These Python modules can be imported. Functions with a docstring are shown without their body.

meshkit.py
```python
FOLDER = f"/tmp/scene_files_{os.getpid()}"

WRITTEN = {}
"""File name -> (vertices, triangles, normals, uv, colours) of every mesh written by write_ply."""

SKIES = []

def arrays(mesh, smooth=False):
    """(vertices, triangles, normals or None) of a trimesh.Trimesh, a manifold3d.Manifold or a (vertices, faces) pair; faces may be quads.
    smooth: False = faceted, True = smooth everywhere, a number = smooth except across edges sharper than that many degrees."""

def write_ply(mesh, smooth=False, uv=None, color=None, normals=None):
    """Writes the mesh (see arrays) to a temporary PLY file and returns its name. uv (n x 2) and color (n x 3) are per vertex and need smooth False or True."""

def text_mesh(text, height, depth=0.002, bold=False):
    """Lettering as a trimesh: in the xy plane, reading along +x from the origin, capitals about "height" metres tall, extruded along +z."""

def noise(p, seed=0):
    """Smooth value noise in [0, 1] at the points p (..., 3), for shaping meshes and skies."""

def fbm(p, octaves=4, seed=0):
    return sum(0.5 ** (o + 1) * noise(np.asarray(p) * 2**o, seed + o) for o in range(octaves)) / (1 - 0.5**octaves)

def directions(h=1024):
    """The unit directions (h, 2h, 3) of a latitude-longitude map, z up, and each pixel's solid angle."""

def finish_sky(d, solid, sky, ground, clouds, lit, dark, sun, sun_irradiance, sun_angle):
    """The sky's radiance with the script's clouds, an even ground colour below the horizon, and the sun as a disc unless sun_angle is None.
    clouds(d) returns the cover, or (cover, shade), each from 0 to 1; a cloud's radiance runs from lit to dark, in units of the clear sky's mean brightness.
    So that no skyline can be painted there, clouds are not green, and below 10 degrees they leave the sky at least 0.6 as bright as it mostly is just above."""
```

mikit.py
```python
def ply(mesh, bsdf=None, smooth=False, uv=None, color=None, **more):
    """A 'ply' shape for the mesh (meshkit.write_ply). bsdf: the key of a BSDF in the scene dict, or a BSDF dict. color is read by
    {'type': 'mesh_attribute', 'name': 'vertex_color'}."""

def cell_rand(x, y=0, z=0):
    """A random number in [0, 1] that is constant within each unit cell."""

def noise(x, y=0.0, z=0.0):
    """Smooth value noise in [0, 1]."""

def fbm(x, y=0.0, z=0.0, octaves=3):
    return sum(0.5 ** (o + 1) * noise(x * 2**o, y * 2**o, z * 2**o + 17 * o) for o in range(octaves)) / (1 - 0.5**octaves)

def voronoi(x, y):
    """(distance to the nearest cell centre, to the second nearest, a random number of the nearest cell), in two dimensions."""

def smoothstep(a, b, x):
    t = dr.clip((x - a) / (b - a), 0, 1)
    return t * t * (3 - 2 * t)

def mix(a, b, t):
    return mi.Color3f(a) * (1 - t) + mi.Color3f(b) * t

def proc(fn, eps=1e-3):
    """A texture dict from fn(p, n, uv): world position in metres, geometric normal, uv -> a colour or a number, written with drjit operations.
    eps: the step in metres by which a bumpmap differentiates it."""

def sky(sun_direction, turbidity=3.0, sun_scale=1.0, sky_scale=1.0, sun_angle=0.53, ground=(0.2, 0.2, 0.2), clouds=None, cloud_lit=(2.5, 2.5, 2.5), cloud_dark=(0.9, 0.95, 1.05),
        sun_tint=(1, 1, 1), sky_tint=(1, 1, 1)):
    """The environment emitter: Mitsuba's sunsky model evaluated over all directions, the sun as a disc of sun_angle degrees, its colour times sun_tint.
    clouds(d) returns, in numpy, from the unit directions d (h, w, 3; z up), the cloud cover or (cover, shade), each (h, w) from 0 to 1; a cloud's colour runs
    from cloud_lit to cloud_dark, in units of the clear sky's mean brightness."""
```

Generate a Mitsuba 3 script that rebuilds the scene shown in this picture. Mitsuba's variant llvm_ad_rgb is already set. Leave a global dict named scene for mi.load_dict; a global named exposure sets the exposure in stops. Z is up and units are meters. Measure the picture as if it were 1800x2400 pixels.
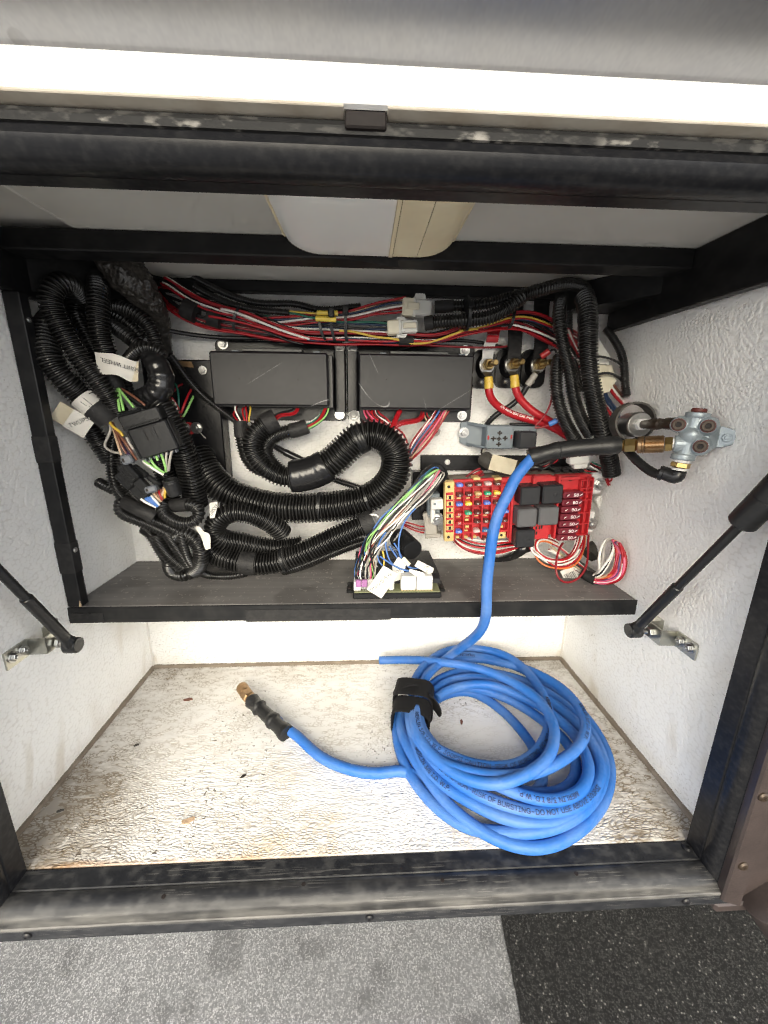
import math, random, numpy as np, trimesh, mitsuba as mi, drjit as dr, mikit, meshkit
from mikit import proc, noise, fbm, voronoi, smoothstep, mix, cell_rand
from scipy.interpolate import CubicSpline
from shapely.geometry import Polygon, Point, box as sbox
T = mi.ScalarTransform4f
scene, labels = {}, {}
# ---------------------------------------------------------------- camera, sky, exposure
CAM = {'f': 924.1302865913392, 'C': [0.33364, -0.56284, 0.40291], 'F': [0.04915, 0.96599, -0.25387], 'U': [0.00204, 0.25408, 0.96718]}
eye, fwd, upv = (np.array(CAM[k]) for k in 'CFU')
scene['camera'] = {'type': 'perspective', 'fov_axis': 'x', 'fov': math.degrees(2*math.atan(900/CAM['f'])), 'near_clip': 0.01, 'far_clip': 2000.0,
                   'to_world': T().look_at(origin=eye.tolist(), target=(eye+fwd).tolist(), up=upv.tolist())}
scene['sky_light'] = mikit.sky((-0.10, -0.92, 0.37), turbidity=3, sun_scale=0.3, sun_angle=48, clouds=lambda d: 1.0, sun_tint=(.84, 1.0, 1.30))
exposure = 4.15
# ---------------------------------------------------------------- helpers
rng = np.random.default_rng(7)
V = lambda *a: np.array(a if len(a) > 1 else a[0], float)
def unit(a): a = np.asarray(a, float); return a/np.linalg.norm(a)
def fresh(k):
    taken = lambda s: s in scene or s in labels or any(x.startswith(s+'__') for x in labels) or s in RES
    if not taken(k): RES.add(k); return k
    i = 1
    while taken(f'{k}_{i:03d}'): i += 1
    RES.add(f'{k}_{i:03d}'); return f'{k}_{i:03d}'
RES = set()
def thing(name, label, cat, group=None, kind=None):
    k = fresh(name); labels[k] = {'label': label, 'category': cat}
    if group: labels[k]['group'] = group
    if kind: labels[k]['kind'] = kind
    return k
def part(parent, name, mesh, mat, smooth=30, label=None, kind=None):
    k = fresh(f'{parent}__{name}')
    if isinstance(mesh, list): mesh = trimesh.util.concatenate(mesh)
    scene[k] = mikit.ply(mesh, mat, smooth)
    if label or kind:
        labels[k] = {}
        if label: labels[k]['label'] = label
        if kind: labels[k]['kind'] = kind
    return k
def solo(name, mesh, mat, label, cat, smooth=30, group=None, kind=None):
    k = thing(name, label, cat, group, kind)
    if isinstance(mesh, list): mesh = trimesh.util.concatenate(mesh)
    scene[k] = mikit.ply(mesh, mat, smooth); return k
def struct(name, mesh, mat, smooth=30):
    k = fresh(name); scene[k] = mikit.ply(mesh, mat, smooth); labels[k] = {'kind': 'structure'}; return k
def spl(p, step=0.003):
    p = np.asarray(p, float)
    if len(p) == 2: t = np.linspace(0, 1, max(2, int(np.linalg.norm(p[1]-p[0])/step)+1)); return p[0]+(p[1]-p[0])*t[:, None]
    t = np.r_[0, np.cumsum(np.sqrt(np.linalg.norm(np.diff(p, axis=0), axis=1)+1e-9))]
    c = CubicSpline(t, p); q = c(np.linspace(0, t[-1], 400))
    s = np.r_[0, np.cumsum(np.linalg.norm(np.diff(q, axis=0), axis=1))]
    n = max(3, int(s[-1]/step)+1)
    return np.stack([np.interp(np.linspace(0, s[-1], n), s, q[:, i]) for i in range(3)], 1)
def frames(p):
    t = np.gradient(p, axis=0); t /= np.linalg.norm(t, axis=1, keepdims=True)+1e-12
    a = np.cross(t[0], [0, 0, 1.0]); a = a if np.linalg.norm(a) > .1 else np.cross(t[0], [1.0, 0, 0]); a = unit(a)
    A = []
    for i in range(len(p)):
        a = a-t[i]*np.dot(a, t[i]); a /= np.linalg.norm(a)+1e-12; A.append(a)
    A = np.array(A); return t, A, np.cross(t, A)
def tube(p, r, k=10, cap=True, sq=None):
    p = np.asarray(p, float); n = len(p); t, a, b = frames(p)
    th = np.arange(k)*2*np.pi/k
    r = np.broadcast_to(np.asarray(r, float).reshape(-1, 1) if np.ndim(r) == 1 else r, (n, k)) if np.ndim(r) < 2 else r
    v = p[:, None]+r[..., None]*(np.cos(th)[None, :, None]*a[:, None]+np.sin(th)[None, :, None]*b[:, None])
    v = v.reshape(-1, 3); i, j = np.meshgrid(np.arange(n-1), np.arange(k), indexing='ij')
    A0, B0, C0, D0 = i*k+j, i*k+(j+1) % k, (i+1)*k+(j+1) % k, (i+1)*k+j
    f = np.vstack([np.stack([A0, B0, C0], -1).reshape(-1, 3), np.stack([A0, C0, D0], -1).reshape(-1, 3)])
    if cap:
        m = len(v); v = np.vstack([v, p[:1], p[-1:]]); jj = np.arange(k); e = (n-1)*k
        f = np.vstack([f, np.stack([(jj+1) % k, jj, jj*0+m], 1), np.stack([e+jj, e+(jj+1) % k, jj*0+m+1], 1)])
    return trimesh.Trimesh(v, f, process=False)
def lathe(a, b, prof, k=20):
    """revolved solid about a->b; prof = [(distance from a, radius), ...], ends closed"""
    a, b = V(a), V(b); d = unit(b-a)
    x = unit(np.cross(d, [0, 0, 1.0] if abs(d[2]) < .9 else [1.0, 0, 0])); y = np.cross(d, x)
    th = np.arange(k)*2*np.pi/k; pr = np.array(prof, float)
    v = (a+d*pr[:, :1])[:, None]+pr[:, 1][:, None, None]*(np.cos(th)[None, :, None]*x+np.sin(th)[None, :, None]*y)
    n = len(pr); v = v.reshape(-1, 3); i, j = np.meshgrid(np.arange(n-1), np.arange(k), indexing='ij')
    A0, B0, C0, D0 = i*k+j, i*k+(j+1) % k, (i+1)*k+(j+1) % k, (i+1)*k+j
    f = np.vstack([np.stack([A0, B0, C0], -1).reshape(-1, 3), np.stack([A0, C0, D0], -1).reshape(-1, 3)])
    m = len(v); v = np.vstack([v, a+d*pr[0, 0], a+d*pr[-1, 0]]); jj = np.arange(k); e = (n-1)*k
    f = np.vstack([f, np.stack([(jj+1) % k, jj, jj*0+m], 1), np.stack([e+jj, e+(jj+1) % k, jj*0+m+1], 1)])
    return trimesh.Trimesh(v, f, process=False)
def cyl(a, b, r, k=16, ch=0.0):
    L = np.linalg.norm(V(b)-V(a))
    return lathe(a, b, [(0, r-ch), (ch, r), (L-ch, r), (L, r-ch)] if ch else [(0, r), (L, r)], k)
class Fr:
    """local frame: origin o, u to the right, v downwards, n out of the face"""
    def __init__(s, o, u, v):
        s.o = V(o); s.w = np.linalg.norm(u); s.h = np.linalg.norm(v); s.u = unit(u); v = V(v)-s.u*np.dot(v, s.u); s.v = unit(v)
        s.n = np.cross(s.v, s.u)
        s.n = s.n if True else s.n
    def __call__(s, a, b, c=0.0): return s.o+s.u*a+s.v*b+s.n*c
    def M(s):
        m = np.eye(4); m[:3, 0] = s.u; m[:3, 1] = s.v; m[:3, 2] = -np.cross(s.v, s.u)*-1; m[:3, 3] = s.o; return m
    def dirs(s): return np.stack([s.u, s.v, s.n])
def quad(TL, TR, BL): return Fr(TL, V(TR)-V(TL), V(BL)-V(TL))
def chbox(F, a0, a1, b0, b1, c0, c1, ch=0.0006):
    """chamfered box in a frame"""
    ch = min(ch, .45*abs(a1-a0), .45*abs(b1-b0), .45*abs(c1-c0)); pts = []
    for ia in (0, 1):
        for ib in (0, 1):
            for ic in (0, 1):
                p = [(a0, a1)[ia], (b0, b1)[ib], (c0, c1)[ic]]; s = [(1, -1)[ia], (1, -1)[ib], (1, -1)[ic]]
                for k in range(3):
                    q = list(p)
                    for l in range(3):
                        if l != k: q[l] = p[l]+s[l]*ch
                    pts.append(F(*q))
    return hull(pts)
def hull(pts):
    m = trimesh.convex.convex_hull(np.array(pts), qhull_options='QbB Pp Qt'); return trimesh.Trimesh(m.vertices, m.faces, process=False)
WORLD = Fr((0, 0, 0), (1, 0, 0), (0, 0, -1))
def wbox(x0, x1, y0, y1, z0, z1, ch=0.001):
    f = lambda a, b, c: V(a, c, b)
    return chbox(f, x0, x1, z0, z1, y0, y1, ch)
def extr(F, poly, c0, c1):
    """shapely polygon in the frame's (u, v) extruded from c0 to c1 along n"""
    m = trimesh.creation.extrude_polygon(poly, c1-c0, engine='earcut'); v = m.vertices
    w = F.o+v[:, :1]*F.u+v[:, 1:2]*F.v+(v[:, 2:3]+c0)*F.n
    m = trimesh.Trimesh(w, m.faces, process=False); 
    if m.volume < 0: m.invert()
    return m
def rrect(a0, a1, b0, b1, r): return sbox(a0+r, b0+r, a1-r, b1-r).buffer(r, quad_segs=5)
def nut(c, d, r, h, k=6): return cyl(c, V(c)+unit(d)*h, r, k, h*.12)
def bolt(parent, c, d, r=.0045, name='bolt', stud=True, mat='zinc'):
    d = unit(d); c = V(c); ms = [cyl(c, c+d*.001, r*1.45, 18), nut(c+d*.001, d, r, r*.9)]
    if stud: ms.append(cyl(c+d*(.001+r*.9), c+d*(.001+r*1.3), r*.5, 12, .0003))
    return part(parent, name, ms, mat, 25)
def screw(parent, c, d, r=.0035, mat='zinc', name='screw'):
    c = V(c); d = unit(d); return part(parent, name, lathe(c, c+d, [(0, r), (r*.25, r*.97), (r*.5, r*.7), (r*.55, r*.3), (r*.3, r*.22)], 14), mat, 30)
def conduit_mesh(p, r, k=18, pitch=None, seed=0):
    pitch = pitch or (.0027+.042*2*r)
    q = spl(p, .0015); L = np.linalg.norm(np.diff(q, axis=0), axis=1).sum(); n = max(2, int(L/pitch))
    fr = np.array([0, .2, .32, .6, .72, .9]); rr = np.array([.80, .81, 1, 1, .81, .80])
    t = ((np.arange(n)[:, None]+fr)/n).ravel(); s = np.r_[0, np.cumsum(np.linalg.norm(np.diff(q, axis=0), axis=1))]/L
    c = np.stack([np.interp(t, s, q[:, i]) for i in range(3)], 1)
    R = np.tile(rr, n)*r*(1+.012*np.repeat(np.random.default_rng(seed).normal(size=n), 6))
    th = np.arange(k)*2*np.pi/k
    R2 = R[:, None]*(1+.02*np.sin(2*th+seed)[None, :])
    g = np.random.default_rng(seed+50); cc = np.tile([.0045, .0045, .020, .020, .0045, .0045], n)*(1+.25*np.repeat(g.normal(size=n), 6)); dn = .6+.8*meshkit.noise(c*70, 2); cc = np.clip(cc*dn, .003, .06)  # rib shading put into the colour: dark grooves, dust-pale ridges
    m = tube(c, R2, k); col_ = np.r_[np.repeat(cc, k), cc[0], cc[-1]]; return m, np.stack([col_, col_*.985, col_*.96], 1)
def sub(p, i0, i1, step=.002):
    q = spl(p, step); n = len(q); return q[int(i0*n):max(int(i0*n)+2, int(i1*n))]
# ---------------------------------------------------------------- materials
def col(c): return {'type': 'rgb', 'value': [float(x) for x in c]}
def mat(name, base, rough=.5, metal=0.0, spec=.5, bump=None, bs=1.0, two=True, **kw):
    b = {'type': 'principled', 'base_color': col(base) if not isinstance(base, dict) else base, 'roughness': rough if isinstance(rough, dict) else float(rough), 'metallic': float(metal), 'specular': float(spec), **kw}
    if bump: b = {'type': 'bumpmap', 'scale': bs, 'arbitrary': bump, 'bsdf': b}
    scene[name] = {'type': 'twosided', 'bsdf': b} if two else b
C3 = mi.Color3f
def dusty(base, dust, amt, sc=60.0, lo=.45, hi=.75):
    """paint or plastic with patches of dry dust"""
    def fn(p, n, uv):
        t = smoothstep(lo-.15, hi+.1, fbm(p.x*sc, p.y*sc, p.z*sc, 4))*.55+.35*noise(p.x*sc*11, p.y*sc*11, p.z*sc*11)*noise(p.x*sc*1.7+5, p.y*sc*1.7, p.z*sc*1.7)
        return mix(base, dust, t*amt)
    return proc(fn)
def peb(ax):
    def fn(p, n, uv):
        a, b = {'f': (p.x, p.y), 'b2': (p.x, p.y), 'b': (p.x, p.z), 's': (p.y, p.z)}[ax]
        if ax == 'f':
            w = .008*(noise(a*70, b*110, 3.0)-.5); f1, f2, c = voronoi((a+w)*170, (b+w*.6)*400); return ((.00034+.0003*c)*smoothstep(.0, .6, f2-f1)+.0004*noise(a*110, b*360, 6.0))
        f1, f2, c = voronoi(a*260+.6*noise(a*130, b*130, 1.0), b*330); return (.00030+.00022*c)*smoothstep(.75, .1, f1)
    return proc(fn, eps=.0004)
def wall_col(p, n, uv):
    t = smoothstep(.5, .85, fbm(p.x*9, p.y*9, p.z*9, 4))
    ax_ = dr.abs(n.x) > .5; a_, b_ = dr.select(ax_, p.y, p.x), p.z; f1, f2, k_ = voronoi(a_*260+.6*noise(a_*130, b_*130, 1.0), b_*330)
    pit = smoothstep(.35, .85, f1)*(.45+.55*fbm(p.x*20, p.y*20, p.z*20, 2))
    sp = smoothstep(.86, .90, noise(p.x*520, p.y*520, p.z*520))*smoothstep(.5, .7, noise(p.x*14, p.y*14, p.z*14))
    c = mix((.88, .88, .86), (.80, .78, .73), t*.45)
    dr_ = smoothstep(.62, .80, noise(p.y*70+3*noise(p.z*14, 1.0, 2.0), p.x*70, p.z*5))*smoothstep(.19, .03, p.z)*smoothstep(.35, .65, fbm(p.x*12, p.y*12, p.z*16, 3))
    sm = smoothstep(.56, .78, fbm(p.x*15+5, p.y*15, p.z*9, 4))*.30+smoothstep(.03, .0, p.z)*.35*noise(p.x*60, p.y*60, p.z*60)
    c = mix(c, (.52, .45, .34), dr.clip(dr_*.55+sm, 0, 1)*.7)
    return mix(mix(c, (.56, .54, .50), pit*.42), (.30, .27, .22), sp*.55)
def floor_col(p, n, uv):
    n1 = fbm(p.x*14, p.y*14, .3, 4); n2 = noise(p.x*230, p.y*420, 2.0); n3 = fbm(p.x*60, p.y*60, 4.0, 3)
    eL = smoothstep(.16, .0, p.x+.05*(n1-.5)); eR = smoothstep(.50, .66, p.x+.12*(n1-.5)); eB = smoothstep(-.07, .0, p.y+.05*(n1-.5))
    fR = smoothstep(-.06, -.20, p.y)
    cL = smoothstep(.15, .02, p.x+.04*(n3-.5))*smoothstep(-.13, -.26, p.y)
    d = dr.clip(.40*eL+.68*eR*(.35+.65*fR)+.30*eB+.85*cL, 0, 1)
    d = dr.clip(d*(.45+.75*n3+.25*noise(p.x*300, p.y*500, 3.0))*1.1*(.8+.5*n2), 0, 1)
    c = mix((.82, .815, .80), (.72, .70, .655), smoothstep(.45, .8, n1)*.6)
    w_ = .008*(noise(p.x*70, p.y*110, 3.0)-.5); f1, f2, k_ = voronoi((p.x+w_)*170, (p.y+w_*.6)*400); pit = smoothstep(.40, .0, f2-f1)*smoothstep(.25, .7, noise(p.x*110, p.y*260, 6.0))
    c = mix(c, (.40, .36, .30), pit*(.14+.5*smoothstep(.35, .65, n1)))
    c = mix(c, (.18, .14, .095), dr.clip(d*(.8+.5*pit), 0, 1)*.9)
    o = smoothstep(.46, .82, fbm(p.x*18+3, p.y*22, 7.0, 5))*(.4+.9*n2)*smoothstep(-.17, -.25, p.y)*smoothstep(.14, .25, p.x)*smoothstep(.52, .38, p.x)
    c = mix(c, (.62, .43, .20), o*.5)
    r = smoothstep(-.281, -.2865, p.y+.006*(n3-.5))*smoothstep(.40, .24, p.x+.15*(n1-.5))*smoothstep(.03, .06, p.x)
    c = mix(c, (.45, .24, .10), r*.5)
    sp = smoothstep(.88, .91, noise(p.x*420, p.y*420, 9.0))*smoothstep(.45, .65, noise(p.x*11, p.y*11, 4.4))
    return mix(c, (.10, .075, .05), sp*.75)
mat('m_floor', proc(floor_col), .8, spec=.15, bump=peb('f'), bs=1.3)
mat('m_back', proc(wall_col), .6, spec=.25, bump=peb('b'), bs=3.0)
mat('m_side', proc(wall_col), .6, spec=.25, bump=peb('s'), bs=1.7)
mat('m_ceil', proc(lambda p, n, uv: mix((.62, .61, .57), (.50, .48, .43), fbm(p.x*12, p.y*12, 1.0, 3))), .5, spec=.35, bump=peb('b2'), bs=3.0)
mat('m_caulk', dusty((.17, .14, .11), (.33, .29, .24), .8, 90), .8, spec=.2)
mat('m_smear', (.62, .60, .56), .6)
mat('m_blackwood', dusty((.0055, .006, .007), (.030, .029, .028), .6, 70), .45, spec=.35)
def shelf_col(p, n, uv):
    g = fbm(p.x*8, p.y*170, 0.0, 3); k = fbm(p.x*25, p.y*25, 3.0, 3)
    c = mix((.125, .120, .118), (.185, .178, .174), g)
    c = mix(c, (.085, .080, .077), smoothstep(.5, .75, k)*.6)
    return mix(c, (.30, .28, .26), smoothstep(.87, .9, noise(p.x*330, p.y*330, 1.0))*.5)
mat('m_shelf', proc(shelf_col), .62, spec=.3)
mat('m_vinyl', dusty((.0065, .007, .009), (.06, .058, .056), .40, 280, .5, .8), .33, spec=.28)
def sill_col(p, n, uv):
    k = fbm(p.x*24, p.y*200, p.z*200, 4); f2 = fbm(p.x*110, p.y*160, p.z*160, 3); s_ = smoothstep(.70, .76, noise(p.x*55, p.y*1500, p.z*1500))*smoothstep(.45, .65, noise(p.x*22, p.y*90, 3.0)); g_ = smoothstep(.80, .84, noise(p.x*420, p.y*420, p.z*420))
    led = smoothstep(-.3195, -.3222, p.y)*smoothstep(-.0105, -.0075, p.z)
    bul = smoothstep(-.305, -.309, p.y)*(1-led)*smoothstep(-.006, -.003, p.z)
    t = led*(.15+.7*smoothstep(.25, .75, k))+bul*(.0+.10*smoothstep(.35, .75, k))+.10*smoothstep(.45, .8, f2)*smoothstep(-.012, -.008, p.z)+.30*s_
    return mix(mix((.010, .011, .014), (.04, .041, .044), smoothstep(.2, .85, f2)*.5), (.27, .26, .24), dr.clip(t, 0, 1)*.6)
mat('m_sill', proc(sill_col), .46, spec=.35)
def seal_col(p, n, uv):
    k = smoothstep(.50, .74, fbm(p.x*140, p.y*200, p.z*260, 4)); l = smoothstep(.5415, .5380, p.z)*smoothstep(.45, .75, noise(p.x*30, 1.0, 1.0))
    return mix((.022, .022, .022), (.55, .52, .47), dr.clip(k*(.10+.5*l), 0, 1))
mat('m_seal', proc(seal_col), .6, spec=.35)
mat('m_rail', dusty((.84, .84, .83), (.70, .66, .60), .35, 40), .3, spec=.5)
mat('m_railunder', dusty((.62, .57, .48), (.36, .28, .19), .8, 50), .55)
def hatch_col(p, n, uv):
    g = noise(p.x*900, p.y*500, 1.0)*.6+.4*noise(p.x*300, p.y*60, 2.0); k = fbm(p.x*7, p.y*7, 2.0, 3); s = smoothstep(.72, .80, noise(p.x*120, p.y*90, 3.0))*smoothstep(.5, .7, noise(p.x*9, p.y*9, 5.0))
    return mix(mix((.40, .40, .40), (.30, .30, .315), g*.5+k*.5), (.13, .12, .11), s*.7)
mat('m_hatch', proc(hatch_col), .34, .75, spec=.5)
def brown_col(p, n, uv): return mix((.034, .027, .026), (.070, .054, .051), fbm(p.x*40, p.y*40, p.z*40, 4)*.8+.3*noise(p.x*900, p.y*900, p.z*900)-.1)
mat('m_brown', proc(brown_col), .32, .25, spec=.5)
mat('m_body', (.72, .71, .68), .3)
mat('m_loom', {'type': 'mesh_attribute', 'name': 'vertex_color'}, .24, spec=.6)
mat('m_tape', (.010, .010, .011), .22, spec=.55)
mat('m_wrap', dusty((.022, .020, .018), (.10, .09, .08), .7, 260), .24, spec=.6)
mat('m_clothtape', dusty((.015, .015, .016), (.05, .048, .045), .6, 200), .6, spec=.3)
def scratch(p, n, uv):
    k = dr.abs(noise(p.x*26+p.z*14, p.z*9, 1.0)-.5); k2 = dr.abs(noise(p.x*18-p.z*30, p.x*5+3, 2.0)-.5)
    m = smoothstep(.009, .0, k)*smoothstep(.5, .68, noise(p.x*30, p.z*30, 8.0))+smoothstep(.008, .0, k2)*smoothstep(.5, .68, noise(p.x*34, p.z*34, 4.0))
    b = mix((.011, .011, .013), (.021, .021, .0235), fbm(p.x*30, p.z*22, p.y*30, 4))
    return mix(b, (.34, .34, .34), dr.clip(m, 0, 1)*.8)
mat('m_boxplastic', proc(scratch), .42, spec=.34)
mat('m_powder', (.006, .006, .007), .3, spec=.32)
mat('m_blackplastic', (.009, .0095, .0105), .36, spec=.5)
mat('m_greyclip', (.12, .13, .15), .45)
mat('m_greyblock', (.155, .185, .21), .45)
mat('m_relay', (.014, .015, .018), .42)
mat('m_relaygrey', (.085, .086, .092), .5)
mat('zinc', dusty((.50, .50, .49), (.26, .25, .23), .7, 300), .24, .95)
mat('m_yzinc', dusty((.50, .49, .42), (.32, .34, .36), .8, 60), .28, .95)
mat('brass', dusty((.56, .40, .16), (.30, .20, .08), .6, 160), .27, 1.0)
mat('m_bronze', dusty((.40, .26, .14), (.16, .10, .06), .7, 260), .34, .9)
mat('m_cast', dusty((.30, .345, .37), (.20, .23, .25), .8, 70), .36, .35, spec=.5)
mat('m_plug', dusty((.045, .031, .022), (.09, .07, .05), .6, 200), .42, .5)
mat('m_redring', (.10, .022, .017), .55)
mat('m_ivory', (.74, .69, .54), .35, spec=.5)
mat('m_clear', (.66, .66, .62), .3, spec=.5)
mat('m_white', (.62, .615, .60), .4)
mat('m_lens', (.83, .82, .78), .16, spec=.6)
mat('m_cream', dusty((.80, .71, .49), (.66, .55, .36), .6, 60), .25, spec=.5)
mat('m_seam', (.05, .03, .02), .5)
mat('m_fusered', dusty((.45, .018, .024), (.34, .05, .05), .6, 120), .42, spec=.5)
mat('m_maroon', (.13, .012, .022), .3, spec=.5)
mat('m_gold', dusty((.74, .54, .22), (.55, .40, .18), .7, 150), .4, .3)
mat('m_slot', (.012, .008, .007), .7)
mat('m_topbrown', (.20, .17, .145), .6)
mat('m_hose', dusty((.011, .115, .43), (.13, .23, .46), 1.0, 30, .42, .8), .5, spec=.35)
mat('m_boot', dusty((.007, .0075, .008), (.035, .035, .037), .7, 90), .42, spec=.4)
mat('m_velcro', (.010, .010, .011), .9, spec=.15, sheen=.6)
mat('m_paper', (.62, .60, .55), .6)
mat('m_paperold', dusty((.60, .54, .40), (.48, .40, .26), .8, 130), .7)
mat('m_ink', (.03, .03, .035), .6)
mat('m_hoseink', (.008, .02, .075), .6)
mat('m_whiteink', (.75, .74, .72), .5)
mat('m_pcb', (.16, .17, .09), .5)
mat('m_purple', (.34, .15, .33), .25, spec=.6)
mat('m_strap', dusty((.045, .042, .037), (.12, .11, .095), .6, 90), .6)
WC = dict(red=(.38, .010, .017), darkred=(.22, .010, .016), white=(.76, .74, .69), yellow=(.62, .42, .06), black=(.012, .012, .013), lime=(.28, .55, .17), green=(.015, .13, .085),
          blue=(.06, .16, .44), navy=(.015, .035, .085), pink=(.62, .11, .20), orange=(.66, .16, .045), brown=(.16, .065, .04), grey=(.34, .32, .29), tan=(.50, .36, .24), purple=(.10, .05, .15))
for k, c in WC.items(): mat('wire_'+k, c, .34, spec=.5)
FC = dict(blue=(.10, .18, .62), brown=(.10, .03, .025), green=(.03, .36, .19), yellow=(.80, .60, .08), pale=(.62, .46, .44), tan=(.55, .38, .17), navy=(.04, .13, .30), red=(.40, .03, .03))
for k, c in FC.items(): mat('fuse_'+k, c, .22, spec=.6)
def agg(lo, hi, sc, hi2, pl):
    def fn(p, n, uv):
        f1, f2, c = voronoi(p.x*sc, p.y*sc); g1, g2, d = voronoi(p.x*sc*.6+9, p.y*sc*.6)
        t = c*c; c1 = mix(lo, hi, t*smoothstep(.0, .35, f2-f1))
        c1 = mix(c1, hi2, smoothstep(.95, .96, d)*smoothstep(.36, .22, g1))
        st = smoothstep(.60, .72, fbm(p.x*17, p.y*17, pl+4, 3))
        return c1*(.78+.44*fbm(p.x*5, p.y*5, pl, 4))*(1-.28*st)
    return proc(fn)
def aggb(sc):
    def fn(p, n, uv):
        f1, f2, c = voronoi(p.x*sc, p.y*sc); return (.0010*c+.0006)*smoothstep(.05, .5, f2-f1)
    return proc(fn, eps=.0006)
mat('m_asphalt', agg((.19, .192, .198), (.60, .602, .61), 520, (.58, .58, .57), 1.0), .8, spec=.25, bump=aggb(520))
mat('m_asphaltdark', agg((.006, .006, .006), (.085, .083, .08), 480, (.34, .33, .31), 2.0), .6, spec=.35, bump=aggb(520))
# ---------------------------------------------------------------- ground
GZ = -0.45
def sheet(poly, z):
    v, f = trimesh.creation.triangulate_polygon(poly, engine='earcut'); m = trimesh.Trimesh(np.c_[v, np.full(len(v), z)], f, process=False)
    if m.face_normals[0, 2] < 0: m.invert()
    return m
struct('ground', sheet(sbox(-300, -300, 300, 300), GZ), 'm_asphalt', False)
edge = [(x+.010*(float(meshkit.fbm(np.array([y*16, 3.0, 1.0]), 4, 2))-.5), y) for i, (x, y) in enumerate(zip(np.linspace(.542, .580, 60), np.linspace(-.34, .05, 60)))]
edge = [(.50, -1.6), (.53, -.7)]+edge+[(.60, .4), (.62, 1.2)]
struct('pavement_patch', sheet(Polygon(edge+[(3.0, 1.2), (3.0, -1.6)]), GZ+.004), 'm_asphaltdark', False)
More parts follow.
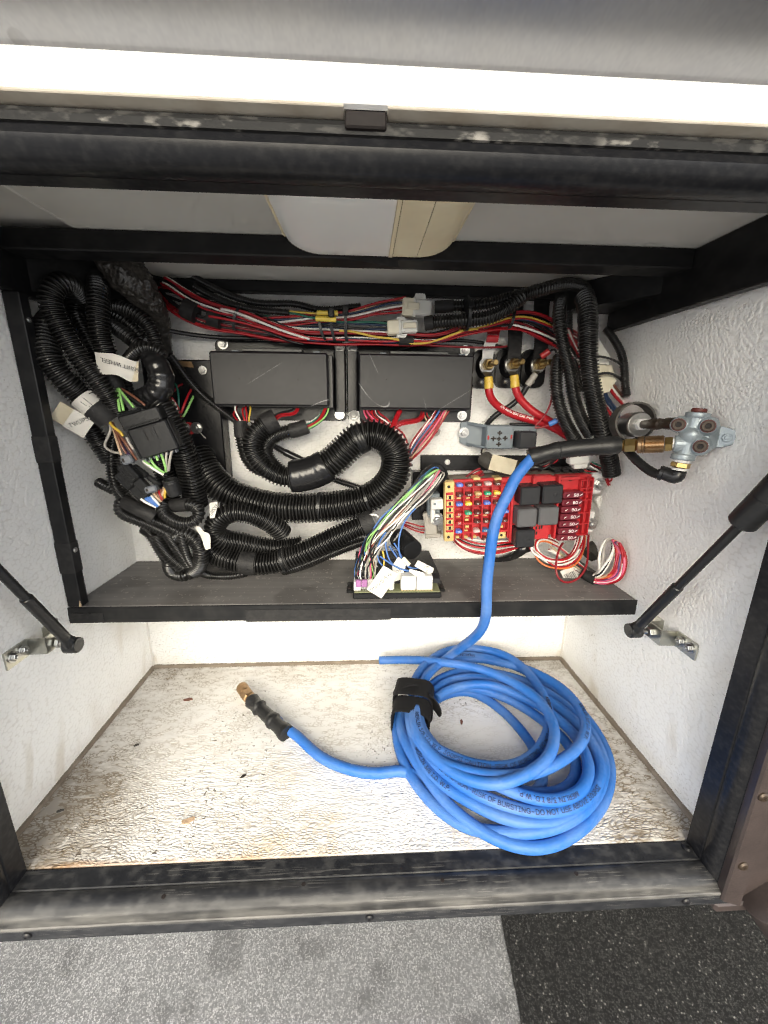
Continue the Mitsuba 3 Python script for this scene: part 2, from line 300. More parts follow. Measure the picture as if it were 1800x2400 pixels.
# ---------------------------------------------------------------- compartment shell
XL, XR, YF, ZC = -.003, .662, -.289, .555
comp = thing('storage_compartment', 'open white-walled storage compartment with black frame in the side of the motorhome', 'compartment')
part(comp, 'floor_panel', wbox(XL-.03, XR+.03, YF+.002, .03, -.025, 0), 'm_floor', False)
part(comp, 'back_panel', wbox(XL-.03, XR+.03, 0, .025, .0003, .62), 'm_back', False)
part(comp, 'side_panel', wbox(XL-.025, XL, YF+.003, -.0003, .0003, .62), 'm_side', False, label='white pebbled left wall panel')
part(comp, 'side_panel', hull([(XR, -.0003, .0003), (XR, -.0003, .62), (XR+.006, YF+.003, .0003), (XR+.006, YF+.003, .62), (XR+.03, -.0003, .0003), (XR+.03, -.0003, .62), (XR+.03, YF+.003, .0003), (XR+.03, YF+.003, .62)]), 'm_side', False, label='white pebbled right wall panel')
part(comp, 'ceiling_panel', wbox(.075, XR-.0005, YF+.004, -.0005, ZC, ZC+.03), 'm_ceil', False)
part(comp, 'ceiling_edge', wbox(XL+.0005, .0745, YF+.004, -.0005, ZC+.006, ZC+.03), 'm_ceil', False)
for x, w, h in ((.0765, .0055, .0012), (.0585, .0016, .0008)):
    part(comp, 'sealant_smear', tube(spl([(x, YF+.01, ZC+.001 if x > .07 else ZC+.0065), (x-.001, -.22, ZC+.001 if x > .07 else ZC+.0065), (x+.001, -.15, ZC+.001 if x > .07 else ZC+.0065)], .01), w/2*np.ones(8)[None, :]*np.array([1, .6, .3, .6, 1, .6, .3, .6])[None, :], 8), 'm_smear')
def bead(a, b, r, name, seed, mat_='m_caulk', d=(0, 0, 0)):
    p = spl([a, (V(a)*2+V(b))/3+rng.normal(size=3)*.0006, (V(a)+2*V(b))/3+rng.normal(size=3)*.0006, b], .004)
    part(comp, name, tube(p, r*(1+.25*(meshkit.noise(p*150, seed)-.5))*1.0, 8), mat_)
bead((XL, -.002, .0005), (XL, YF+.004, .0005), .0042, 'caulk_bead', 1)
bead((XL, -.0005, .0005), (XR, -.0005, .0005), .0042, 'caulk_bead', 2)
bead((XR, -.002, .0005), (XR+.006, YF+.004, .0005), .0046, 'caulk_bead', 3)
bead((XL+.0005, -.0005, .004), (XL+.0005, -.0005, .16), .0022, 'corner_bead', 4, 'm_smear'); bead((XR, -.0005, .004), (XR, -.0005, .16), .0022, 'corner_bead', 5, 'm_smear')
# boards, rails, post and shelf
part(comp, 'side_board', wbox(XL+.0005, .0095, -.286, -.0145, .505, ZC-.0005), 'm_blackwood', False)
part(comp, 'side_board', wbox(XR-.0105, XR+.001, -.286, -.0145, .503, ZC-.0005), 'm_blackwood', False)
part(comp, 'ceiling_rail', wbox(.0098, XR-.0108, -.149, -.122, .537, ZC-.0007, .0012), 'm_blackwood', False)
part(comp, 'back_rail', wbox(.0098, XR-.0108, -.0140, -.0004, .5415, ZC-.0007, .001), 'm_blackwood', False)
part(comp, 'back_corner_block', hull([(XR-.085, -.0145, ZC-.001), (XR-.011, -.0145, ZC-.001), (XR-.011, -.11, ZC-.001), (XR-.085, -.0145, .525), (XR-.011, -.0145, .525), (XR-.011, -.11, .525)]), 'm_blackwood', False)
part(comp, 'back_corner_block', hull([(.0098, -.0145, ZC-.001), (.09, -.0145, ZC-.001), (.0098, -.12, ZC-.001), (.0098, -.0145, .51), (.09, -.0145, .51), (.0098, -.12, .51)]), 'm_blackwood', False)
pf = quad(*[(0.3184,-0.1490,0.5439),(0.3653,-0.1490,0.5422),(0.3183,-0.1490,0.5357)])
part(comp, 'tape_flap', extr(Fr((pf.o[0], -.1500, pf.o[2]), (1, 0, 0), (0, 0, -1)), Polygon([(0, 0), (pf.w, 0), (pf.w, pf.h*1.65), (0, pf.h*.95)]), 0, .0006), 'm_clothtape', False)
SZ, SY, ST = .181, -.142, .020
sh = part(comp, 'shelf', wbox(XL+.0005, XR+.002, SY+.0025, -.0008, SZ-ST+.001, SZ, .0008), 'm_shelf', False)
part(comp, 'shelf_edge', wbox(XL-.002, XR+.004, SY, SY+.0024, SZ-ST, SZ-.0003, .0007), 'm_blackwood', False)
part(sh, 'tape_strip', wbox(.195, (0.3643,-0.1420,0.1738)[0], SY-.0007, SY-.0001, SZ-ST-.0012, SZ-.006, .0003), 'm_clothtape', False)
part(sh, 'tape_strip', wbox(XL-.002, .035, SY-.0006, SY-.0001, SZ-ST+.001, SZ-.007, .0003), 'm_clothtape', False)
po = part(comp, 'post', wbox(-.0025, .0130, SY+.0006, -.1295, SZ+.0004, .5048, .0008), 'm_blackwood', False)
screw(po, (.0131, -.1352, (0.0130,-0.1416,0.2478)[2]), (1, 0, 0), .0032)
screw(po, (.0131, -.1352, (0.0130,-0.1417,0.4813)[2]), (1, 0, 0), .0026)
part(po, 'tape_wrap', wbox(-.0032, .0137, SY-.0001, -.1288, .222, .258, .0008), 'm_clothtape', False)
part(po, 'tape_wrap', wbox(-.0032, .0137, SY-.0001, -.1288, .345, .372, .0008), 'm_clothtape', False)
part(po, 'chipped_corner', hull([(.0100, SY-.0001, SZ+.001), (.0128, SY-.0001, SZ+.001), (.0122, SY-.0001, SZ+.0085), (.0100, SY+.002, SZ+.001), (.0128, SY+.002, SZ+.001), (.0122, SY+.002, SZ+.0085)]), 'wire_tan', False)
# ---------------------------------------------------------------- black opening frame (mitred extrusions)
OX0, OX1, OZ0, OZ1 = .0317, .6445, 0.0, .5235
def frame_side(name, prof, a, b, matn):
    """prof = [(y, offset outward from the opening)], a, b = corner functions offset -> (x, z)"""
    n = len(prof); A = [(a(e)[0], y, a(e)[1]) for y, e in prof]; B = [(b(e)[0], y, b(e)[1]) for y, e in prof]
    N = max(2, int(np.linalg.norm(V(A[0])-V(B[0]))/.03)); t = np.linspace(0, 1, N)
    v = np.vstack([V(A)*(1-s)+V(B)*s for s in t]); f = []
    for i in range(N-1):
        for j in range(n):
            q = (i*n+j, i*n+(j+1) % n, (i+1)*n+(j+1) % n, (i+1)*n+j); f += [(q[0], q[1], q[2]), (q[0], q[2], q[3])]
    tv, tf = trimesh.creation.triangulate_polygon(Polygon(prof), engine='earcut'); ix = [int(np.argmin(np.linalg.norm(V(prof)-q, axis=1))) for q in tv]; tr = [[ix[k] for k in x] for x in tf]
    f += [tuple(x) for x in tr]+[tuple(k+(N-1)*n for k in x[::-1]) for x in tr]
    m = trimesh.Trimesh(v, f, process=False); m.fix_normals(); return part(comp, name, m, matn, 32)
PS = [(-.2885, .0), (-.3035, .0002), (-.3045, .0010), (-.3060, -.0002), (-.3090, -.0013), (-.3125, -.0014), (-.3160, -.0004), (-.3190, .0018), (-.3208, .0046), (-.3225, .0055), (-.3265, .0064), (-.3272, .0072), (-.3272, .0195), (-.3262, .0205), (-.3000, .0205), (-.2885, .0205)]
PH = [(-.2885, .0), (-.3010, .0), (-.3020, .0010), (-.3050, -.0022), (-.3100, -.0040), (-.3165, -.0044), (-.3215, -.0026), (-.3248, .0010), (-.3258, .0058), (-.3240, .0100), (-.3195, .0122), (-.3192, .0135), (-.3000, .0205), (-.2885, .0205)]
sill = frame_side('sill', PS, lambda e: (OX0-e, OZ0-e), lambda e: (OX1+e, OZ0-e), 'm_sill')
head = frame_side('header', PH, lambda e: (OX0-e-.0001, OZ1+e), lambda e: (OX1+e+.0001, OZ1+e), 'm_vinyl')
frame_side('jamb', PS, lambda e: (OX0-e-.0001, OZ0-e), lambda e: (OX0-e-.0001, OZ1+e), 'm_vinyl')
frame_side('jamb', PS, lambda e: (OX1+e+.0001, OZ0-e), lambda e: (OX1+e+.0001, OZ1+e), 'm_vinyl')
for x in ((0.0597,-0.3270,-0.0137), (0.3371,-0.3270,-0.0140), (0.6152,-0.3270,-0.0123)): screw(sill, (x[0], -.3273, -.0135), (0, -1, 0), .0036, 'm_vinyl')
for x in ((0.1629,-0.3140,0.0063), (0.2800,-0.3100,0.0020), (0.4015,-0.3120,0.0040), (0.5226,-0.3120,0.0021)): part(sill, 'drill_hole', cyl((x[0], x[1], -.0020), (x[0], x[1], .00165), .0017, 12), 'm_slot', False)
screw(sill, (.6405, -.2945, .0003), (0, 0, 1), .0045, 'm_vinyl')
part(comp, 'weather_seal', tube(spl([(-.25, -.3172, .5405), (.3, -.3172, .5405), (.95, -.3172, .5405)], .02), np.array([.0036, .0052, .0042, .0040, .0052, .0060, .0040, .0036])[None, :], 8), 'm_seal', False)
# ---------------------------------------------------------------- hatch door swung up
ha = math.radians(17); ho = V(0, -.3275, .5465); hu = V(0, -math.cos(ha), math.sin(ha)); hn = V(0, -math.sin(ha), -math.cos(ha))   # hu outwards, hn = facing down
hatch = thing('hatch_door', 'raised hatch door with grey metal inner face and bright white edge rail', 'hatch')
HF = Fr(ho, (1, 0, 0), -hn); HF.n = hu.copy(); HF.v = -hn.copy()
rh = .0205
part(hatch, 'edge_rail', chbox(HF, -.30, 1.05, 0, rh, -.0050, 0, .0012), 'm_rail', False)
part(hatch, 'inner_panel', chbox(HF, -.30, 1.05, rh+.0003, rh+.012, -.012, .62, .001), 'm_hatch', False)
part(hatch, 'outer_skin', chbox(HF, -.302, 1.052, rh+.0125, rh+.016, -.014, .64, .001), 'm_body', False)
part(hatch, 'end_rail', chbox(HF, -.30, 1.05, -.004, rh, .60, .62, .0012), 'm_rail', False)
xa, xb = (0.3242,-0.3220,0.5409)[0], (0.3450,-0.3220,0.5417)[0]
part(hatch, 'rail_lip', wbox(-.30, xa-.0004, -.3271, -.305, .5445, .5460, .0004), 'm_railunder', False)
part(hatch, 'rail_lip', wbox(xb+.0004, 1.05, -.3271, -.305, .5445, .5460, .0004), 'm_railunder', False)
part(hatch, 'hinge_clip', wbox(xa, xb, -.3235, -.304, .5385, .5459, .0008), 'm_slot', False)  # dark block added in the lip gap, its colour standing in for shade
# ---------------------------------------------------------------- vehicle body round the opening
body = thing('motorhome_body', 'brown painted motorhome side panel beyond the right edge of the black frame', 'motorhome')
X0b, X1b = -1.6, 2.3
part(body, 'side_skin', wbox(X0b, OX0-.0212, -.3005, -.2895, -.02, .5435, .001), 'm_body', False)
part(body, 'side_skin', wbox(.6662, X1b, -.3205, -.2895, -.024, .5435, .001), 'm_brown', False)
part(body, 'side_skin', wbox(X0b, X1b, -.3005, -.2895, .552, 1.9, .001), 'm_body', False)
part(body, 'roof', wbox(X0b, X1b, -.30, 1.9, 1.9005, 1.93, .001), 'm_body', False)
part(body, 'underside', wbox(X0b, X1b, -.255, 1.9, -.055, -.030, .001), 'm_blackwood', False)
part(body, 'end_wall', wbox(X0b-.02, X0b-.0005, -.30, 1.9, -.05, 1.9, .001), 'm_body', False)
part(body, 'end_wall', wbox(X1b+.0005, X1b+.02, -.30, 1.9, -.05, 1.9, .001), 'm_body', False)
part(body, 'far_wall', wbox(X0b, X1b, 1.9005, 1.92, -.05, 1.9, .001), 'm_body', False)
tr = part(body, 'trim_strip', hull([(.6472, -.3300, -.012), (.6640, -.3300, -.019), (.6472, -.3300, .54), (.6640, -.3300, .54), (.6462, -.3280, -.012), (.6655, -.3280, -.019), (.6462, -.3280, .54), (.6655, -.3280, .54), (.6480, -.3210, -.012), (.6650, -.3210, -.019), (.6480, -.3210, .54), (.6650, -.3210, .54)]), 'm_brown', 30)
for q in ((0.6519,-0.3300,0.1052), (0.6541,-0.3300,0.0303)): screw(tr, q, (0, -1, 0), .0042, 'm_plug')
fl = [(0.6707,-0.3300,-0.0305),(0.6828,-0.3330,-0.0449),(0.6924,-0.3380,-0.0580),(0.7051,-0.3440,-0.0756),(0.7292,-0.3520,-0.1062)]
FX = [V(fl[-1])+V(.10, -.004, -.03), V(fl[-1])+V(.24, -.004, -.05), V(fl[-1])+V(.42, -.002, -.03), V(fl[-1])+V(.60, 0, .06)]
part(body, 'fender_flare', tube(spl([V(q)+V(.020, .006, .020) for q in fl]+FX, .006), np.linspace(.024, .036, len(spl([V(q)+V(.020, .006, .020) for q in fl]+FX, .006))), 30), 'm_brown', True)
part(body, 'lower_edge', wbox(.6480, X1b, -.3255, -.3000, -.0345, -.0245, .002), 'm_brown', False)
# ---------------------------------------------------------------- ceiling lamp (unlit)
lamp = thing('ceiling_lamp', 'cream and white plastic dome lamp under the compartment ceiling', 'lamp')
a = (0.2608,-0.1535,0.5550); b = (0.4168,-0.1480,0.5550); x0, x1, yb = a[0], b[0], a[1]
part(lamp, 'base', wbox(x0, x1, -.283, yb, ZC-.004, ZC-.0002, .0012), 'm_cream', False)
def dome(xa, xb, name, mt, grow=0.0):
    xs = np.linspace(xa, xb, 28); L0, L1 = x0+.004, x1-.004; V_, F_ = [], []; m = 18
    for x in xs:
        e = min(x-L0, L1-x); R = .034; hh = (.0190+grow)*math.sqrt(max(0.02, 1-max(0, 1-e/R)**2))
        ys = np.linspace(-.281, yb-.004, m)
        for y in ys:
            ey = min(y+.281, yb-.004-y); g = math.sqrt(max(0.0, 1-max(0, 1-ey/.016)**2)); V_.append((x, y, ZC-.0042-hh*g))
    n = len(xs)
    for i in range(n-1):
        for j in range(m-1): p = i*m+j; F_ += [(p, p+1, p+m+1), (p, p+m+1, p+m)]
    k = len(V_); V2 = V_+[(v[0], v[1], ZC-.0040) for v in V_]; F2 = F_+[(c+k, b_+k, a_+k) for a_, b_, c in F_]
    bd = [i*m for i in range(n)]+[(n-1)*m+j for j in range(1, m)]+[i*m+m-1 for i in range(n-2, -1, -1)]+[j for j in range(m-2, 0, -1)]
    for u, w in zip(bd, bd[1:]+bd[:1]): F2 += [(u, w, w+k), (u, w+k, u+k)]
    t = trimesh.Trimesh(V2, F2, process=False); t.fix_normals(); return part(lamp, name, t, mt, 45)
s1, s2, s3 = ((0.3551,-0.2000,0.5332)[0], (0.3585,-0.2000,0.5333)[0], (0.3800,-0.2000,0.5314)[0])
dome(x0+.0042, s1-.0002, 'lens', 'm_lens'); dome(s1+.0002, s2-.0003, 'trim_ring', 'm_cream', .0008); dome(s2+.0003, s3-.0003, 'end_cap', 'm_cream'); dome(s3+.0003, x1-.0042, 'end_cap', 'm_cream')
for s in (s2, s3): dome(s-.0003, s+.0003, 'seam', 'm_seam', -.0008)
# ---------------------------------------------------------------- gas struts and their brackets
def bracket(sx, pl, nm, lab_):
    """pressed hat bracket on the wall x = const: two flat feet and a raised bridge; pl = corner points of the near foot"""
    k = thing('strut_bracket', lab_, 'bracket', 'strut brackets'); w = XL if sx > 0 else XR+.004; s = sx
    ya, yb_, yc, yd = pl; z0, z1, dx = .161, .1785, .0165
    prof = [(ya, 0), (yb_, 0), (yb_+.001, dx), (yc, dx), (yc+.001, 0), (yd, 0)]
    out = [(y, o+.0018) for y, o in prof]
    pol = Polygon([(y, o) for y, o in prof]+[(y+(-.0009 if i in (1, 2) else .0009 if i in (3, 4) else 0), o) for i, (y, o) in list(enumerate(out))[::-1]])
    F = Fr((w+s*.0003, 0, 0), (0, 1, 0), (1, 0, 0)); 
    v, f = trimesh.creation.triangulate_polygon(pol, engine='earcut')
    m = trimesh.creation.extrude_polygon(pol, z1-z0, engine='earcut'); vv = m.vertices
    m = trimesh.Trimesh(np.c_[w+s*(.0003+vv[:, 1]), vv[:, 0], z0+vv[:, 2]], m.faces, process=False); m.fix_normals()
    part(k, 'plate', m, 'm_yzinc', False)
    for t in (.28, .72): bolt(k, (w+s*.0022, ya+(yb_-ya)*t, (z0+z1)/2+.001), (s, 0, 0), .0038)
    return k, V(w+s*(dx+.002), (yb_+yc)/2, (z0+z1)/2)
STRUT_TIPS = []
def strut(a, b, c, lab_, s, stud):
    k = thing('gas_strut', lab_, 'gas strut'); a, b, c = V(a), V(b), V(c); d = unit(c-a)
    end = b; L = np.linalg.norm(b-a)
    part(k, 'rod', cyl(a+d*.004, b+d*.004, .0040, 16), 'm_blackplastic'); part(k, 'rod_sleeve', lathe(a+d*.012, a+d*L*.5, [(0, .0042), (.002, .0052), (L*.42, .0052), (L*.425, .0044)], 16), 'm_blackplastic')
    LC = float((-rh+.014-np.dot(b-ho, hn))/np.dot(d, hn)); LC = min(max(LC, .2), .6); tip = b+d*LC; STRUT_TIPS.append((LC, tip))
    part(k, 'cylinder', lathe(b, b+d*LC, [(0, .0045), (.001, .0088), (.003, .0104), (.030, .0104), (.0302, .0100), (.031, .0104), (LC-.014, .0104), (LC-.012, .006), (LC, .006)], 22), 'm_blackplastic', 30)
    part(k, 'upper_mount', cyl(tip-V(.012, 0, 0), tip+V(.012, 0, 0), .009, 18, .001), 'm_blackplastic', 30)
    e = part(k, 'ball_socket', [cyl(a+V(s*.007, 0, 0)-d*.001, a-V(s*.0065, 0, 0)-d*.001, .0080, 20, .0012), lathe(a-d*.004, a+d*.013, [(0, .0072), (.004, .0078), (.012, .0062), (.017, .0046)], 18)], 'm_blackplastic', 30)
    part(e, 'clip', cyl(a+V(s*.0072, 0, 0), a+V(s*.0076, 0, 0), .0072, 20), 'm_blackplastic', 30)
    part(k, 'ball_stud', [cyl(stud, a-V(s*.006, 0, 0), .0035, 14), nut(V(stud)+V(s*.0002, 0, 0), (s, 0, 0), .0055, .0035)], 'zinc', 30)
bl, sl = bracket(1, (-.2262, -.2005, -.181, -.160), '', 'zinc bracket bolted to the left wall holding the left strut')
br, sr = bracket(-1, (-.2330, -.2065, -.187, -.166), '', 'zinc bracket bolted to the right wall holding the right strut')
strut((0.0300,-0.1872,0.1626), (0.0300,-0.2643,0.3089), (0.0300,-0.2666,0.3136), 'black gas strut on the left wall running up and out of the opening', 1, (.0165, -.188, .166))
strut((0.6360,-0.1826,0.1654), (0.6360,-0.2723,0.3153), (0.6360,-0.2870,0.3412), 'black gas strut with thick cylinder in front of the right wall', -1, (.6478, -.1915, .168))
# ---------------------------------------------------------------- corrugated conduits
CONS = []
def conduit(label, path, w, tapes=(), group=None, name='corrugated_conduit', pitch=None, tm='m_clothtape'):
    k = thing(name, label, 'conduit', group); r = w/2*(1.10 if len(CONS) < 22 else 1.05)
    CONS.append((k, r, np.array(path)))
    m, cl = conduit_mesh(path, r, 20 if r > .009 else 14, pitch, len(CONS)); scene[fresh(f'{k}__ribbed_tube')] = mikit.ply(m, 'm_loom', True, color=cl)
    for t in tapes:
        a, b, g = t[:3]; q = sub(path, a, b); th = np.arange(16)
        R = (r*g)*(1+.05*(meshkit.noise(np.repeat(q, 16, 0).reshape(len(q), 16, 3)*400+th[None, :, None]*.9, 3)-.5))
        R[0] *= .98; R[-1] *= .98
        part(k, 'tape_wrap', tube(q, R, 16), t[3] if len(t) > 3 else tm, 40)
    return k
conduit('thick conduit arching at the top left, its long leg running down beside the leftmost one', [(0.0297,-0.0800,0.5163),(0.0334,-0.0980,0.5210),(0.0340,-0.1120,0.5195),(0.0307,-0.1200,0.5127),(0.0281,-0.1230,0.5028),(0.0283,-0.1230,0.4919),(0.0316,-0.1210,0.4784),(0.0365,-0.1180,0.4627),(0.0427,-0.1150,0.4464),(0.0489,-0.1120,0.4337),(0.0547,-0.1080,0.4205),(0.0591,-0.1030,0.4069),(0.0613,-0.0970,0.3949)], 0.01930)
conduit('leftmost and thickest conduit, bowing down to the paper band on its taped end', [(0.0079,-0.0950,0.4896),(0.0095,-0.1100,0.4780),(0.0117,-0.1180,0.4661),(0.0164,-0.1240,0.4499),(0.0210,-0.1230,0.4364),(0.0265,-0.1180,0.4248),(0.0310,-0.1120,0.4153),(0.0396,-0.1090,0.4034),(0.0483,-0.1050,0.3932),(0.0521,-0.1020,0.3877)], 0.02290, [(.86, 1.0, 1.04)])
conduit('upright conduit in the middle of the left cluster, passing behind the crooked paper tag', [(0.0360,-0.0550,0.5434),(0.0525,-0.0850,0.5225),(0.0558,-0.0950,0.5044),(0.0553,-0.0980,0.4840),(0.0556,-0.0980,0.4700),(0.0568,-0.0960,0.4591),(0.0561,-0.0920,0.4396),(0.0547,-0.0900,0.4214)], 0.01949, [(.86, 1.0, 1.0)])
conduit('conduit running from behind the upright one down to the small arch', [(0.0439,-0.0620,0.4937),(0.0596,-0.0720,0.4847),(0.0737,-0.0760,0.4748),(0.0846,-0.0740,0.4646)], 0.01440)
conduit('curved conduit sloping down the right edge of the left cluster beside the wrapped bundle', [(0.0454,-0.0600,0.5107),(0.0664,-0.0680,0.5077),(0.0825,-0.0710,0.5001),(0.0917,-0.0700,0.4900),(0.0948,-0.0660,0.4778),(0.0915,-0.0580,0.4657)], 0.01466)
conduit('narrow conduit squeezed between two sloping ones in the left cluster', [(0.0424,-0.0600,0.5058),(0.0583,-0.0640,0.4990),(0.0699,-0.0630,0.4898),(0.0748,-0.0560,0.4791)], 0.01216)
conduit('dark bent conduit deep behind the arching one at upper left', [(0.0250,-0.0520,0.5263),(0.0228,-0.0720,0.5141),(0.0221,-0.0800,0.5011),(0.0242,-0.0780,0.4872),(0.0266,-0.0720,0.4735)], 0.01682)
conduit('small arched conduit above the shiny taped bend', [(0.0661,-0.0720,0.4536),(0.0816,-0.0840,0.4605),(0.0941,-0.0880,0.4644),(0.1034,-0.0860,0.4633),(0.1067,-0.0800,0.4555)], 0.01333)
conduit('short thin upright conduit below the crooked paper tag', [(0.0524,-0.0580,0.4344),(0.0556,-0.0600,0.4204),(0.0562,-0.0580,0.4075)], 0.00976)
k = conduit('big conduit coming out of the shiny taped bend and running down past the flat connector', [(0.0894,-0.0800,0.4111),(0.1026,-0.0840,0.4004),(0.1090,-0.0820,0.3854),(0.1132,-0.0780,0.3675),(0.1163,-0.0740,0.3477),(0.1184,-0.0700,0.3271),(0.1188,-0.0660,0.3058),(0.1174,-0.0600,0.2804)], 0.02754)
conduit('dark conduit behind the paper bands against the left wall', [(0.0157,-0.0880,0.3954),(0.0216,-0.0870,0.3749),(0.0266,-0.0830,0.3583),(0.0310,-0.0760,0.3394)], 0.01950)
conduit('conduit standing at the left side of the connector cluster and curving into the lower bunch', [(0.0423,-0.0760,0.3740),(0.0392,-0.0820,0.3554),(0.0376,-0.0860,0.3378),(0.0390,-0.0900,0.3226),(0.0424,-0.0920,0.3071),(0.0521,-0.0940,0.2938),(0.0609,-0.0950,0.2853)], 0.01255)
conduit('short conduit stub poking out on the left near the wall', [(0.0022,-0.0600,0.3097),(0.0135,-0.0660,0.3063),(0.0238,-0.0680,0.3015)], 0.01131)
conduit('conduit with a bent tip on the left of the lower bunch', [(0.0462,-0.0880,0.2931),(0.0447,-0.0970,0.2893),(0.0473,-0.1000,0.2822),(0.0602,-0.1010,0.2743),(0.0741,-0.1000,0.2676),(0.0875,-0.0980,0.2592),(0.0992,-0.0920,0.2488)], 0.01194)
conduit('conduit in the lower bunch running beside the taped sleeve', [(0.0784,-0.1000,0.2727),(0.0919,-0.1020,0.2688),(0.1032,-0.1000,0.2617),(0.1128,-0.0940,0.2526)], 0.01164)
conduit('small looped conduit below the open rubber cap', [(0.0962,-0.0980,0.2891),(0.1007,-0.1060,0.2812),(0.1101,-0.1090,0.2745),(0.1219,-0.1100,0.2710),(0.1329,-0.1080,0.2723),(0.1386,-0.1040,0.2799),(0.1328,-0.0990,0.2881),(0.1192,-0.0960,0.2899),(0.1052,-0.0920,0.2880)], 0.01352, [(.78, 1.0, 1.12)])
conduit('conduit hanging in a fat bend at the right of the lower bunch', [(0.1029,-0.0900,0.2467),(0.1200,-0.0970,0.2510),(0.1303,-0.0990,0.2430),(0.1335,-0.0990,0.2304),(0.1298,-0.0950,0.2154),(0.1172,-0.0860,0.1999)], 0.01690)
conduit('sloping conduit at the left edge of the lower bunch', [(0.0766,-0.0860,0.2489),(0.0834,-0.0880,0.2321),(0.0925,-0.0870,0.2180),(0.1020,-0.0820,0.2047)], 0.01597)
conduit('sloping conduit in the middle of the lower bunch above the shelf', [(0.0950,-0.0950,0.2531),(0.1038,-0.0970,0.2379),(0.1098,-0.0950,0.2237),(0.1133,-0.0890,0.2103)], 0.01257)
conduit('conduit loop lying on the shelf under the lower bunch', [(0.0862,-0.0720,0.2178),(0.0816,-0.0760,0.2053),(0.0798,-0.0631,0.1875),(0.0949,-0.0701,0.1875),(0.1035,-0.0551,0.1890)], 0.01498)
conduit('thinnest conduit trailing down in front of the bunch and along the shelf', [(0.1149,-0.1040,0.2546),(0.1174,-0.1050,0.2406),(0.1186,-0.1000,0.2222),(0.1213,-0.0860,0.2020),(0.1296,-0.0676,0.1860),(0.1541,-0.0687,0.1855),(0.1728,-0.0590,0.1855)], 0.00904)
conduit('large S-shaped conduit sweeping right, looping up through the metal clip and back down', [(0.1153,-0.0420,0.3468),(0.1295,-0.0480,0.3238),(0.1459,-0.0520,0.3038)]+[(0.1644,-0.0520,0.2914),(0.1896,-0.0520,0.2818),(0.2261,-0.0520,0.2750),(0.2701,-0.0530,0.2751),(0.3099,-0.0550,0.2801),(0.3429,-0.0580,0.2910),(0.3645,-0.0610,0.3093),(0.3743,-0.0630,0.3314),(0.3711,-0.0630,0.3536),(0.3573,-0.0620,0.3669),(0.3385,-0.0610,0.3712),(0.3228,-0.0600,0.3644),(0.3047,-0.0600,0.3476),(0.2854,-0.0600,0.3317),(0.2640,-0.0600,0.3220),(0.2384,-0.0600,0.3172)], 0.03657, [(.895, .995, 1.05, 'm_tape')])
conduit('curved conduit branching from the taped junction to a cut end below the left relay box', [(0.2469,-0.0600,0.3172),(0.2222,-0.0620,0.3205),(0.2041,-0.0650,0.3352),(0.1955,-0.0660,0.3539),(0.2002,-0.0640,0.3710),(0.2113,-0.0610,0.3816),(0.2253,-0.0580,0.3890)], 0.02434, [(.86, 1.0, 1.02)])
conduit('thin conduit curling inside the branch to a taped end with coloured wires', [(0.2282,-0.0500,0.3203),(0.2130,-0.0520,0.3367),(0.2085,-0.0530,0.3527),(0.2188,-0.0530,0.3663),(0.2364,-0.0510,0.3731),(0.2614,-0.0480,0.3802)], 0.01770, [(.78, 1.0, 1.0)])
conduit('upright conduit behind the branch with a taped mouth full of red and yellow wires', [(0.2018,-0.0380,0.3205),(0.1837,-0.0400,0.3328),(0.1777,-0.0420,0.3536),(0.1766,-0.0430,0.3726),(0.1770,-0.0430,0.3861)], 0.01594, [(.72, 1.0, 1.02)])
conduit('U-shaped conduit bend lying in front above the lower main conduit', [(0.2255,-0.0580,0.2410),(0.2088,-0.0700,0.2618),(0.1864,-0.0770,0.2737),(0.1651,-0.0810,0.2748),(0.1506,-0.0830,0.2647),(0.1464,-0.0830,0.2527),(0.1542,-0.0790,0.2410),(0.1720,-0.0710,0.2337),(0.1929,-0.0630,0.2254),(0.2195,-0.0560,0.2203),(0.2499,-0.0500,0.2228)], 0.02476)
conduit('lower main conduit running from the bunch up to the right behind the wire bundle', [(0.1200,-0.0700,0.2454),(0.1299,-0.0730,0.2282),(0.1484,-0.0750,0.2158),(0.1761,-0.0770,0.2083),(0.2059,-0.0770,0.2066),(0.2318,-0.0760,0.2125),(0.2602,-0.0750,0.2235),(0.2885,-0.0740,0.2367),(0.3146,-0.0730,0.2488),(0.3450,-0.0700,0.2614)], 0.02831, [(.27, .36, 1.03), (.50, .512, 1.06), (.93, 1.0, 1.05)])
conduit('thin conduit tucked under the lower main conduit', [(0.2219,-0.0544,0.1870),(0.2604,-0.0660,0.2031),(0.2915,-0.0630,0.2153),(0.3341,-0.0560,0.2289)], 0.01344)
conduit('thin conduit slanting down behind the left relay box and across the white wall', [(0.0990,-0.0440,0.4632),(0.1074,-0.0370,0.4476),(0.1208,-0.0330,0.4262),(0.1362,-0.0310,0.4103),(0.1523,-0.0290,0.3964),(0.1654,-0.0240,0.3848),(0.1855,-0.0140,0.3684),(0.2114,-0.0120,0.3512),(0.2249,-0.0120,0.3433),(0.2414,-0.0120,0.3352),(0.2580,-0.0120,0.3264)]+[(0.2667,-0.0120,0.3178),(0.2967,-0.0130,0.3038),(0.3248,-0.0150,0.2947),(0.3437,-0.0180,0.2869)], 0.00853, [(.57, .66, 1.08, 'm_tape')])
conduit('conduit filling the back of the lower bunch above the white corner', [(0.0527,-0.0700,0.2534),(0.0638,-0.0720,0.2430),(0.0716,-0.0740,0.2271),(0.0797,-0.0740,0.2101),(0.0819,-0.0557,0.1880)], 0.01446)
conduit('conduit crossing behind the small looped one towards the torn tag', [(0.0806,-0.0840,0.2773),(0.0910,-0.0840,0.2628),(0.1012,-0.0820,0.2515),(0.1146,-0.0800,0.2440),(0.1262,-0.0740,0.2323)], 0.01603)
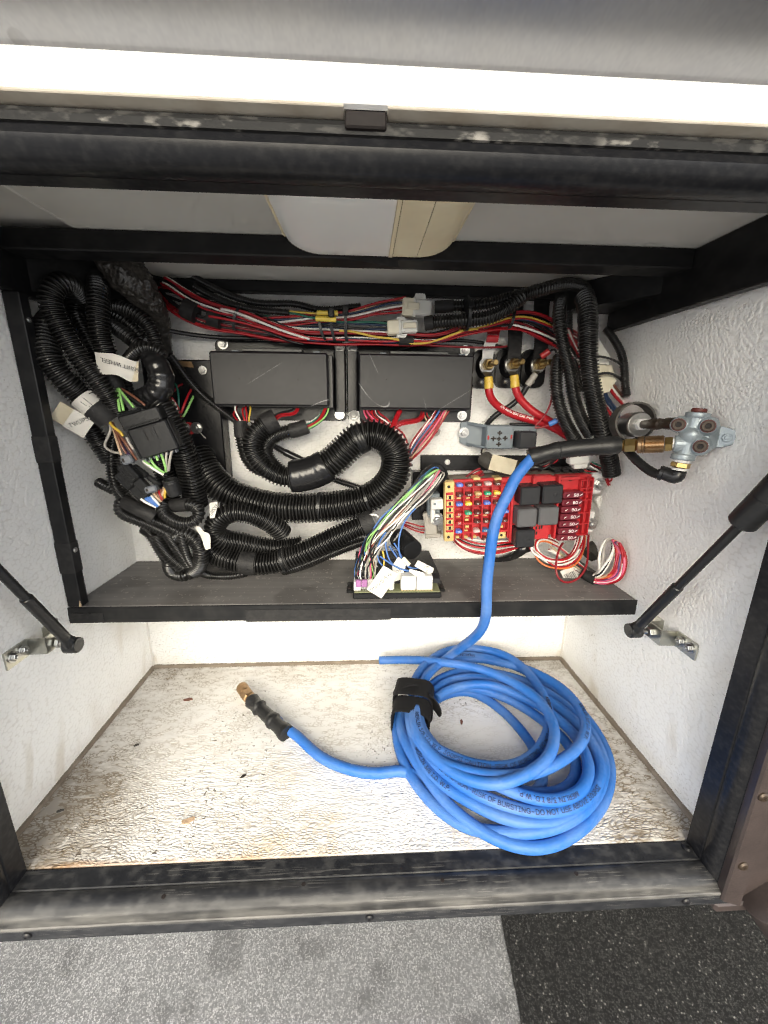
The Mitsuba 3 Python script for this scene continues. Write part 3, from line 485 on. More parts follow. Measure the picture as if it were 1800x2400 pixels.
conduit('conduit hidden behind the connectors, joining the taped sleeve', [(0.0493,-0.0860,0.3439),(0.0511,-0.0880,0.3248),(0.0555,-0.0900,0.3079),(0.0652,-0.0920,0.2934),(0.0787,-0.0940,0.2799)], 0.01463)
conduit('short conduit rising beside the big one behind the rubber cap', [(0.0748,-0.0640,0.3638),(0.0813,-0.0640,0.3388),(0.0848,-0.0620,0.3154),(0.0872,-0.0600,0.2913),(0.0882,-0.0580,0.2759)], 0.02190)
conduit('conduit deep between the arching one and the upright one', [(0.0129,-0.0700,0.5092),(0.0291,-0.0840,0.4861),(0.0388,-0.0880,0.4650),(0.0410,-0.0840,0.4476),(0.0391,-0.0780,0.4317)], 0.01677)
# right side
conduit('conduit hanging at the left of the right cluster in front of the terminal studs', [(0.5693,-0.0550,0.5326),(0.5589,-0.0750,0.5081),(0.5618,-0.0800,0.4853),(0.5693,-0.0800,0.4654),(0.5785,-0.0800,0.4426),(0.5865,-0.0780,0.4193),(0.5984,-0.0760,0.3965),(0.6170,-0.0720,0.3739)], 0.01471)
conduit('conduit bowing down behind the leftmost hanging one of the right cluster', [(0.5726,-0.0580,0.4657),(0.5673,-0.0660,0.4435),(0.5702,-0.0700,0.4194),(0.5783,-0.0720,0.3974),(0.5907,-0.0720,0.3775),(0.6023,-0.0700,0.3635)], 0.01539)
conduit('thickest hanging conduit at the right, passing behind the black hose sleeve', [(0.5880,-0.0700,0.5303),(0.5857,-0.0880,0.5045),(0.5860,-0.0940,0.4793),(0.5895,-0.0960,0.4545),(0.5975,-0.0960,0.4277),(0.6085,-0.0950,0.4018),(0.6205,-0.0920,0.3784),(0.6335,-0.0860,0.3557),(0.6492,-0.0780,0.3237)], 0.02044)
conduit('narrow conduit half hidden between the hanging ones at the right', [(0.5852,-0.0420,0.5201),(0.5857,-0.0480,0.4980),(0.5920,-0.0480,0.4756),(0.6016,-0.0460,0.4517),(0.6126,-0.0420,0.4270)], 0.00912)
conduit('thin conduit running down the back corner at the right wall', [(0.6450,-0.0250,0.5057),(0.6520,-0.0399,0.4870),(0.6550,-0.0537,0.4671),(0.6560,-0.0623,0.4446),(0.6560,-0.0721,0.4205)], 0.00923)
conduit('single conduit arching along the dark top right corner', [(0.6032,-0.0460,0.5423),(0.5790,-0.0620,0.5450),(0.5592,-0.0680,0.5426),(0.5398,-0.0720,0.5373),(0.5224,-0.0720,0.5322),(0.5075,-0.0680,0.5291)], 0.01392)
conduit('upper one of the two conduits running left to the higher white plug', [(0.5164,-0.0660,0.5325),(0.4997,-0.0630,0.5285),(0.4818,-0.0590,0.5242),(0.4620,-0.0560,0.5220),(0.4379,-0.0540,0.5209),(0.4175,-0.0520,0.5198)], 0.01259, [(.80, 1.0, 1.06)])
conduit('lower one of the two conduits running left to the lower white plug', [(0.5122,-0.0780,0.5267),(0.5020,-0.0790,0.5189),(0.4915,-0.0770,0.5115),(0.4762,-0.0740,0.5055),(0.4556,-0.0710,0.5030),(0.4301,-0.0670,0.5017),(0.4044,-0.0620,0.4997)], 0.01516, [(.90, 1.0, 1.0)])
conduit('thin conduit sagging along the back wall above the wire bundle', [(0.1277,-0.0180,0.5545),(0.1551,-0.0270,0.5401),(0.1812,-0.0320,0.5295),(0.2036,-0.0340,0.5243),(0.2261,-0.0350,0.5234),(0.2517,-0.0350,0.5233),(0.2771,-0.0330,0.5187),(0.3063,-0.0300,0.5209),(0.3293,-0.0260,0.5244)], 0.00776)
conduit('thin conduit ending with one yellow and one green wire', [(0.1311,-0.0300,0.5411),(0.1572,-0.0360,0.5280),(0.1794,-0.0390,0.5203),(0.2048,-0.0410,0.5151),(0.2237,-0.0410,0.5137),(0.2443,-0.0410,0.5127)], 0.00736)
# shiny taped bend and wrapped bundle
def wrapped(label, name, path, widths, matn, amp, sc, seed, tube_k=56, step=.0012):
    q = spl(path, step); s = np.linspace(0, 1, len(q)); R = np.interp(s, np.linspace(0, 1, len(widths)), widths)/2
    t, a, b = frames(q); th = np.arange(tube_k)*2*np.pi/tube_k
    base = q[:, None]+R[:, None, None]*(np.cos(th)[None, :, None]*a[:, None]+np.sin(th)[None, :, None]*b[:, None])
    n = np.abs(meshkit.fbm(base*sc, 4, seed)-.5)*2; n2 = meshkit.noise(base*sc*.35, seed+9)
    rr = R[:, None]*(1-amp*(1-n)**2*.8+amp*(n2-.5))
    return solo(name, tube(q, rr, tube_k), matn, label, 'cable bundle', 50)
wrapped('crumpled black plastic wrapped bundle coming down from the dark top left corner', 'wrapped_bundle', [(0.0473,-0.0620,0.5745),(0.0709,-0.0800,0.5544),(0.0841,-0.0820,0.5368),(0.0914,-0.0700,0.5202),(0.0940,-0.0500,0.5058),(0.0925,-0.0340,0.4898),(0.0889,-0.0240,0.4750),(0.0863,-0.0180,0.4612)],
        [0.03336, 0.04331, 0.04692, 0.04307, 0.03223, 0.02115, 0.01407, 0.01173], 'm_wrap', .22, 130, 3, 90, .0009)
q = spl([(0.0943,-0.0840,0.4570),(0.1044,-0.0870,0.4461),(0.1077,-0.0880,0.4320),(0.1031,-0.0880,0.4199),(0.0904,-0.0860,0.4125),(0.0788,-0.0820,0.4097)], .0012)
R = 0.02353/2*np.interp(np.linspace(0, 1, len(q)), [0, .2, .6, 1], [.8, 1.05, 1.15, .95])[:, None]*(1+.05*np.sin(np.arange(len(q))*.9+2*np.sin(np.arange(len(q))*.13))[:, None]*(.4+.6*meshkit.noise(q*90, 4))[:, None]*np.ones(22))
solo('taped_bend', tube(q, R, 22), 'm_tape', 'shiny tape-wrapped bend of harness right of the crooked paper tag', 'cable bundle', 50)
q = spl([(0.0542,-0.0980,0.2923),(0.0696,-0.1060,0.2880),(0.0804,-0.1080,0.2830),(0.0885,-0.1070,0.2777)], .002)
solo('taped_sleeve', tube(q, 0.01560/2*(1+.18*(meshkit.noise(np.repeat(q, 14, 0).reshape(-1, 14, 3)*160+np.arange(14)[None, :, None]*.7, 5)-.5)), 14), 'm_clothtape', 'black cloth-taped sleeve gathering the wires under the connectors', 'cable bundle', 45)
# cable clip holding the loop
clip = thing('cable_clip', 'silver metal clip with black rubber band holding the conduit loop to the plate', 'clip')
F = quad(*[(0.3132,-0.0450,0.3979),(0.3266,-0.0450,0.3996),(0.3151,-0.0500,0.3816)])
part(clip, 'metal_tab', extr(F, rrect(0, F.w, 0, F.h*1.05, .002), -.0012, .0003), 'm_white', False)
bolt(clip, F(F.w*.5, F.h*.32, .0005), F.n, .0046)
q = [(0.3221,-0.0660,0.3813),(0.3303,-0.0920,0.3683),(0.3350,-0.0660,0.3512)]; c0 = V((0.3286,-0.0600,0.3659))
rb = 0.03459/2*1.09; tdir = unit(V((0.3427,-0.0610,0.3719))-V((0.3154,-0.0600,0.3582)))
part(clip, 'rubber_band', lathe(c0-tdir*0.00646, c0+tdir*0.00646, [(0, rb*.93), (.001, rb), (2*0.00646-.001, rb), (2*0.00646, rb*.93)], 26), 'm_blackplastic', 40)
def tie(parent, c, axis, r, w=.0032, th=.0010, name='cable_tie', head=True, matn='m_blackplastic', hd=None):
    axis = unit(axis); c = V(c); ms = [lathe(c-axis*w/2, c+axis*w/2, [(0, r), (.0002, r+th), (w-.0002, r+th), (w, r)], 24)]
    if head:
        d = unit(V(0, -1, .25) if hd is None else hd); d = unit(d-axis*np.dot(d, axis)); s = np.cross(axis, d); o = c+d*(r+th*.8)
        Fh = Fr(o, axis, s); Fh.n = d; ms.append(chbox(Fh, -w*.75, w*.75, -.0032, .0032, 0, .0032, .0005))
    return part(parent, name, ms, matn, 30)
big = [k for k, l in labels.items() if l.get('label', '').startswith('large S-shaped')][0]
tie(big, (0.2741,-0.0530,0.2763), (1, 0, -.02), 0.03717/2)
tie(big, (0.3364,-0.0570,0.2874), (1, 0, .35), 0.03734/2)
main = [k for k, l in labels.items() if l.get('label', '').startswith('lower main')][0]
tie(main, (0.2281,-0.0760,0.2114), (1, 0, .25), 0.02919/2, hd=(0, -.7, -.7))
up = [k for k, l in labels.items() if l.get('label', '').startswith('upper one of the two')][0]
tie(up, (0.4527,-0.0640,0.5110), (1, 0, .06), 0.01801*.98, .0036, .0012)
# ---------------------------------------------------------------- paper tags
def ribbon(path, wid, th=.0003):
    """paper strip along path, width vectors wid (one per point)"""
    p = spl(path, .0015); s = np.linspace(0, 1, len(p)); w = np.stack([np.interp(s, np.linspace(0, 1, len(wid)), np.array(wid)[:, i]) for i in range(3)], 1)
    n = np.cross(np.gradient(p, axis=0), w); n /= np.linalg.norm(n, axis=1, keepdims=True); n *= np.sign(-n[:, 1:2].mean())
    v = np.stack([p-w/2, p+w/2, p+w/2-n*th, p-w/2-n*th], 1).reshape(-1, 3); f = []
    for i in range(len(p)-1):
        for j in range(4): a = i*4+j; b = i*4+(j+1) % 4; f += [(a, b, b+4), (a, b+4, a+4)]
    e = len(v)-4; f += [(0, 2, 1), (0, 3, 2), (e, e+1, e+2), (e, e+2, e+3)]
    m = trimesh.Trimesh(v, f, process=False); m.fix_normals(); return m
def letter(parent, F, text, a, b, h, ang=0.0, c=.00015, matn='m_ink', name='lettering', bold=False, sx=1.0, th=.00015):
    m = meshkit.text_mesh(text, h, th, bold); v = m.vertices.copy(); v[:, 0] *= sx; v[:, :2] -= [(v[:, 0].max()+v[:, 0].min())/2, h/2]
    ca, sa = math.cos(math.radians(ang)), math.sin(math.radians(ang)); x = v[:, 0]*ca-v[:, 1]*sa; y = v[:, 0]*sa+v[:, 1]*ca
    w = F.o+(a+x)[:, None]*F.u+(b-y)[:, None]*F.v+(c+v[:, 2])[:, None]*F.n
    m = trimesh.Trimesh(w, m.faces, process=False)
    if m.volume < 0: m.invert()
    return part(parent, name, m, matn, False)
tag1 = thing('paper_tag', 'crooked paper tag with upside-down printing folded round the upright conduit', 'tag')
pa = [(0.0546,-0.1120,0.4459),(0.0666,-0.1140,0.4449),(0.0752,-0.1130,0.4441),(0.0822,-0.1090,0.4405),(0.0881,-0.1050,0.4379)]; wv = [V(a)-V(b) for a, b in zip([(0.0556,-0.1120,0.4568),(0.0673,-0.1140,0.4557),(0.0770,-0.1130,0.4546),(0.0850,-0.1090,0.4516),(0.0923,-0.1050,0.4486)], [(0.0553,-0.1120,0.4356),(0.0670,-0.1140,0.4346),(0.0767,-0.1130,0.4338),(0.0803,-0.1090,0.4310),(0.0842,-0.1050,0.4278)])]
part(tag1, 'sheet', ribbon(pa, wv), 'm_paper', 60)
part(tag1, 'adhesive_end', ribbon([(0.0880,-0.1046,0.4381),(0.0914,-0.1030,0.4386)], [V(a)-V(b) for a, b in zip([(0.0922,-0.1046,0.4486),(0.0953,-0.1030,0.4487)], [(0.0841,-0.1046,0.4278),(0.0918,-0.1030,0.4282)])]), 'm_paperold', 60)
F = quad(*[(0.0727,-0.1136,0.4491),(0.0917,-0.1090,0.4438),(0.0695,-0.1136,0.4389)])
letter(tag1, F, 'SMART WHEEL', F.w*.45, F.h*.30, .0040, 180, .0012)
tag2 = thing('paper_tag', 'paper band wrapped round the taped end of the leftmost conduit', 'tag')
F = quad(*[(0.0578,-0.1360,0.4178),(0.0707,-0.1310,0.4035),(0.0409,-0.1370,0.4030)]); 
nb = 9; path = [F(F.w*(-.12+1.24*i/nb), F.h*.5, -.016+.020*math.sin(math.pi*(i+.5)/(nb+1))) for i in range(nb+1)]
ax = unit(V((0.0483,-0.1050,0.3932))-V((0.0310,-0.1120,0.4153))); c1 = V((0.0393,-0.1090,0.4036)); rr = 0.02372/2*1.07; hw = 0.01015
part(tag2, 'sheet', lathe(c1-ax*hw, c1+ax*hw, [(0, rr*.985), (.0002, rr), (2*hw-.0002, rr), (2*hw, rr*.985)], 28), 'm_paper', 40)
Fb = quad(*[(0.0487,-0.1330,0.4123),(0.0609,-0.1300,0.4004),(0.0408,-0.1330,0.4022)])
for a0, b0, a1, b1 in ((.1, .05, .95, .12), (.15, .45, .5, .42), (.6, .3, .95, .5)): part(tag2, 'pen_mark', tube([Fb(Fb.w*a0, Fb.h*b0, .0015), Fb(Fb.w*a1, Fb.h*b1, .0015)], .0003, 6), 'm_ink')
tag3 = thing('paper_tag', 'curled paper tag with a tan sticky edge hanging against the left wall', 'tag')
F = quad(*[(0.0281,-0.1180,0.3988),(0.0434,-0.1120,0.3860),(0.0171,-0.1190,0.3793)])
part(tag3, 'sheet', ribbon([F(F.w*.5, F.h*t, z) for t, z in ((0, 0), (.5, .0012), (1, 0))], [F.u*F.w]*3), 'm_paper', 60)
part(tag3, 'adhesive_edge', ribbon([F(-F.w*.02-.006, F.h*t, -.002) for t in (.05, .5, .98)], [F.u*.014]*3), 'm_paperold', 60)
letter(tag3, F, 'TWUPS', F.w*.46, F.h*.40, .0042, 62, .0016)
tag4 = thing('paper_tag', 'small folded white tag beside the U-shaped conduit bend', 'tag')
F = quad(*[(0.1519,-0.1040,0.2936),(0.1596,-0.1000,0.2937),(0.1432,-0.1060,0.2767)]); part(tag4, 'sheet', extr(F, Polygon([(0, 0), (F.w, -.001), (F.w*1.0, F.h*.25), (F.w*.45, F.h*1.02), (-.001, F.h)]), 0, .0003), 'm_paper', False)
letter(tag4, F, 'DRIVE', F.w*.45, F.h*.45, .0038, 55, .0004)
tag5 = thing('paper_tag', 'torn crumpled white tag in the lower bunch of conduits', 'tag')
part(tag5, 'sheet', ribbon([(0.1292,-0.1040,0.2641),(0.1389,-0.1080,0.2621),(0.1455,-0.1100,0.2551),(0.1460,-0.1080,0.2441),(0.1458,-0.1060,0.2369)], [V(.014, -.002, .006), V(.013, -.003, -.006), V(.012, -.004, .004), V(.009, 0, .005), V(.006, 0, .002)]), 'm_paper', 40)
letter(tag5, quad(*[(0.1351,-0.1120,0.2609),(0.1454,-0.1140,0.2564),(0.1322,-0.1120,0.2507)]), 'KEY', .008, .006, .0036, -70, .0006)
# ---------------------------------------------------------------- wires
def wire(parent, path, c, r=.0012, k=8, step=.004, name='wire'):
    return part(parent, name, tube(spl(path, step), r, k), 'wire_'+c, True)
def wires(parent, path, cols, spread, r=.0012, seed=0, jit=.25, flat=.55, taper=None):
    """a loose bundle: each colour is one wire, keeping its own place across the bundle"""
    g = np.random.default_rng(seed); p = V(path); t, a, b = frames(p)
    view = unit(eye*0+V(0, -1, .1)); out = []
    for i, c in enumerate(cols):
        side = np.cross(t, view); side /= np.linalg.norm(side, axis=1, keepdims=True)+1e-9; dep = np.cross(side, t)
        s0 = (2*(i+.5)/len(cols)-1)*1.0+g.normal()*.12; d0 = g.uniform(-1, 1)
        sp = spread*(np.ones(len(p)) if taper is None else np.interp(np.linspace(0, 1, len(p)), np.linspace(0, 1, len(taper)), taper))
        o = side*(sp*(s0+g.normal(size=len(p))*jit))[:, None]+dep*(sp*flat*(d0+g.normal(size=len(p))*jit))[:, None]
        out.append(wire(parent, p+o, c, r))
    return out
Rr, Dr, Wh, Bk, Ye, Br, Nv, Gr, Bl, Pk, Or, Gy, Tn, Li = 'red darkred white black yellow brown navy green blue pink orange grey tan lime'.split()
# ---- main overhead bundle
hb = thing('wire_bundle', 'overhead bundle of red, white, black and yellow wires tied along the back wall', 'wires')
G1 = [(0.0915,-0.0340,0.5334),(0.1030,-0.0360,0.5187),(0.1184,-0.0380,0.5093),(0.1456,-0.0380,0.4995),(0.1801,-0.0380,0.4945),(0.2246,-0.0380,0.4875),(0.2602,-0.0380,0.4848),(0.2995,-0.0380,0.4840),(0.3392,-0.0380,0.4841),(0.3723,-0.0400,0.4826)]+[(0.3976,-0.0420,0.4839),(0.4238,-0.0440,0.4878),(0.4562,-0.0460,0.4966),(0.4890,-0.0460,0.5020),(0.5162,-0.0440,0.5054),(0.5447,-0.0420,0.4990),(0.5745,-0.0400,0.4865),(0.6041,-0.0360,0.4758)]
wires(hb, G1, [Bk, Rr, Bk, Rr, Wh, Dr, Bk, Rr, Dr, Rr], .0062, .00125, 1, .10, taper=[.9, 1.1, 1, 1, 1.2, 1])
G2 = [(0.1010,-0.0380,0.5439),(0.1118,-0.0400,0.5374),(0.1313,-0.0420,0.5260),(0.1603,-0.0440,0.5147),(0.1832,-0.0440,0.5093),(0.2109,-0.0440,0.5011),(0.2485,-0.0440,0.4900),(0.2805,-0.0440,0.4864),(0.3195,-0.0440,0.4871),(0.3653,-0.0440,0.4867)]+[(0.3773,-0.0460,0.4878),(0.4067,-0.0480,0.4853),(0.4329,-0.0480,0.4897),(0.4551,-0.0500,0.4979),(0.4875,-0.0500,0.5055),(0.5133,-0.0500,0.5125),(0.5411,-0.0470,0.5122),(0.5710,-0.0430,0.5030),(0.6028,-0.0380,0.4904)]
wires(hb, G2, [Bk, Wh, Rr, Bk, Dr, Bk, Rr, Bk, Wh, Rr, Nv], .0062, .00125, 2, .10, taper=[1, 1, .9, 1, 1.2, 1, .8, 1, 1.1])
G3 = [(0.1972,-0.0400,0.5022),(0.2264,-0.0420,0.5024),(0.2554,-0.0430,0.5052),(0.2812,-0.0440,0.5076),(0.3134,-0.0460,0.5099),(0.3390,-0.0480,0.5158),(0.3613,-0.0490,0.5207),(0.3836,-0.0500,0.5239)]
wires(hb, G3, [Br, Tn, Rr, Nv, Rr, Wh, Dr, Rr], .0068, .00125, 3, .10, taper=[.6, .7, .8, .8, 1, 1.2])
G4 = [(0.2029,-0.0360,0.5076),(0.2351,-0.0380,0.5019),(0.2611,-0.0400,0.4990),(0.2872,-0.0420,0.4989),(0.3196,-0.0440,0.4985),(0.3391,-0.0450,0.4981),(0.3625,-0.0460,0.4972)]
wires(hb, G4, [Bk, Gr, Nv, Wh, Bk, Nv, Wh], .0055, .0012, 4, .10, taper=[.7, .8, 1, 1.1])
G5 = [(0.0916,-0.0300,0.5373),(0.1093,-0.0320,0.5337),(0.1318,-0.0360,0.5251),(0.1568,-0.0380,0.5165),(0.1789,-0.0400,0.5101),(0.2039,-0.0410,0.5028),(0.2322,-0.0420,0.4921),(0.2609,-0.0420,0.4857)]
wires(hb, G5, [Bk, Bk, Bk, Dr, Bk, Bk, Bk, Bk], .0080, .00125, 5, .12)
wire(hb, [(0.1675,-0.0520,0.5127),(0.1859,-0.0530,0.5086),(0.2070,-0.0530,0.5013),(0.2282,-0.0530,0.4936),(0.2497,-0.0520,0.4869),(0.2683,-0.0500,0.4825)], Wh, .0014)
wire(hb, [(0.1526,-0.0510,0.5049),(0.1849,-0.0520,0.4996),(0.2185,-0.0520,0.4916),(0.2431,-0.0510,0.4848),(0.2651,-0.0500,0.4821)], Rr, .0014)
wire(hb, [(0.1653,-0.0500,0.5131),(0.1917,-0.0510,0.5109),(0.2098,-0.0510,0.5047),(0.2342,-0.0510,0.4950),(0.2620,-0.0500,0.4851),(0.2906,-0.0490,0.4825)], Rr, .0013)
wire(hb, [(0.2448,-0.0440,0.5132),(0.2593,-0.0460,0.5122),(0.2754,-0.0480,0.5110),(0.2881,-0.0490,0.5105)], Ye, .0012); wire(hb, [(0.2448,-0.0440,0.5121),(0.2577,-0.0460,0.5096),(0.2721,-0.0480,0.5063),(0.2880,-0.0490,0.5058)], Gr, .0012)
wire(hb, [(0.3037,-0.0500,0.4921),(0.3262,-0.0510,0.4902),(0.3487,-0.0510,0.4859),(0.3714,-0.0510,0.4839)]+[(0.3934,-0.0510,0.4795),(0.4226,-0.0520,0.4838),(0.4513,-0.0530,0.4940),(0.4708,-0.0530,0.4968)], Ye, .0014)
wire(hb, [(0.4480,-0.0530,0.4946),(0.4803,-0.0530,0.5009),(0.5091,-0.0530,0.5101),(0.5329,-0.0510,0.5112),(0.5548,-0.0480,0.5063),(0.5708,-0.0440,0.5013)], Ye, .0013)
wire(hb, [(0.5101,-0.0520,0.5031),(0.5420,-0.0490,0.4968),(0.5725,-0.0440,0.4874),(0.5966,-0.0400,0.4774)], Wh, .0014)
wire(hb, [(0.4033,-0.0400,0.4795),(0.4372,-0.0380,0.4789),(0.4662,-0.0370,0.4784),(0.4959,-0.0340,0.4793),(0.5156,-0.0300,0.4816)], Dr, .0012)
for s, e, w in (((0.1215,-0.0420,0.5154), (0.1356,-0.0420,0.5088), 0.02285), ((0.1487,-0.0420,0.5053), (0.1630,-0.0420,0.5012), 0.01792)):
    part(hb, 'tape_wrap', lathe(s, e, [(0, w*.48), (.001, w*.5), (np.linalg.norm(V(e)-V(s)), w*.5)], 18), 'm_clothtape', 40)
s, e = (0.3758,-0.0480,0.4831), (0.3930,-0.0480,0.4834); w = 0.01126; part(hb, 'tape_wrap', lathe(s, e, [(0, w*.48), (.001, w*.5), (np.linalg.norm(V(e)-V(s)), w*.5)], 18), 'm_clothtape', 40)
def flat_tie(parent, p, w=.0034, th=.0012):
    q = spl(p, .002); part(parent, 'cable_tie', ribbon(q, [V(w, 0, 0)]*len(p), th), 'm_blackplastic', 40)
flat_tie(hb, [(0.1792,-0.0460,0.4906),(0.1807,-0.0520,0.4996),(0.1850,-0.0540,0.5092),(0.1879,-0.0520,0.5151)])
flat_tie(hb, [(0.2887,-0.0480,0.4804),(0.2840,-0.0540,0.4867),(0.2815,-0.0560,0.4975),(0.2807,-0.0560,0.5096)]); flat_tie(hb, [(0.2986,-0.0480,0.4800),(0.2962,-0.0540,0.4881),(0.2945,-0.0570,0.4987),(0.2935,-0.0600,0.5090),(0.2939,-0.0560,0.5137)]); flat_tie(hb, [(0.3128,-0.0480,0.4808),(0.3117,-0.0540,0.4884),(0.3117,-0.0570,0.4990),(0.3119,-0.0580,0.5109),(0.3130,-0.0540,0.5184)])
flat_tie(hb, [(0.5068,-0.0580,0.4970),(0.5094,-0.0620,0.5042),(0.5104,-0.0620,0.5120),(0.5125,-0.0580,0.5185)])
for o in ((0.2958,-0.0620,0.5092), (0.3120,-0.0600,0.5122)): part(hb, 'tie_head', wbox(o[0]-.0035, o[0]+.0035, o[1]-.003, o[1]+.001, o[2]-.005, o[2]+.005), 'm_blackplastic', False)
for s, e, w in (((0.2787,-0.0560,0.5098), (0.3030,-0.0560,0.5101), 0.00576), ((0.2771,-0.0580,0.5034), (0.3010,-0.0580,0.5030), 0.00624)):
    part(hb, 'yellow_sleeve', lathe(s, e, [(0, w*.46), (.001, w*.5), (np.linalg.norm(V(e)-V(s))*.5, w*.47), (np.linalg.norm(V(e)-V(s)), w*.5)], 16), 'fuse_yellow', 40)
def print_on(parent, p, text, h, matn, r, phi=0.0, name='lettering', s0=.0, gap=0, flip=1):
    """lettering bent along a round cable: path p, radius r, at angle phi from the side facing the opening"""
    q = spl(p, .001); s = np.r_[0, np.cumsum(np.linalg.norm(np.diff(q, axis=0), axis=1))]; t = np.gradient(q, axis=0); t /= np.linalg.norm(t, axis=1, keepdims=True)
    m = meshkit.text_mesh(text, h, .00012, True).subdivide_to_size(max(h*.45, .0012)); x, y, z = m.vertices.T
    if flip < 0: x, y = x.max()-x, h-y
    S_ = np.clip(s0+x, 0, s[-1]); c = np.stack([np.interp(S_, s, q[:, i]) for i in range(3)], 1); tt = np.stack([np.interp(S_, s, t[:, i]) for i in range(3)], 1)
    nrm = V(math.sin(phi)*0, -math.cos(phi), math.sin(phi)); nn = nrm-tt*(tt@nrm)[:, None]; nn /= np.linalg.norm(nn, axis=1, keepdims=True); bb = np.cross(nn, tt)
    al = (y-h/2)/r; v = c+(nn*np.cos(al)[:, None]+bb*np.sin(al)[:, None])*(r+.00012+z)[:, None]
    return part(parent, name, trimesh.Trimesh(v, m.faces, process=False), matn, False)
# ---- white plugs
def molex(fr_, lab_, flip):
    k = thing('wire_plug', lab_, 'plug', 'white plugs on the overhead bundle'); F = fr_; w, h = F.w, F.h
    part(k, 'socket_half', chbox(F, 0, w*.40, h*.02, h*.98, -.016, 0, .0012), 'm_ivory', False)
    part(k, 'plug_half', chbox(F, w*.41, w*.97, h*.06, h*.92, -.0155, -.0008, .0012), 'm_clear', False)
    part(k, 'collar', chbox(F, w*.35, w*.46, -h*.03, h*1.03, -.017, .0008, .0010), 'm_clear', False)
    part(k, 'latch', chbox(F, w*(.16 if not flip else .5), w*(.55 if not flip else .92), h*.28, h*.66, 0, .0028, .0008), 'm_ivory', False)
    part(k, 'latch_tab', extr(F, Polygon([(w*.42, -h*.28), (w*.72, -h*.28), (w*.78, 0.02*h), (w*.36, .02*h)]) if not flip else Polygon([(w*.28, h*.98), (w*.34, h*1.22), (w*.58, h*1.22), (w*.64, h*.98)]), -.012, -.004), 'm_clear', False)
    if flip: part(k, 'latch_tab', extr(F, Polygon([(w*.28, h*.06), (w*.32, -h*.2), (w*.56, -h*.2), (w*.62, h*.06)]), -.012, -.004), 'm_clear', False)
molex(quad(*[(0.3790,-0.0560,0.5294),(0.4149,-0.0560,0.5278),(0.3791,-0.0560,0.5092)]), 'higher ivory wire plug, with red, white and brown wires going in', False)
molex(quad(*[(0.3606,-0.0620,0.5032),(0.3971,-0.0620,0.5053),(0.3608,-0.0620,0.4873)]), 'lower ivory wire plug, with navy and black wires going in', True)
# ---------------------------------------------------------------- relay boxes on their plates
RB = []
for lab_, s, pl, sd in (('left black relay box with scratched lid on the back wall', [(0.1464,-0.0460,0.4679),(0.2889,-0.0460,0.4667),(0.1473,-0.0460,0.4046)], [(0.1402,-0.0030,0.4864),(0.2559,-0.0030,0.4847),(0.1369,-0.0030,0.3845)], 0),
                 ('right black relay box with scratched lid on the back wall', [(0.3267,-0.0460,0.4679),(0.4705,-0.0460,0.4664),(0.3246,-0.0460,0.4026)], [(0.3117,-0.0030,0.4845),(0.4756,-0.0030,0.4816),(0.3097,-0.0030,0.3854)], 1)):
    k = thing('relay_box', lab_, 'relay box'); F = quad(*s); F2 = Fr(V(F.o[0], -.046, F.o[2]), (F.w, 0, 0), (0, 0, -F.h)); F = F2; w, h = F.w, F.h
    part(k, 'lid', chbox(F, 0, w, 0, h, -.013, 0, .0020), 'm_boxplastic', False)
    part(k, 'lid_rim', chbox(F, w*.012, w*1.035 if sd == 0 else w*.985, h*.015, h*1.03, -.030, -.0132, .0008), 'm_blackplastic', False)
    part(k, 'housing', chbox(F, w*.03, w*.965, h*.04, h*1.02, -.0425, -.0302, .0008), 'm_blackplastic', False)
    for t in (.24, .74): part(k, 'sink_mark', lathe(F(w*t, h*(.50 if sd == 0 else .46), -.0003), F(w*t, h*.5, .001), [(0, .0011), (.0004, .0009), (.00045, .0004)], 12), 'm_slot', 30)
    part(k, 'latch_bar', chbox(F, w*.27, w*.78, -.0042, -.0004, -.020, -.004, .0006), 'm_blackplastic', False)
    for t in (.21, .90): part(k, 'latch_clip', chbox(F, w*t-.004, w*t+.004, -.0022, -.0004, -.012, -.006, .0004), 'm_greyblock', False)
    RB.append((k, F))
mp = thing('mounting_plate', 'black folded metal plates with a rounded double rib between the two relay boxes', 'plate')
x0, x1 = (0.1401,-0.0030,0.4858)[0], (0.3099,-0.0030,0.4446)[0]; z0, z1 = (0.2857,-0.0030,0.3858)[2], (0.1438,-0.0030,0.4862)[2]; xr = (0.4814,-0.0030,0.3866)[0]
FP = Fr((0, -.0004, 0), (1, 0, 0), (0, 0, -1))
part(mp, 'left_plate', extr(FP, rrect(x0, x1-.0006, -z1, -z0, .006), 0, .0030), 'm_powder', False)
part(mp, 'right_plate', extr(FP, rrect(x1+.0006, xr, -z1, -z0, .006), 0, .0031), 'm_powder', False)
for sgn in (-1, 1): part(mp, 'rib', hull([(x1+sgn*a, -d, z) for a, d in ((.0006, .0036), (.0008, .0150), (.0024, .0168), (.0130, .0168), (.0152, .0152), (.0172, .0036)) for z in (z0+.012, z1-.012)]), 'm_powder', 40)
for q in ((0.1507,-0.0090,0.4817), (0.3013,-0.0090,0.4805), (0.3178,-0.0090,0.4798), (0.2997,-0.0090,0.3942), (0.4681,-0.0090,0.4789), (0.4693,-0.0090,0.3945)): bolt(mp, (q[0], -.0036, q[2]), (0, -1, 0), .0046)
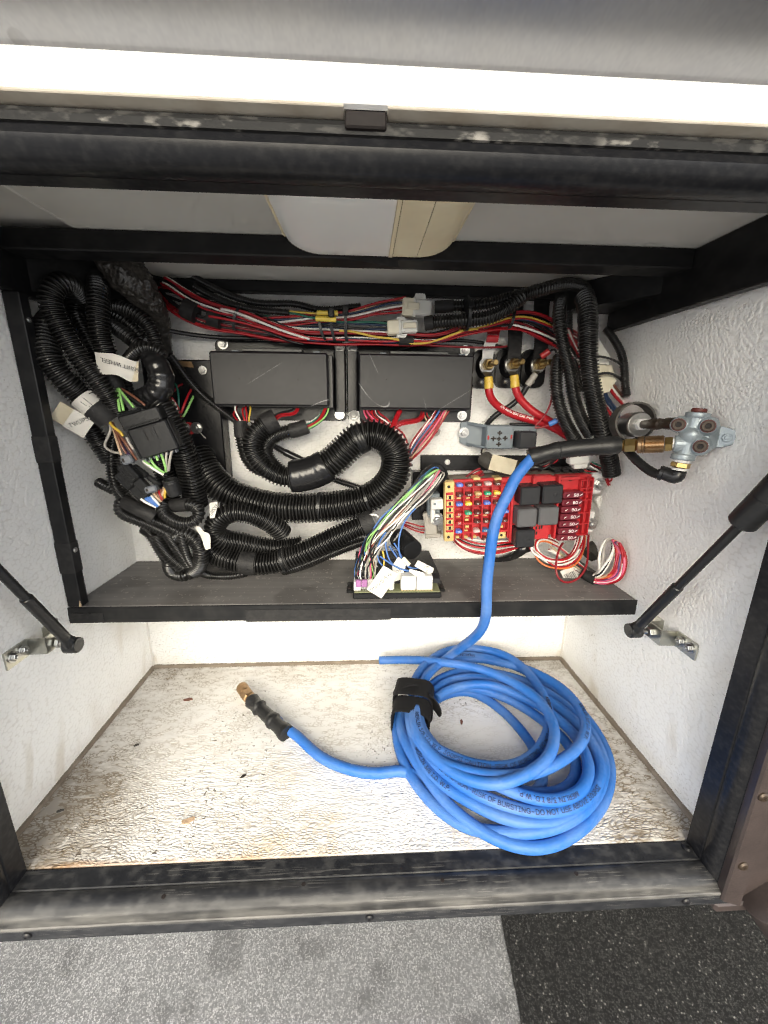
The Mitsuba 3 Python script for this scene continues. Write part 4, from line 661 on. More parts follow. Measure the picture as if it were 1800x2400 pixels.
# wires below the relay boxes
wl = thing('wire_bundle', 'red, yellow and black wires under the left relay box entering the taped conduit mouths', 'wires')
wires(wl, [(0.1780,-0.0300,0.4044),(0.1785,-0.0380,0.3980),(0.1813,-0.0430,0.3906),(0.1818,-0.0440,0.3843)], [Ye, Rr, Bk, Rr, Br, Rr, Wh, Rr], .0095, .0011, 11, .10, taper=[1.1, 1.25, .9, .7])
wires(wl, [(0.2460,-0.0260,0.4026),(0.2384,-0.0340,0.3948),(0.2272,-0.0440,0.3929),(0.2197,-0.0520,0.3874),(0.2155,-0.0580,0.3788)], [Rr, Bk, Rr, Bk], .0035, .0012, 12, .15)
wires(wl, [(0.2843,-0.0280,0.4056),(0.2805,-0.0340,0.3939),(0.2719,-0.0420,0.3850),(0.2592,-0.0460,0.3786),(0.2488,-0.0470,0.3747)], [Li, Gr, Rr, Rr, Gr, Wh], .0050, .0011, 13, .12, taper=[1.2, 1, .8])
wr = thing('wire_bundle', 'fan of red, pink and blue wires under the right relay box behind the conduit loop', 'wires')
fanA = [(0.4272,-0.0300,0.4032),(0.4176,-0.0340,0.3887),(0.4029,-0.0360,0.3714),(0.3952,-0.0360,0.3552),(0.3931,-0.0340,0.3386)]; fanB = [(0.4463,-0.0300,0.4034),(0.4367,-0.0340,0.3875),(0.4222,-0.0360,0.3662),(0.4077,-0.0360,0.3499),(0.3946,-0.0340,0.3344)]
cs = [Rr, Dr, Wh, Pk, Nv, Bl, Gy, Rr, Bk, Pk, Rr, Tn, Dr, Rr]
for i, c in enumerate(cs):
    t = i/(len(cs)-1); g = np.random.default_rng(90+i); wire(wr, V(fanA)*(1-t)+V(fanB)*t+g.normal(size=(5, 3))*.0010*V(1, 1, 1), c, .0011)
wires(wr, [(0.3351,-0.0280,0.4022),(0.3405,-0.0340,0.3919),(0.3511,-0.0400,0.3817),(0.3616,-0.0440,0.3742),(0.3726,-0.0420,0.3663)], [Rr, Pk, Rr, Dr, Pk], .0055, .0011, 14, .12, taper=[.6, 1, 1.2])
wires(wr, [(0.3473,-0.0280,0.4023),(0.3511,-0.0360,0.3933),(0.3603,-0.0420,0.3871),(0.3682,-0.0440,0.3794),(0.3765,-0.0420,0.3716),(0.3881,-0.0380,0.3554)], [Rr, Wh, Dr, Rr], .0045, .0011, 15, .14)
wires(wr, [(0.4116,-0.0260,0.3977),(0.4026,-0.0340,0.3885),(0.3885,-0.0400,0.3860),(0.3761,-0.0440,0.3834),(0.3681,-0.0460,0.3769)], [Rr, Rr, Dr], .0036, .0012, 16, .12)
wires(wr, [(0.4150,-0.0220,0.3964),(0.4215,-0.0260,0.3898),(0.4283,-0.0260,0.3926)], [Gr, Rr, Bk, Tn], .004, .001, 17, .15)
part(wr, 'heavy_cable', tube(spl([(0.3803,-0.0300,0.4007),(0.3743,-0.0400,0.3897),(0.3685,-0.0500,0.3784),(0.3654,-0.0480,0.3705)], .003), 0.00690/2, 12), 'wire_red', True)
wire(wr, [(0.4282,-0.0080,0.3699),(0.4333,-0.0100,0.3770),(0.4377,-0.0100,0.3743),(0.4353,-0.0090,0.3686),(0.4297,-0.0080,0.3678)], Gy, .0016); wire(wr, [(0.4277,-0.0100,0.3728),(0.4315,-0.0120,0.3771),(0.4345,-0.0120,0.3744),(0.4305,-0.0110,0.3701)], Dr, .0012)
# long black cable above the boxes
bc = thing('black_cable', 'long thin black cable running above the left relay box from the wrapped bundle', 'cable')
wire(bc, [(0.0910,-0.0440,0.4920),(0.0996,-0.0360,0.4907),(0.1230,-0.0240,0.4886),(0.1508,-0.0200,0.4870),(0.1803,-0.0190,0.4867),(0.2203,-0.0180,0.4876),(0.2708,-0.0160,0.4882),(0.3048,-0.0140,0.4853)], Bk, .0026, 10)
wire(bc, [(0.3666,-0.0100,0.4726),(0.4117,-0.0140,0.4852),(0.4499,-0.0160,0.4895),(0.4932,-0.0140,0.4867),(0.5269,-0.0120,0.4800)], Bk, .0022, 10)
# ---------------------------------------------------------------- control plate at the left
cp = thing('control_plate', 'black control plate with recessed connectors behind the left conduits', 'plate')
FPb = Fr((0, -.0005, 0), (1, 0, 0), (0, 0, -1)); xr_, zt, zb = (0.1484,-0.0260,0.3501)[0], (0.1216,-0.0260,0.4595)[2], (0.1466,-0.0260,0.3002)[2]; xr_ = (0.1479,-0.0260,0.3768)[0]
part(cp, 'plate', chbox(FPb, .055, xr_, -zt, -zb, 0, .0255, .0015), 'm_powder', False)
F = quad(*[(0.0967,-0.0260,0.3525),(0.1364,-0.0260,0.3514),(0.0942,-0.0260,0.3072)]); F = Fr(V(F.o[0], -.0257, F.o[2]), (F.w, 0, 0), (0, 0, -F.h))
rg = rrect(0, F.w, 0, F.h, .012); part(cp, 'connector_rim', extr(F, rg.difference(rg.buffer(-.0035)), .0001, .0035), 'm_blackplastic', False)
for i, c in enumerate((Dr, Dr, Rr, Dr, Wh, Gy)): wire(cp, [F(F.w*(.35+.06*i), F.h*(.55+.05*(i % 3)), .002), F(F.w*(.45+.05*i), F.h*(.40+.05*(i % 3)), .010), F(F.w*(.55+.045*i), F.h*(.28+.07*(i % 3)), .004)], c, .0011)
for q in ((0.1303,-0.0265,0.4471), (0.1402,-0.0265,0.3102)): bolt(cp, q, (0, -1, 0), .0036)
for q in ((0.1004,-0.0270,0.3751), (0.1155,-0.0270,0.3759)): bolt(cp, q, (0, -1, 0), .0052)
part(cp, 'warning_disc', cyl((0.1053,-0.0262,0.3751), V((0.1053,-0.0262,0.3751))+V(0, -.0012, 0), 0.00832, 22), 'fuse_red', 30)
part(cp, 'label_spot', extr(Fr((0.0995,-0.0262,0.4582), (1, 0, 0), (0, 0, -1)), Polygon([(0, 0), (.018, .001), (.020, .008), (.006, .007)]), 0, .0003), 'm_bronze', False)
wires(cp, [(0.0999,-0.0600,0.4105),(0.1054,-0.0580,0.4034),(0.1064,-0.0560,0.3938),(0.1023,-0.0540,0.3876)], [Rr, Wh, Ye, Rr], .0042, .0012, 21, .12)
wire(cp, [(0.1164,-0.0340,0.4230),(0.1155,-0.0520,0.4084),(0.1110,-0.0560,0.3963),(0.1047,-0.0540,0.3876)], Rr, .0014); wire(cp, [(0.1181,-0.0340,0.4150),(0.1169,-0.0500,0.4012),(0.1124,-0.0550,0.3914),(0.1065,-0.0540,0.3864)], Li, .0014); wire(cp, [(0.0993,-0.0400,0.4304),(0.1078,-0.0520,0.4204),(0.1086,-0.0550,0.4059),(0.1057,-0.0540,0.3925)], Gr, .0013)
wire(cp, [(0.1065,-0.0340,0.4297),(0.1038,-0.0400,0.4269),(0.1008,-0.0460,0.4205)], Dr, .0012); wire(cp, [(0.1178,-0.0300,0.3741),(0.1228,-0.0310,0.3676),(0.1272,-0.0310,0.3627)], Gy, .0005)
# ---------------------------------------------------------------- terminal studs
def terminal(lab_, q, st, screwp):
    k = thing('terminal_stud', lab_, 'terminal', 'terminal studs on black insulator blocks'); F = quad(*q); F = Fr(V(F.o[0], -.0005, F.o[2]), (F.w, 0, 0), (0, 0, -F.h)); w, h = F.w, F.h
    part(k, 'insulator_base', extr(F, rrect(0, w, 0, h, w*.30), 0, .008), 'm_powder', False)
    part(k, 'insulator_block', hull([F(*p) for a in np.linspace(0, 2*np.pi, 24, endpoint=False) for p in ((w/2+math.cos(a)*w*.40, h*.42+math.sin(a)*h*.33, .008), (w/2+math.cos(a)*w*.32, h*.42+math.sin(a)*h*.27, .020))]), 'm_powder', 30)
    b = V(F(w*.5, h*.42, .020)); d = unit(V(.10, -1, .02))
    part(k, 'washer', cyl(b, b+d*.0016, .0105, 22), 'zinc', 30); part(k, 'ring_lug', [cyl(b+d*.0017, b+d*.0036, .0090, 20)], 'zinc', 30)
    part(k, 'nut', nut(b+d*.0038, d, .0074, .0052), 'brass', 25); part(k, 'lock_nut', nut(b+d*.0092, d, .0066, .003), 'brass', 25)
    pr = [(0, .0036)]
    for i in range(9): pr += [(.0125+i*.0011, .0038), (.0125+i*.0011+.00055, .0034)]
    part(k, 'stud', lathe(b, b+d*.0300, pr+[(.0290, .0036), (.0300, .0028)], 14), 'brass', 30)
    if screwp: screw(k, V(F(w*screwp[0], h*screwp[1], .0082)), F.n, .0034)
    return k, b, d
TERM = []
for lab_, q, sp in (('left terminal stud with the red strip lug and a red cable', [(0.4794,-0.0080,0.4801),(0.5085,-0.0080,0.4806),(0.4840,-0.0080,0.4311)], (.42, .84)),
                    ('middle terminal stud with a black strap above and a red cable below', [(0.5109,-0.0080,0.4815),(0.5444,-0.0080,0.4821),(0.5165,-0.0080,0.4323)], (.42, .84)),
                    ('right terminal stud partly behind the hanging conduits with a black cable', [(0.5458,-0.0080,0.4815),(0.5787,-0.0080,0.4820),(0.5522,-0.0080,0.4328)], (.5, .84))):
    TERM.append(terminal(lab_, q, None, sp))
k0, b0, d0 = TERM[0]
part(k0, 'strip_lug', ribbon([b0+d0*.0020, b0+V(.0005, -.0035, .020), b0+V(.004, -.0045, .036)], [V(.013, 0, 0), V(.015, 0, 0), V(.014, 0, 0)], .0020), 'm_white', 40)
def cable(lab_, path, r, matn, crimp, name='battery_cable', cm='wire_yellow', txt=None):
    k = thing(name, lab_, 'cable'); part(k, 'insulation', tube(spl(path, .003), r, 14), matn, True)
    if crimp is not None:
        a, b = V(crimp[0]), V(crimp[1]); L = np.linalg.norm(b-a); part(k, 'crimp_sleeve', lathe(a, b, [(0, r*.95), (.001, r*1.12), (L*.4, r*1.16), (L*.44, r*1.08), (L*.48, r*1.16), (L*.97, r*1.2), (L, r*1.05)], 18), cm, 35)
        part(k, 'lug_neck', hull([a+V(s*r*.9, -.001*u, .0) for s in (-1, 1) for u in (-1, 1)]+[crimp[2]+V(s*.0062, -.0008*u, 0) for s in (-1, 1) for u in (-1, 1)]), 'zinc', False)
    return k
r1 = 0.00982/2; path1 = [(0.4945,-0.0360,0.4309),(0.4961,-0.0360,0.4220),(0.5027,-0.0340,0.4131),(0.5165,-0.0320,0.4034),(0.5367,-0.0320,0.3950),(0.5622,-0.0330,0.3886),(0.5822,-0.0340,0.3821),(0.6023,-0.0360,0.3716),(0.6192,-0.0360,0.3621)]; 
k1 = cable('red cable from the left terminal stud curving down to the right', path1, r1, 'wire_red', ((0.4928,-0.0360,0.4441), (0.4948,-0.0360,0.4290), b0+V(0, -.003, -.009)))
print_on(k1, path1, '2/0 AWG SGT BAT PWR', .0032, 'm_whiteink', r1, .35, s0=.030)
k2, b2, d2 = TERM[1]
cable('red cable from the middle terminal stud crossing down behind the hanging conduits', [(0.5291,-0.0360,0.4326),(0.5324,-0.0360,0.4237),(0.5418,-0.0360,0.4122),(0.5574,-0.0380,0.4000),(0.5756,-0.0400,0.3903),(0.5936,-0.0400,0.3798),(0.6099,-0.0380,0.3704)], r1, 'wire_red', ((0.5261,-0.0360,0.4465), (0.5290,-0.0360,0.4311), b2+V(0, -.003, -.009)))
k3, b3, d3 = TERM[2]
cable('black cable from the right terminal stud curving down left to the grey socket', [(0.5480,-0.0300,0.4351),(0.5407,-0.0260,0.4202),(0.5307,-0.0220,0.4089),(0.5161,-0.0180,0.3987),(0.5068,-0.0140,0.3889),(0.5028,-0.0080,0.3803)], 0.00720/2, 'wire_black', ((0.5554,-0.0340,0.4489), (0.5474,-0.0300,0.4342), b3+V(-.003, -.003, -.008)), cm='wire_grey')
ru = thing('battery_cable', 'red heat-shrunk strap rising from the left terminal stud', 'cable'); part(ru, 'sleeve', ribbon([b0+V(.0035, -.005, .034), V((0.4970,-0.0260,0.4892)), V((0.5012,-0.0180,0.5011)), V((0.5030,-0.0140,0.5122))], [V(.0150, 0, 0)]*2+[V(.0165, 0, .001)]*2, .0035), 'wire_red', 40)
for kk, b_, lb in ((1, b2, 'black strap rising from the middle terminal stud'), (2, b3, 'black strap rising from the right terminal stud')):
    x = thing('battery_cable', lb, 'cable'); part(x, 'sleeve', ribbon([b_+V(0, -.003, .004), b_+V(.001, -.004, .022), b_+V(.003, .008, .055), b_+V(.004, .014, .085)], [V(.017, 0, 0)]*2+[V(.0195, 0, 0)]*2, .004), 'm_clothtape', 40)
tw = thing('thin_wire', 'thin red wire with a red ring terminal at the right terminal stud', 'wire')
part(tw, 'terminal_sleeve', cyl((0.5545,-0.0460,0.4675), (0.5630,-0.0500,0.4743), 0.00795/2, 14, .0008), 'fuse_red', 30); wire(tw, [(0.5630,-0.0500,0.4743),(0.5705,-0.0460,0.4761),(0.5763,-0.0400,0.4740)], Bk, .0012)
bj = thing('thin_wire', 'thin red wire looping to a small blue butt splice in front of the red cables', 'wire')
wire(bj, [(0.5672,-0.0600,0.4221),(0.5671,-0.0600,0.4122),(0.5634,-0.0560,0.3970),(0.5561,-0.0540,0.3866),(0.5526,-0.0540,0.3814),(0.5598,-0.0560,0.3816),(0.5684,-0.0600,0.3850)], Dr, .0011); part(bj, 'butt_splice', cyl((0.5681,-0.0600,0.3854), (0.5767,-0.0640,0.3910), 0.00680/2, 14, .0006), 'wire_blue', 30)
# ---------------------------------------------------------------- grey relay socket
rs = thing('relay_socket', 'grey relay socket with an empty cross-shaped slot pattern and one black relay plugged in', 'relay socket')
F = quad(*[(0.4968,-0.0340,0.3827),(0.5331,-0.0340,0.3817),(0.4981,-0.0340,0.3518)]); F = Fr(V(F.o[0], -.034, F.o[2]), V(F.w, 0, .0), V(0, 0, -F.h)); w, h = F.w, F.h
part(rs, 'socket_body', chbox(F, 0, w*1.02, 0, h, -.030, 0, .0012), 'm_greyblock', False)
part(rs, 'right_body', chbox(F, w*1.021, w*1.95, h*.02, h*.97, -.030, -.006, .0012), 'm_greyblock', False)
part(rs, 'right_cap', chbox(F, w*1.10, w*1.95, -h*.09, h*.015, -.030, -.008, .0010), 'm_relay', False)
part(rs, 'mounting_ear', [hull([F(a*w, b*h, c) for a, b, c in ((-.80, -.08, -.031), (-.80, .80, -.031), (-.80, -.08, -.026), (-.80, .80, -.026), (-.55, -.12, -.031), (-.55, .95, -.031), (-.55, -.12, -.026), (-.55, .95, -.026))]),
     hull([F(a*w, b*h, c) for a, b, c in ((-.552, -.12, -.031), (-.552, .0, -.031), (-.552, -.12, -.026), (-.552, 0, -.022), (0, -.02, -.031), (0, .10, -.031), (0, -.02, -.003), (0, .10, -.003))]),
     hull([F(a*w, b*h, c) for a, b, c in ((-.552, .80, -.031), (-.552, .95, -.031), (-.552, .80, -.022), (-.552, .95, -.026), (0, .92, -.031), (0, 1.0, -.031), (0, .92, -.003), (0, 1.0, -.003))]),
     hull([F(a*w, b*h, c) for a, b, c in ((-.552, .0, -.031), (-.552, .8, -.031), (-.552, 0, -.027), (-.552, .8, -.027), (0, .1, -.031), (0, .92, -.031), (0, .1, -.022), (0, .92, -.022))])], 'm_greyblock', False)
bolt(rs, F(-w*.68, h*.36, -.0255), F.n, .0050)
for a, b in ((.48, .32), (.26, .56), (.47, .57), (.70, .54), (.48, .80)):
    part(rs, 'slot', [chbox(F, w*a-.0033, w*a+.0033, h*b-.0010, h*b+.0010, .0001, .0005, .0001), chbox(F, w*a-.0010, w*a+.0010, h*b-.0030, h*b+.0030, .0001, .0007, .0001)], 'm_slot', False)
for a, b in ((.04, .52), (.90, .48)): part(rs, 'side_pin', chbox(F, w*a, w*a+.0022, h*b-.0026, h*b+.0026, .0001, .0006, .0001), 'fuse_red', False)
def relay(key, F, w, h, dep, matn, dot=True, ch=.0016):
    part(key, 'relay_cover', chbox(F, 0, w, 0, h, -dep, 0, ch), matn, False)
    if dot: part(key, 'moulded_dot', lathe(F(w*.62, h*.52, -.0004), F(w*.62, h*.52, .001), [(0, .0026), (.0006, .0024), (.00062, .0018), (.0003, .0016)], 14), matn, 30)
rl = thing('relay', 'black cube relay plugged into the grey socket', 'relay', 'cube relays'); F3 = quad(*[(0.5353,-0.0520,0.3760),(0.5582,-0.0520,0.3755),(0.5366,-0.0520,0.3538)]); F3 = Fr(V(F3.o[0], -.052, F3.o[2]), V(F3.w, 0, 0), V(0, 0, -F3.h)); relay(rl, F3, F3.w, F3.h, .024, 'm_relay')
# black angle bar and thing behind the fuse box
ab = thing('angle_bar', 'black metal bar screwed to the back wall behind the fuse box', 'bar'); z0, z1 = (0.4439,-0.0100,0.3187)[2], (0.4428,-0.0100,0.3399)[2]; xa = (0.4132,-0.0100,0.3357)[0]
part(ab, 'face', wbox(xa, .628, -.011, -.0005, z0, z1, .001), 'm_powder', False); screw(ab, (0.4507,-0.0112,0.3306), (0, -1, 0), .0040, 'm_white')
part(ab, 'lower_bracket', wbox((0.4014,-0.0200,0.2628)[0], (0.4501,-0.0200,0.2628)[0], -.022, -.0005, (0.4064,-0.0220,0.2487)[2], z0-.0005, .001), 'm_powder', False)
# ---------------------------------------------------------------- red fuse box
fb = thing('fuse_box', 'bright red fuse box packed with small coloured fuses and black relays', 'fuse box')
TL, TR, BL = [V(p) for p in [(0.4376,-0.0620,0.3114),(0.6329,-0.0660,0.3222),(0.4422,-0.0580,0.2284)]]
F = quad(TL, TR, BL); w, h = F.w, F.h
def fx(px, py):
    """photo-measured layout on the fuse box face, in fractions of its width and height"""
    a = (px-140)/1160; b = (py-165+55*a)/463; return a*w, b*h
def cell(px0, py0, px1, py1, c0, c1, ch=.0006):
    a, b = fx(px0, py0); c, d = fx(px1, py1); d = b+(py1-py0)/463*h; c = a+(px1-px0)/1160*w; return chbox(F, a, c, b, d, c0, c1, ch)
part(fb, 'rear_housing', chbox(F, w*.05, w*.985, h*.01, h*.985, -.046, -.0148, .001), 'm_topbrown', False)
part(fb, 'base_plate', chbox(F, w*.452, w*.998, h*.004, h*.998, -.0102, -.004, .0008), 'm_fusered', False); part(fb, 'fuse_tray', chbox(F, w*.068, w*.4515, h*.004, h*.998, -.0145, -.0108, .0008), 'm_fusered', False)
g0, g1 = 222, 655
# grid walls
xs = [222, 293, 366, 440, 514, 588, 655]; ys = [165, 222, 292, 362, 432, 502, 570, 628]
for x in xs: a, _ = fx(x, 165); part(fb, 'grid_wall', chbox(F, a-.0009, a+.0009, 0.004, h*.995, -.0107, -.0004, .0003), 'm_fusered', False)
for y in (202, 272, 345, 415, 487, 560):
    b = (y-165+10)/463*h; a, _ = fx(224, y); c, _ = fx(653, y); part(fb, 'grid_rail', chbox(F, a, c, b-.0013, b+.0013, -.0107, -.0012, .0003), 'm_fusered', False)
NUM = {'blue': '15', 'brown': '5', 'green': '30', 'yellow': '20', 'pale': '25', 'tan': '7', 'navy': '15', 'red': '10'}
LAY = [(258, 190, 'blue', '15'), (333, 188, 'brown', '30'), (405, 184, 'brown', '30'), (480, 179, 'pale', '25'), (553, 178, 'brown', '15'),
       (258, 264, 'brown', '5'), (333, 260, 'brown', '15'), (405, 255, 'tan', '7'), (480, 252, 'green', '30'), (552, 248, 'yellow', '20'),
       (258, 336, 'blue', '15'), (330, 331, 'yellow', '20'), (402, 328, 'brown', '5'), (476, 325, 'blue', '15'), (550, 322, 'brown', '5'), (628, 318, 'blue', '15'),
       (257, 410, 'red', '10'), (330, 404, 'green', '30'), (402, 400, 'brown', '5'), (474, 397, 'brown', '30'), (625, 391, 'blue', '15'),
       (257, 478, 'red', '10'), (401, 470, 'brown', '5'), (473, 466, 'brown', '30'), (620, 461, 'brown', '5'),
       (256, 550, 'blue', '15'), (400, 544, 'pale', '25'), (469, 540, 'navy', '15'), (466, 608, 'brown', '5')]
POS = {}
for y0 in range(7):
    for x0 in range(6): POS[(x0, y0)] = None
ordn = ['first', 'second', 'third', 'fourth', 'fifth', 'sixth', 'seventh']; CN = dict(blue='blue', brown='dark brown', green='green', yellow='yellow', pale='pinkish', tan='tan', navy='dark blue', red='dark red')
for px, py, c, t in LAY:
    a, b = fx(px, py); row = int(round((py+ (px-258)*.047-188)/72.5)); cl = int(round((px-257)/73.5)); fw, fh = w*52/1160, h*26/463
    k = thing('blade_fuse', f'{CN[c]} blade fuse marked {t}, {ordn[min(max(row, 0), 6)]} row from the top, {ordn[min(max(cl, 0), 5)]} column from the left', 'fuse', 'small blade fuses in the red fuse box')
    Ff = Fr(F(a, b, .0), F.u, F.v); Ff.n = F.n
    part(k, 'cap', [chbox(Ff, -fw/2, fw/2, -fh*.42, fh*.42, -.0085, .0014, .0008), chbox(Ff, -fw*.36, fw*.36, -fh*.5, fh*.5, -.0085, .0009, .0006)], 'fuse_'+c, False)
    letter(k, Ff, t, 0, 0, .0026, 0, .0015, 'm_whiteink', th=.0002)
for i, (px, py) in enumerate(((258, 292), (262, 292), (333, 290), (408, 284), (482, 278), (545, 276), (257, 436), (330, 432), (402, 428), (474, 424), (612, 420), (325, 466), (330, 520), (322, 556), (252, 606), (322, 606), (392, 604), (608, 522))):
    part(fb, 'brass_contact', cell(px-16, py-9, px+14, py+9, -.0107, -.0052, .0002), 'm_gold', False)
# gold end strip with red insert
part(fb, 'gold_strip', cell(140, 165, 216, 628, -.012, .0002), 'm_gold', False)
part(fb, 'red_insert', cell(150, 243, 209, 552, .0003, .0016), 'm_fusered', False)
for y in (278, 326, 374, 420, 468, 516):
    part(fb, 'insert_contact', cell(154, y-17, 205, y+17, .0017, .0022, .0002), 'm_gold', False); part(fb, 'insert_slot', cell(170, y-13, 189, y+13, .0023, .0026, .0001), 'm_slot', False)
for y in (200, 592): q = fx(172, y); part(fb, 'strip_hole', cyl(F(*q, .0003), F(*q, .0007), .0020, 12), 'm_slot', False)
part(fb, 'gold_corner', cell(572, 555, 636, 606, -.004, .0004), 'm_gold', False); q = fx(600, 576); part(fb, 'strip_hole', cyl(F(*q, .0005), F(*q, .0008), .0018, 12), 'm_slot', False)
# relays
for px, py, pw, ph, m, lb in ((697, 180, 152, 136, 'm_relay', 'black cube relay at the top left of the relay block in the fuse box'), (866, 168, 154, 138, 'm_relay', 'black cube relay at the top right of the relay block in the fuse box'), (684, 345, 152, 138, 'm_relaygrey', 'grey cube relay in the middle left of the relay block'),
                              (850, 332, 154, 136, 'm_relaygrey', 'grey cube relay in the middle right of the relay block'), (682, 505, 150, 138, 'm_relay', 'black cube relay alone in the bottom row of the relay block')):
    a, b = fx(px, py); k = thing('relay', lb, 'relay', 'cube relays'); Fq = Fr(F(a, b, .0185), F.u, F.v); Fq.n = F.n; relay(k, Fq, w*pw/1160, h*ph/463, .0275, m, m == 'm_relay')
part(fb, 'divider', cell(820, 128, 836, 600, -.004, .004), 'm_fusered', False)
part(fb, 'side_wall', cell(660, 150, 680, 628, -.004, .003), 'm_fusered', False); part(fb, 'side_wall', cell(1012, 112, 1030, 600, -.004, .006), 'm_fusered', False)
part(fb, 'empty_socket', cell(838, 470, 984, 612, -.004, .001), 'm_fusered', False)
for x, y in ((872, 484), (905, 518), (880, 518), (922, 512), (882, 560), (845, 522)): part(fb, 'socket_slot', cell(x-6, y-13, x+6, y+13, .0011, .0014, .0001), 'm_slot', False)
# maxi fuses
for i, y in enumerate((243, 299, 354, 410, 465, 521, 573)):
    a, b = fx(1125-i*2.2, y+4); k = thing('maxi_fuse', f'large dark maroon fuse marked 50, {ordn[i]} from the top of its column', 'fuse', 'large maroon fuses in the fuse box'); Fm = Fr(F(a, b, .010), F.u, F.v); Fm.n = F.n; fw, fh = w*158/1160, h*46/463
    part(k, 'body', [extr(Fm, Polygon([(-fw*.46, -fh*.5), (fw*.36, -fh*.5), (fw*.5, -fh*.3), (fw*.5, fh*.3), (fw*.36, fh*.5), (-fw*.46, fh*.5), (-fw*.5, fh*.3), (-fw*.5, -fh*.3)]), -.012, 0), extr(Fm, rrect(-fw*.34, fw*.46, -fh*.34, fh*.34, fh*.3), 0, .0014)], 'm_maroon', False)
    letter(k, Fm, '50', fw*.12, 0, .0040, 0, .0015, 'm_whiteink', bold=True, th=.0002)
    for s in (-.27, .36): part(k, 'test_point', chbox(Fr(Fm(fw*s, 0, .0015), unit(F.u-F.v*.7), unit(F.v+F.u*.7)), -.0020, .0020, -.0005, .0005, 0, .0002, .0001), 'm_whiteink', False)
# cells right of the maxi fuses
for x in (1200, 1246, 1292): part(fb, 'cell_wall', cell(x-4, 128 if x > 1200 else 150, x+4, 575, -.004, .004, .0004), 'm_fusered', False)
for y in (150, 210, 240, 300, 400, 486, 575): part(fb, 'cell_wall', cell(1196, y-4, 1298, y+4, -.004, .0035, .0004), 'm_fusered', False)
for x, y, hh in ((1222, 180, 22), (1268, 178, 22), (1268, 240, 25), (1252, 345, 30), (1216, 434, 20), (1248, 432, 20), (1210, 518, 20), (1244, 515, 20)): part(fb, 'cell_slot', cell(x-9, y-hh, x+9, y+hh, -.0039, -.0034, .0001), 'm_slot', False)
for x in (1050, 1132): part(fb, 'upper_mark', cell(x-14, 158, x+14, 163, -.0039, -.0034, .0001), 'm_slot', False)
part(fb, 'upper_ledge', cell(1036, 128, 1190, 150, -.004, .003), 'm_fusered', False)
for x in (372, 540): part(fb, 'top_clip', cell(x, 140, x+55, 162, -.022, -.006, .0006), 'm_gold', False)
for x0, x1 in ((700, 830), (838, 990), (1030, 1290)): part(fb, 'top_lip', cell(x0, 128 - (x0-700)*.01, x1, 150-(x0-700)*.01, -.016, -.0045, .0006), 'm_fusered', False)
for x0, x1 in ((1040, 1090), (1110, 1160), (1180, 1230), (1240, 1280)): part(fb, 'rear_fin', cell(x0, 92, x1, 118, -.046, -.018, .0008), 'm_blackplastic', False)
# ears and bolts
el = part(fb, 'mounting_ear', [cell(36, 305, 134, 384, -.016, -.004, .001), cell(36, 386, 72, 496, -.016, -.006, .001), cell(72, 430, 132, 496, -.016, -.008, .001)], 'm_white', False); bolt(el, F(*fx(86, 462), -.0078), F.n, .0058)
part(el, 'ear_shadow_block', cell(18, 280, 120, 470, -.034, -.0165, .001), 'm_greyblock', False); q = fx(66, 336); part(el, 'ear_hole', cyl(F(*q, -.0039), F(*q, -.0035), .0018, 12), 'm_greyblock', False)  # grey block set behind the ear
for y0, y1, b in ((104, 262, (1362, 186)), (400, 570, (1336, 494))):
    e2 = part(fb, 'mounting_ear', cell(1303 if y0 < 200 else 1302, y0, 1392 if y0 < 200 else 1364, y1, -.012, -.003, .002), 'm_white', False); bolt(e2, F(*fx(*b), -.0028), F.n, .0058)
# grey connectors beside the box
gc = thing('grey_connector', 'pale grey plastic connector with two red wires left of the fuse box', 'connector'); Fg = quad(*[(0.4134,-0.0400,0.2633),(0.4291,-0.0440,0.2661),(0.4126,-0.0400,0.2280)]); part(gc, 'body', chbox(Fg, 0, Fg.w, 0, Fg.h, -.014, 0, .0012), 'wire_grey', False); part(gc, 'front_lip', chbox(Fg, -Fg.w*.05, Fg.w*1.3, Fg.h*.86, Fg.h*1.02, -.014, .003, .001), 'wire_grey', False)
for i in range(3): part(gc, 'rib', chbox(Fg, Fg.w*(.2+.25*i), Fg.w*(.25+.25*i), Fg.h*.08, Fg.h*.5, .0002, .0012, .0002), 'wire_grey', False)
wires(gc, [(0.3891,-0.0300,0.2462),(0.3992,-0.0340,0.2425),(0.4119,-0.0360,0.2395),(0.4177,-0.0360,0.2382)], [Rr, Dr, Bk, Rr], .0055, .0011, 31, .1, taper=[.5, .9, 1.0])
c2 = thing('white_connector', 'pale white connector hanging right of the fuse box near the wall', 'connector'); Fg = quad(*[(0.6544,-0.0400,0.2850),(0.6718,-0.0440,0.2941),(0.6543,-0.0400,0.2673)]); part(c2, 'body', chbox(Fg, 0, Fg.w, 0, Fg.h, -.016, 0, .0014), 'm_clear', False); part(c2, 'latch', chbox(Fg, Fg.w*.3, Fg.w*.8, Fg.h*.2, Fg.h*.6, .0002, .002, .0006), 'm_clear', False)
c3 = thing('white_connector', 'white connector just below the black hose sleeve', 'connector'); Fg = quad(*[(0.5992,-0.0640,0.3445),(0.6257,-0.0660,0.3475),(0.6084,-0.0640,0.3326)]); part(c3, 'body', chbox(Fg, 0, Fg.w*.95, 0, Fg.h*.7, -.014, 0, .0014), 'm_clear', False); part(c3, 'nose', chbox(Fg, Fg.w*.25, Fg.w*.9, Fg.h*.7, Fg.h*1.15, -.012, -.002, .0012), 'm_clear', False)
wires(c3, [(0.6344,-0.0520,0.3349),(0.6445,-0.0540,0.3301),(0.6540,-0.0500,0.3253),(0.6459,-0.0460,0.3236),(0.6329,-0.0420,0.3251)], [Gr, Rr, Bk, Wh], .0040, .0011, 33, .15)
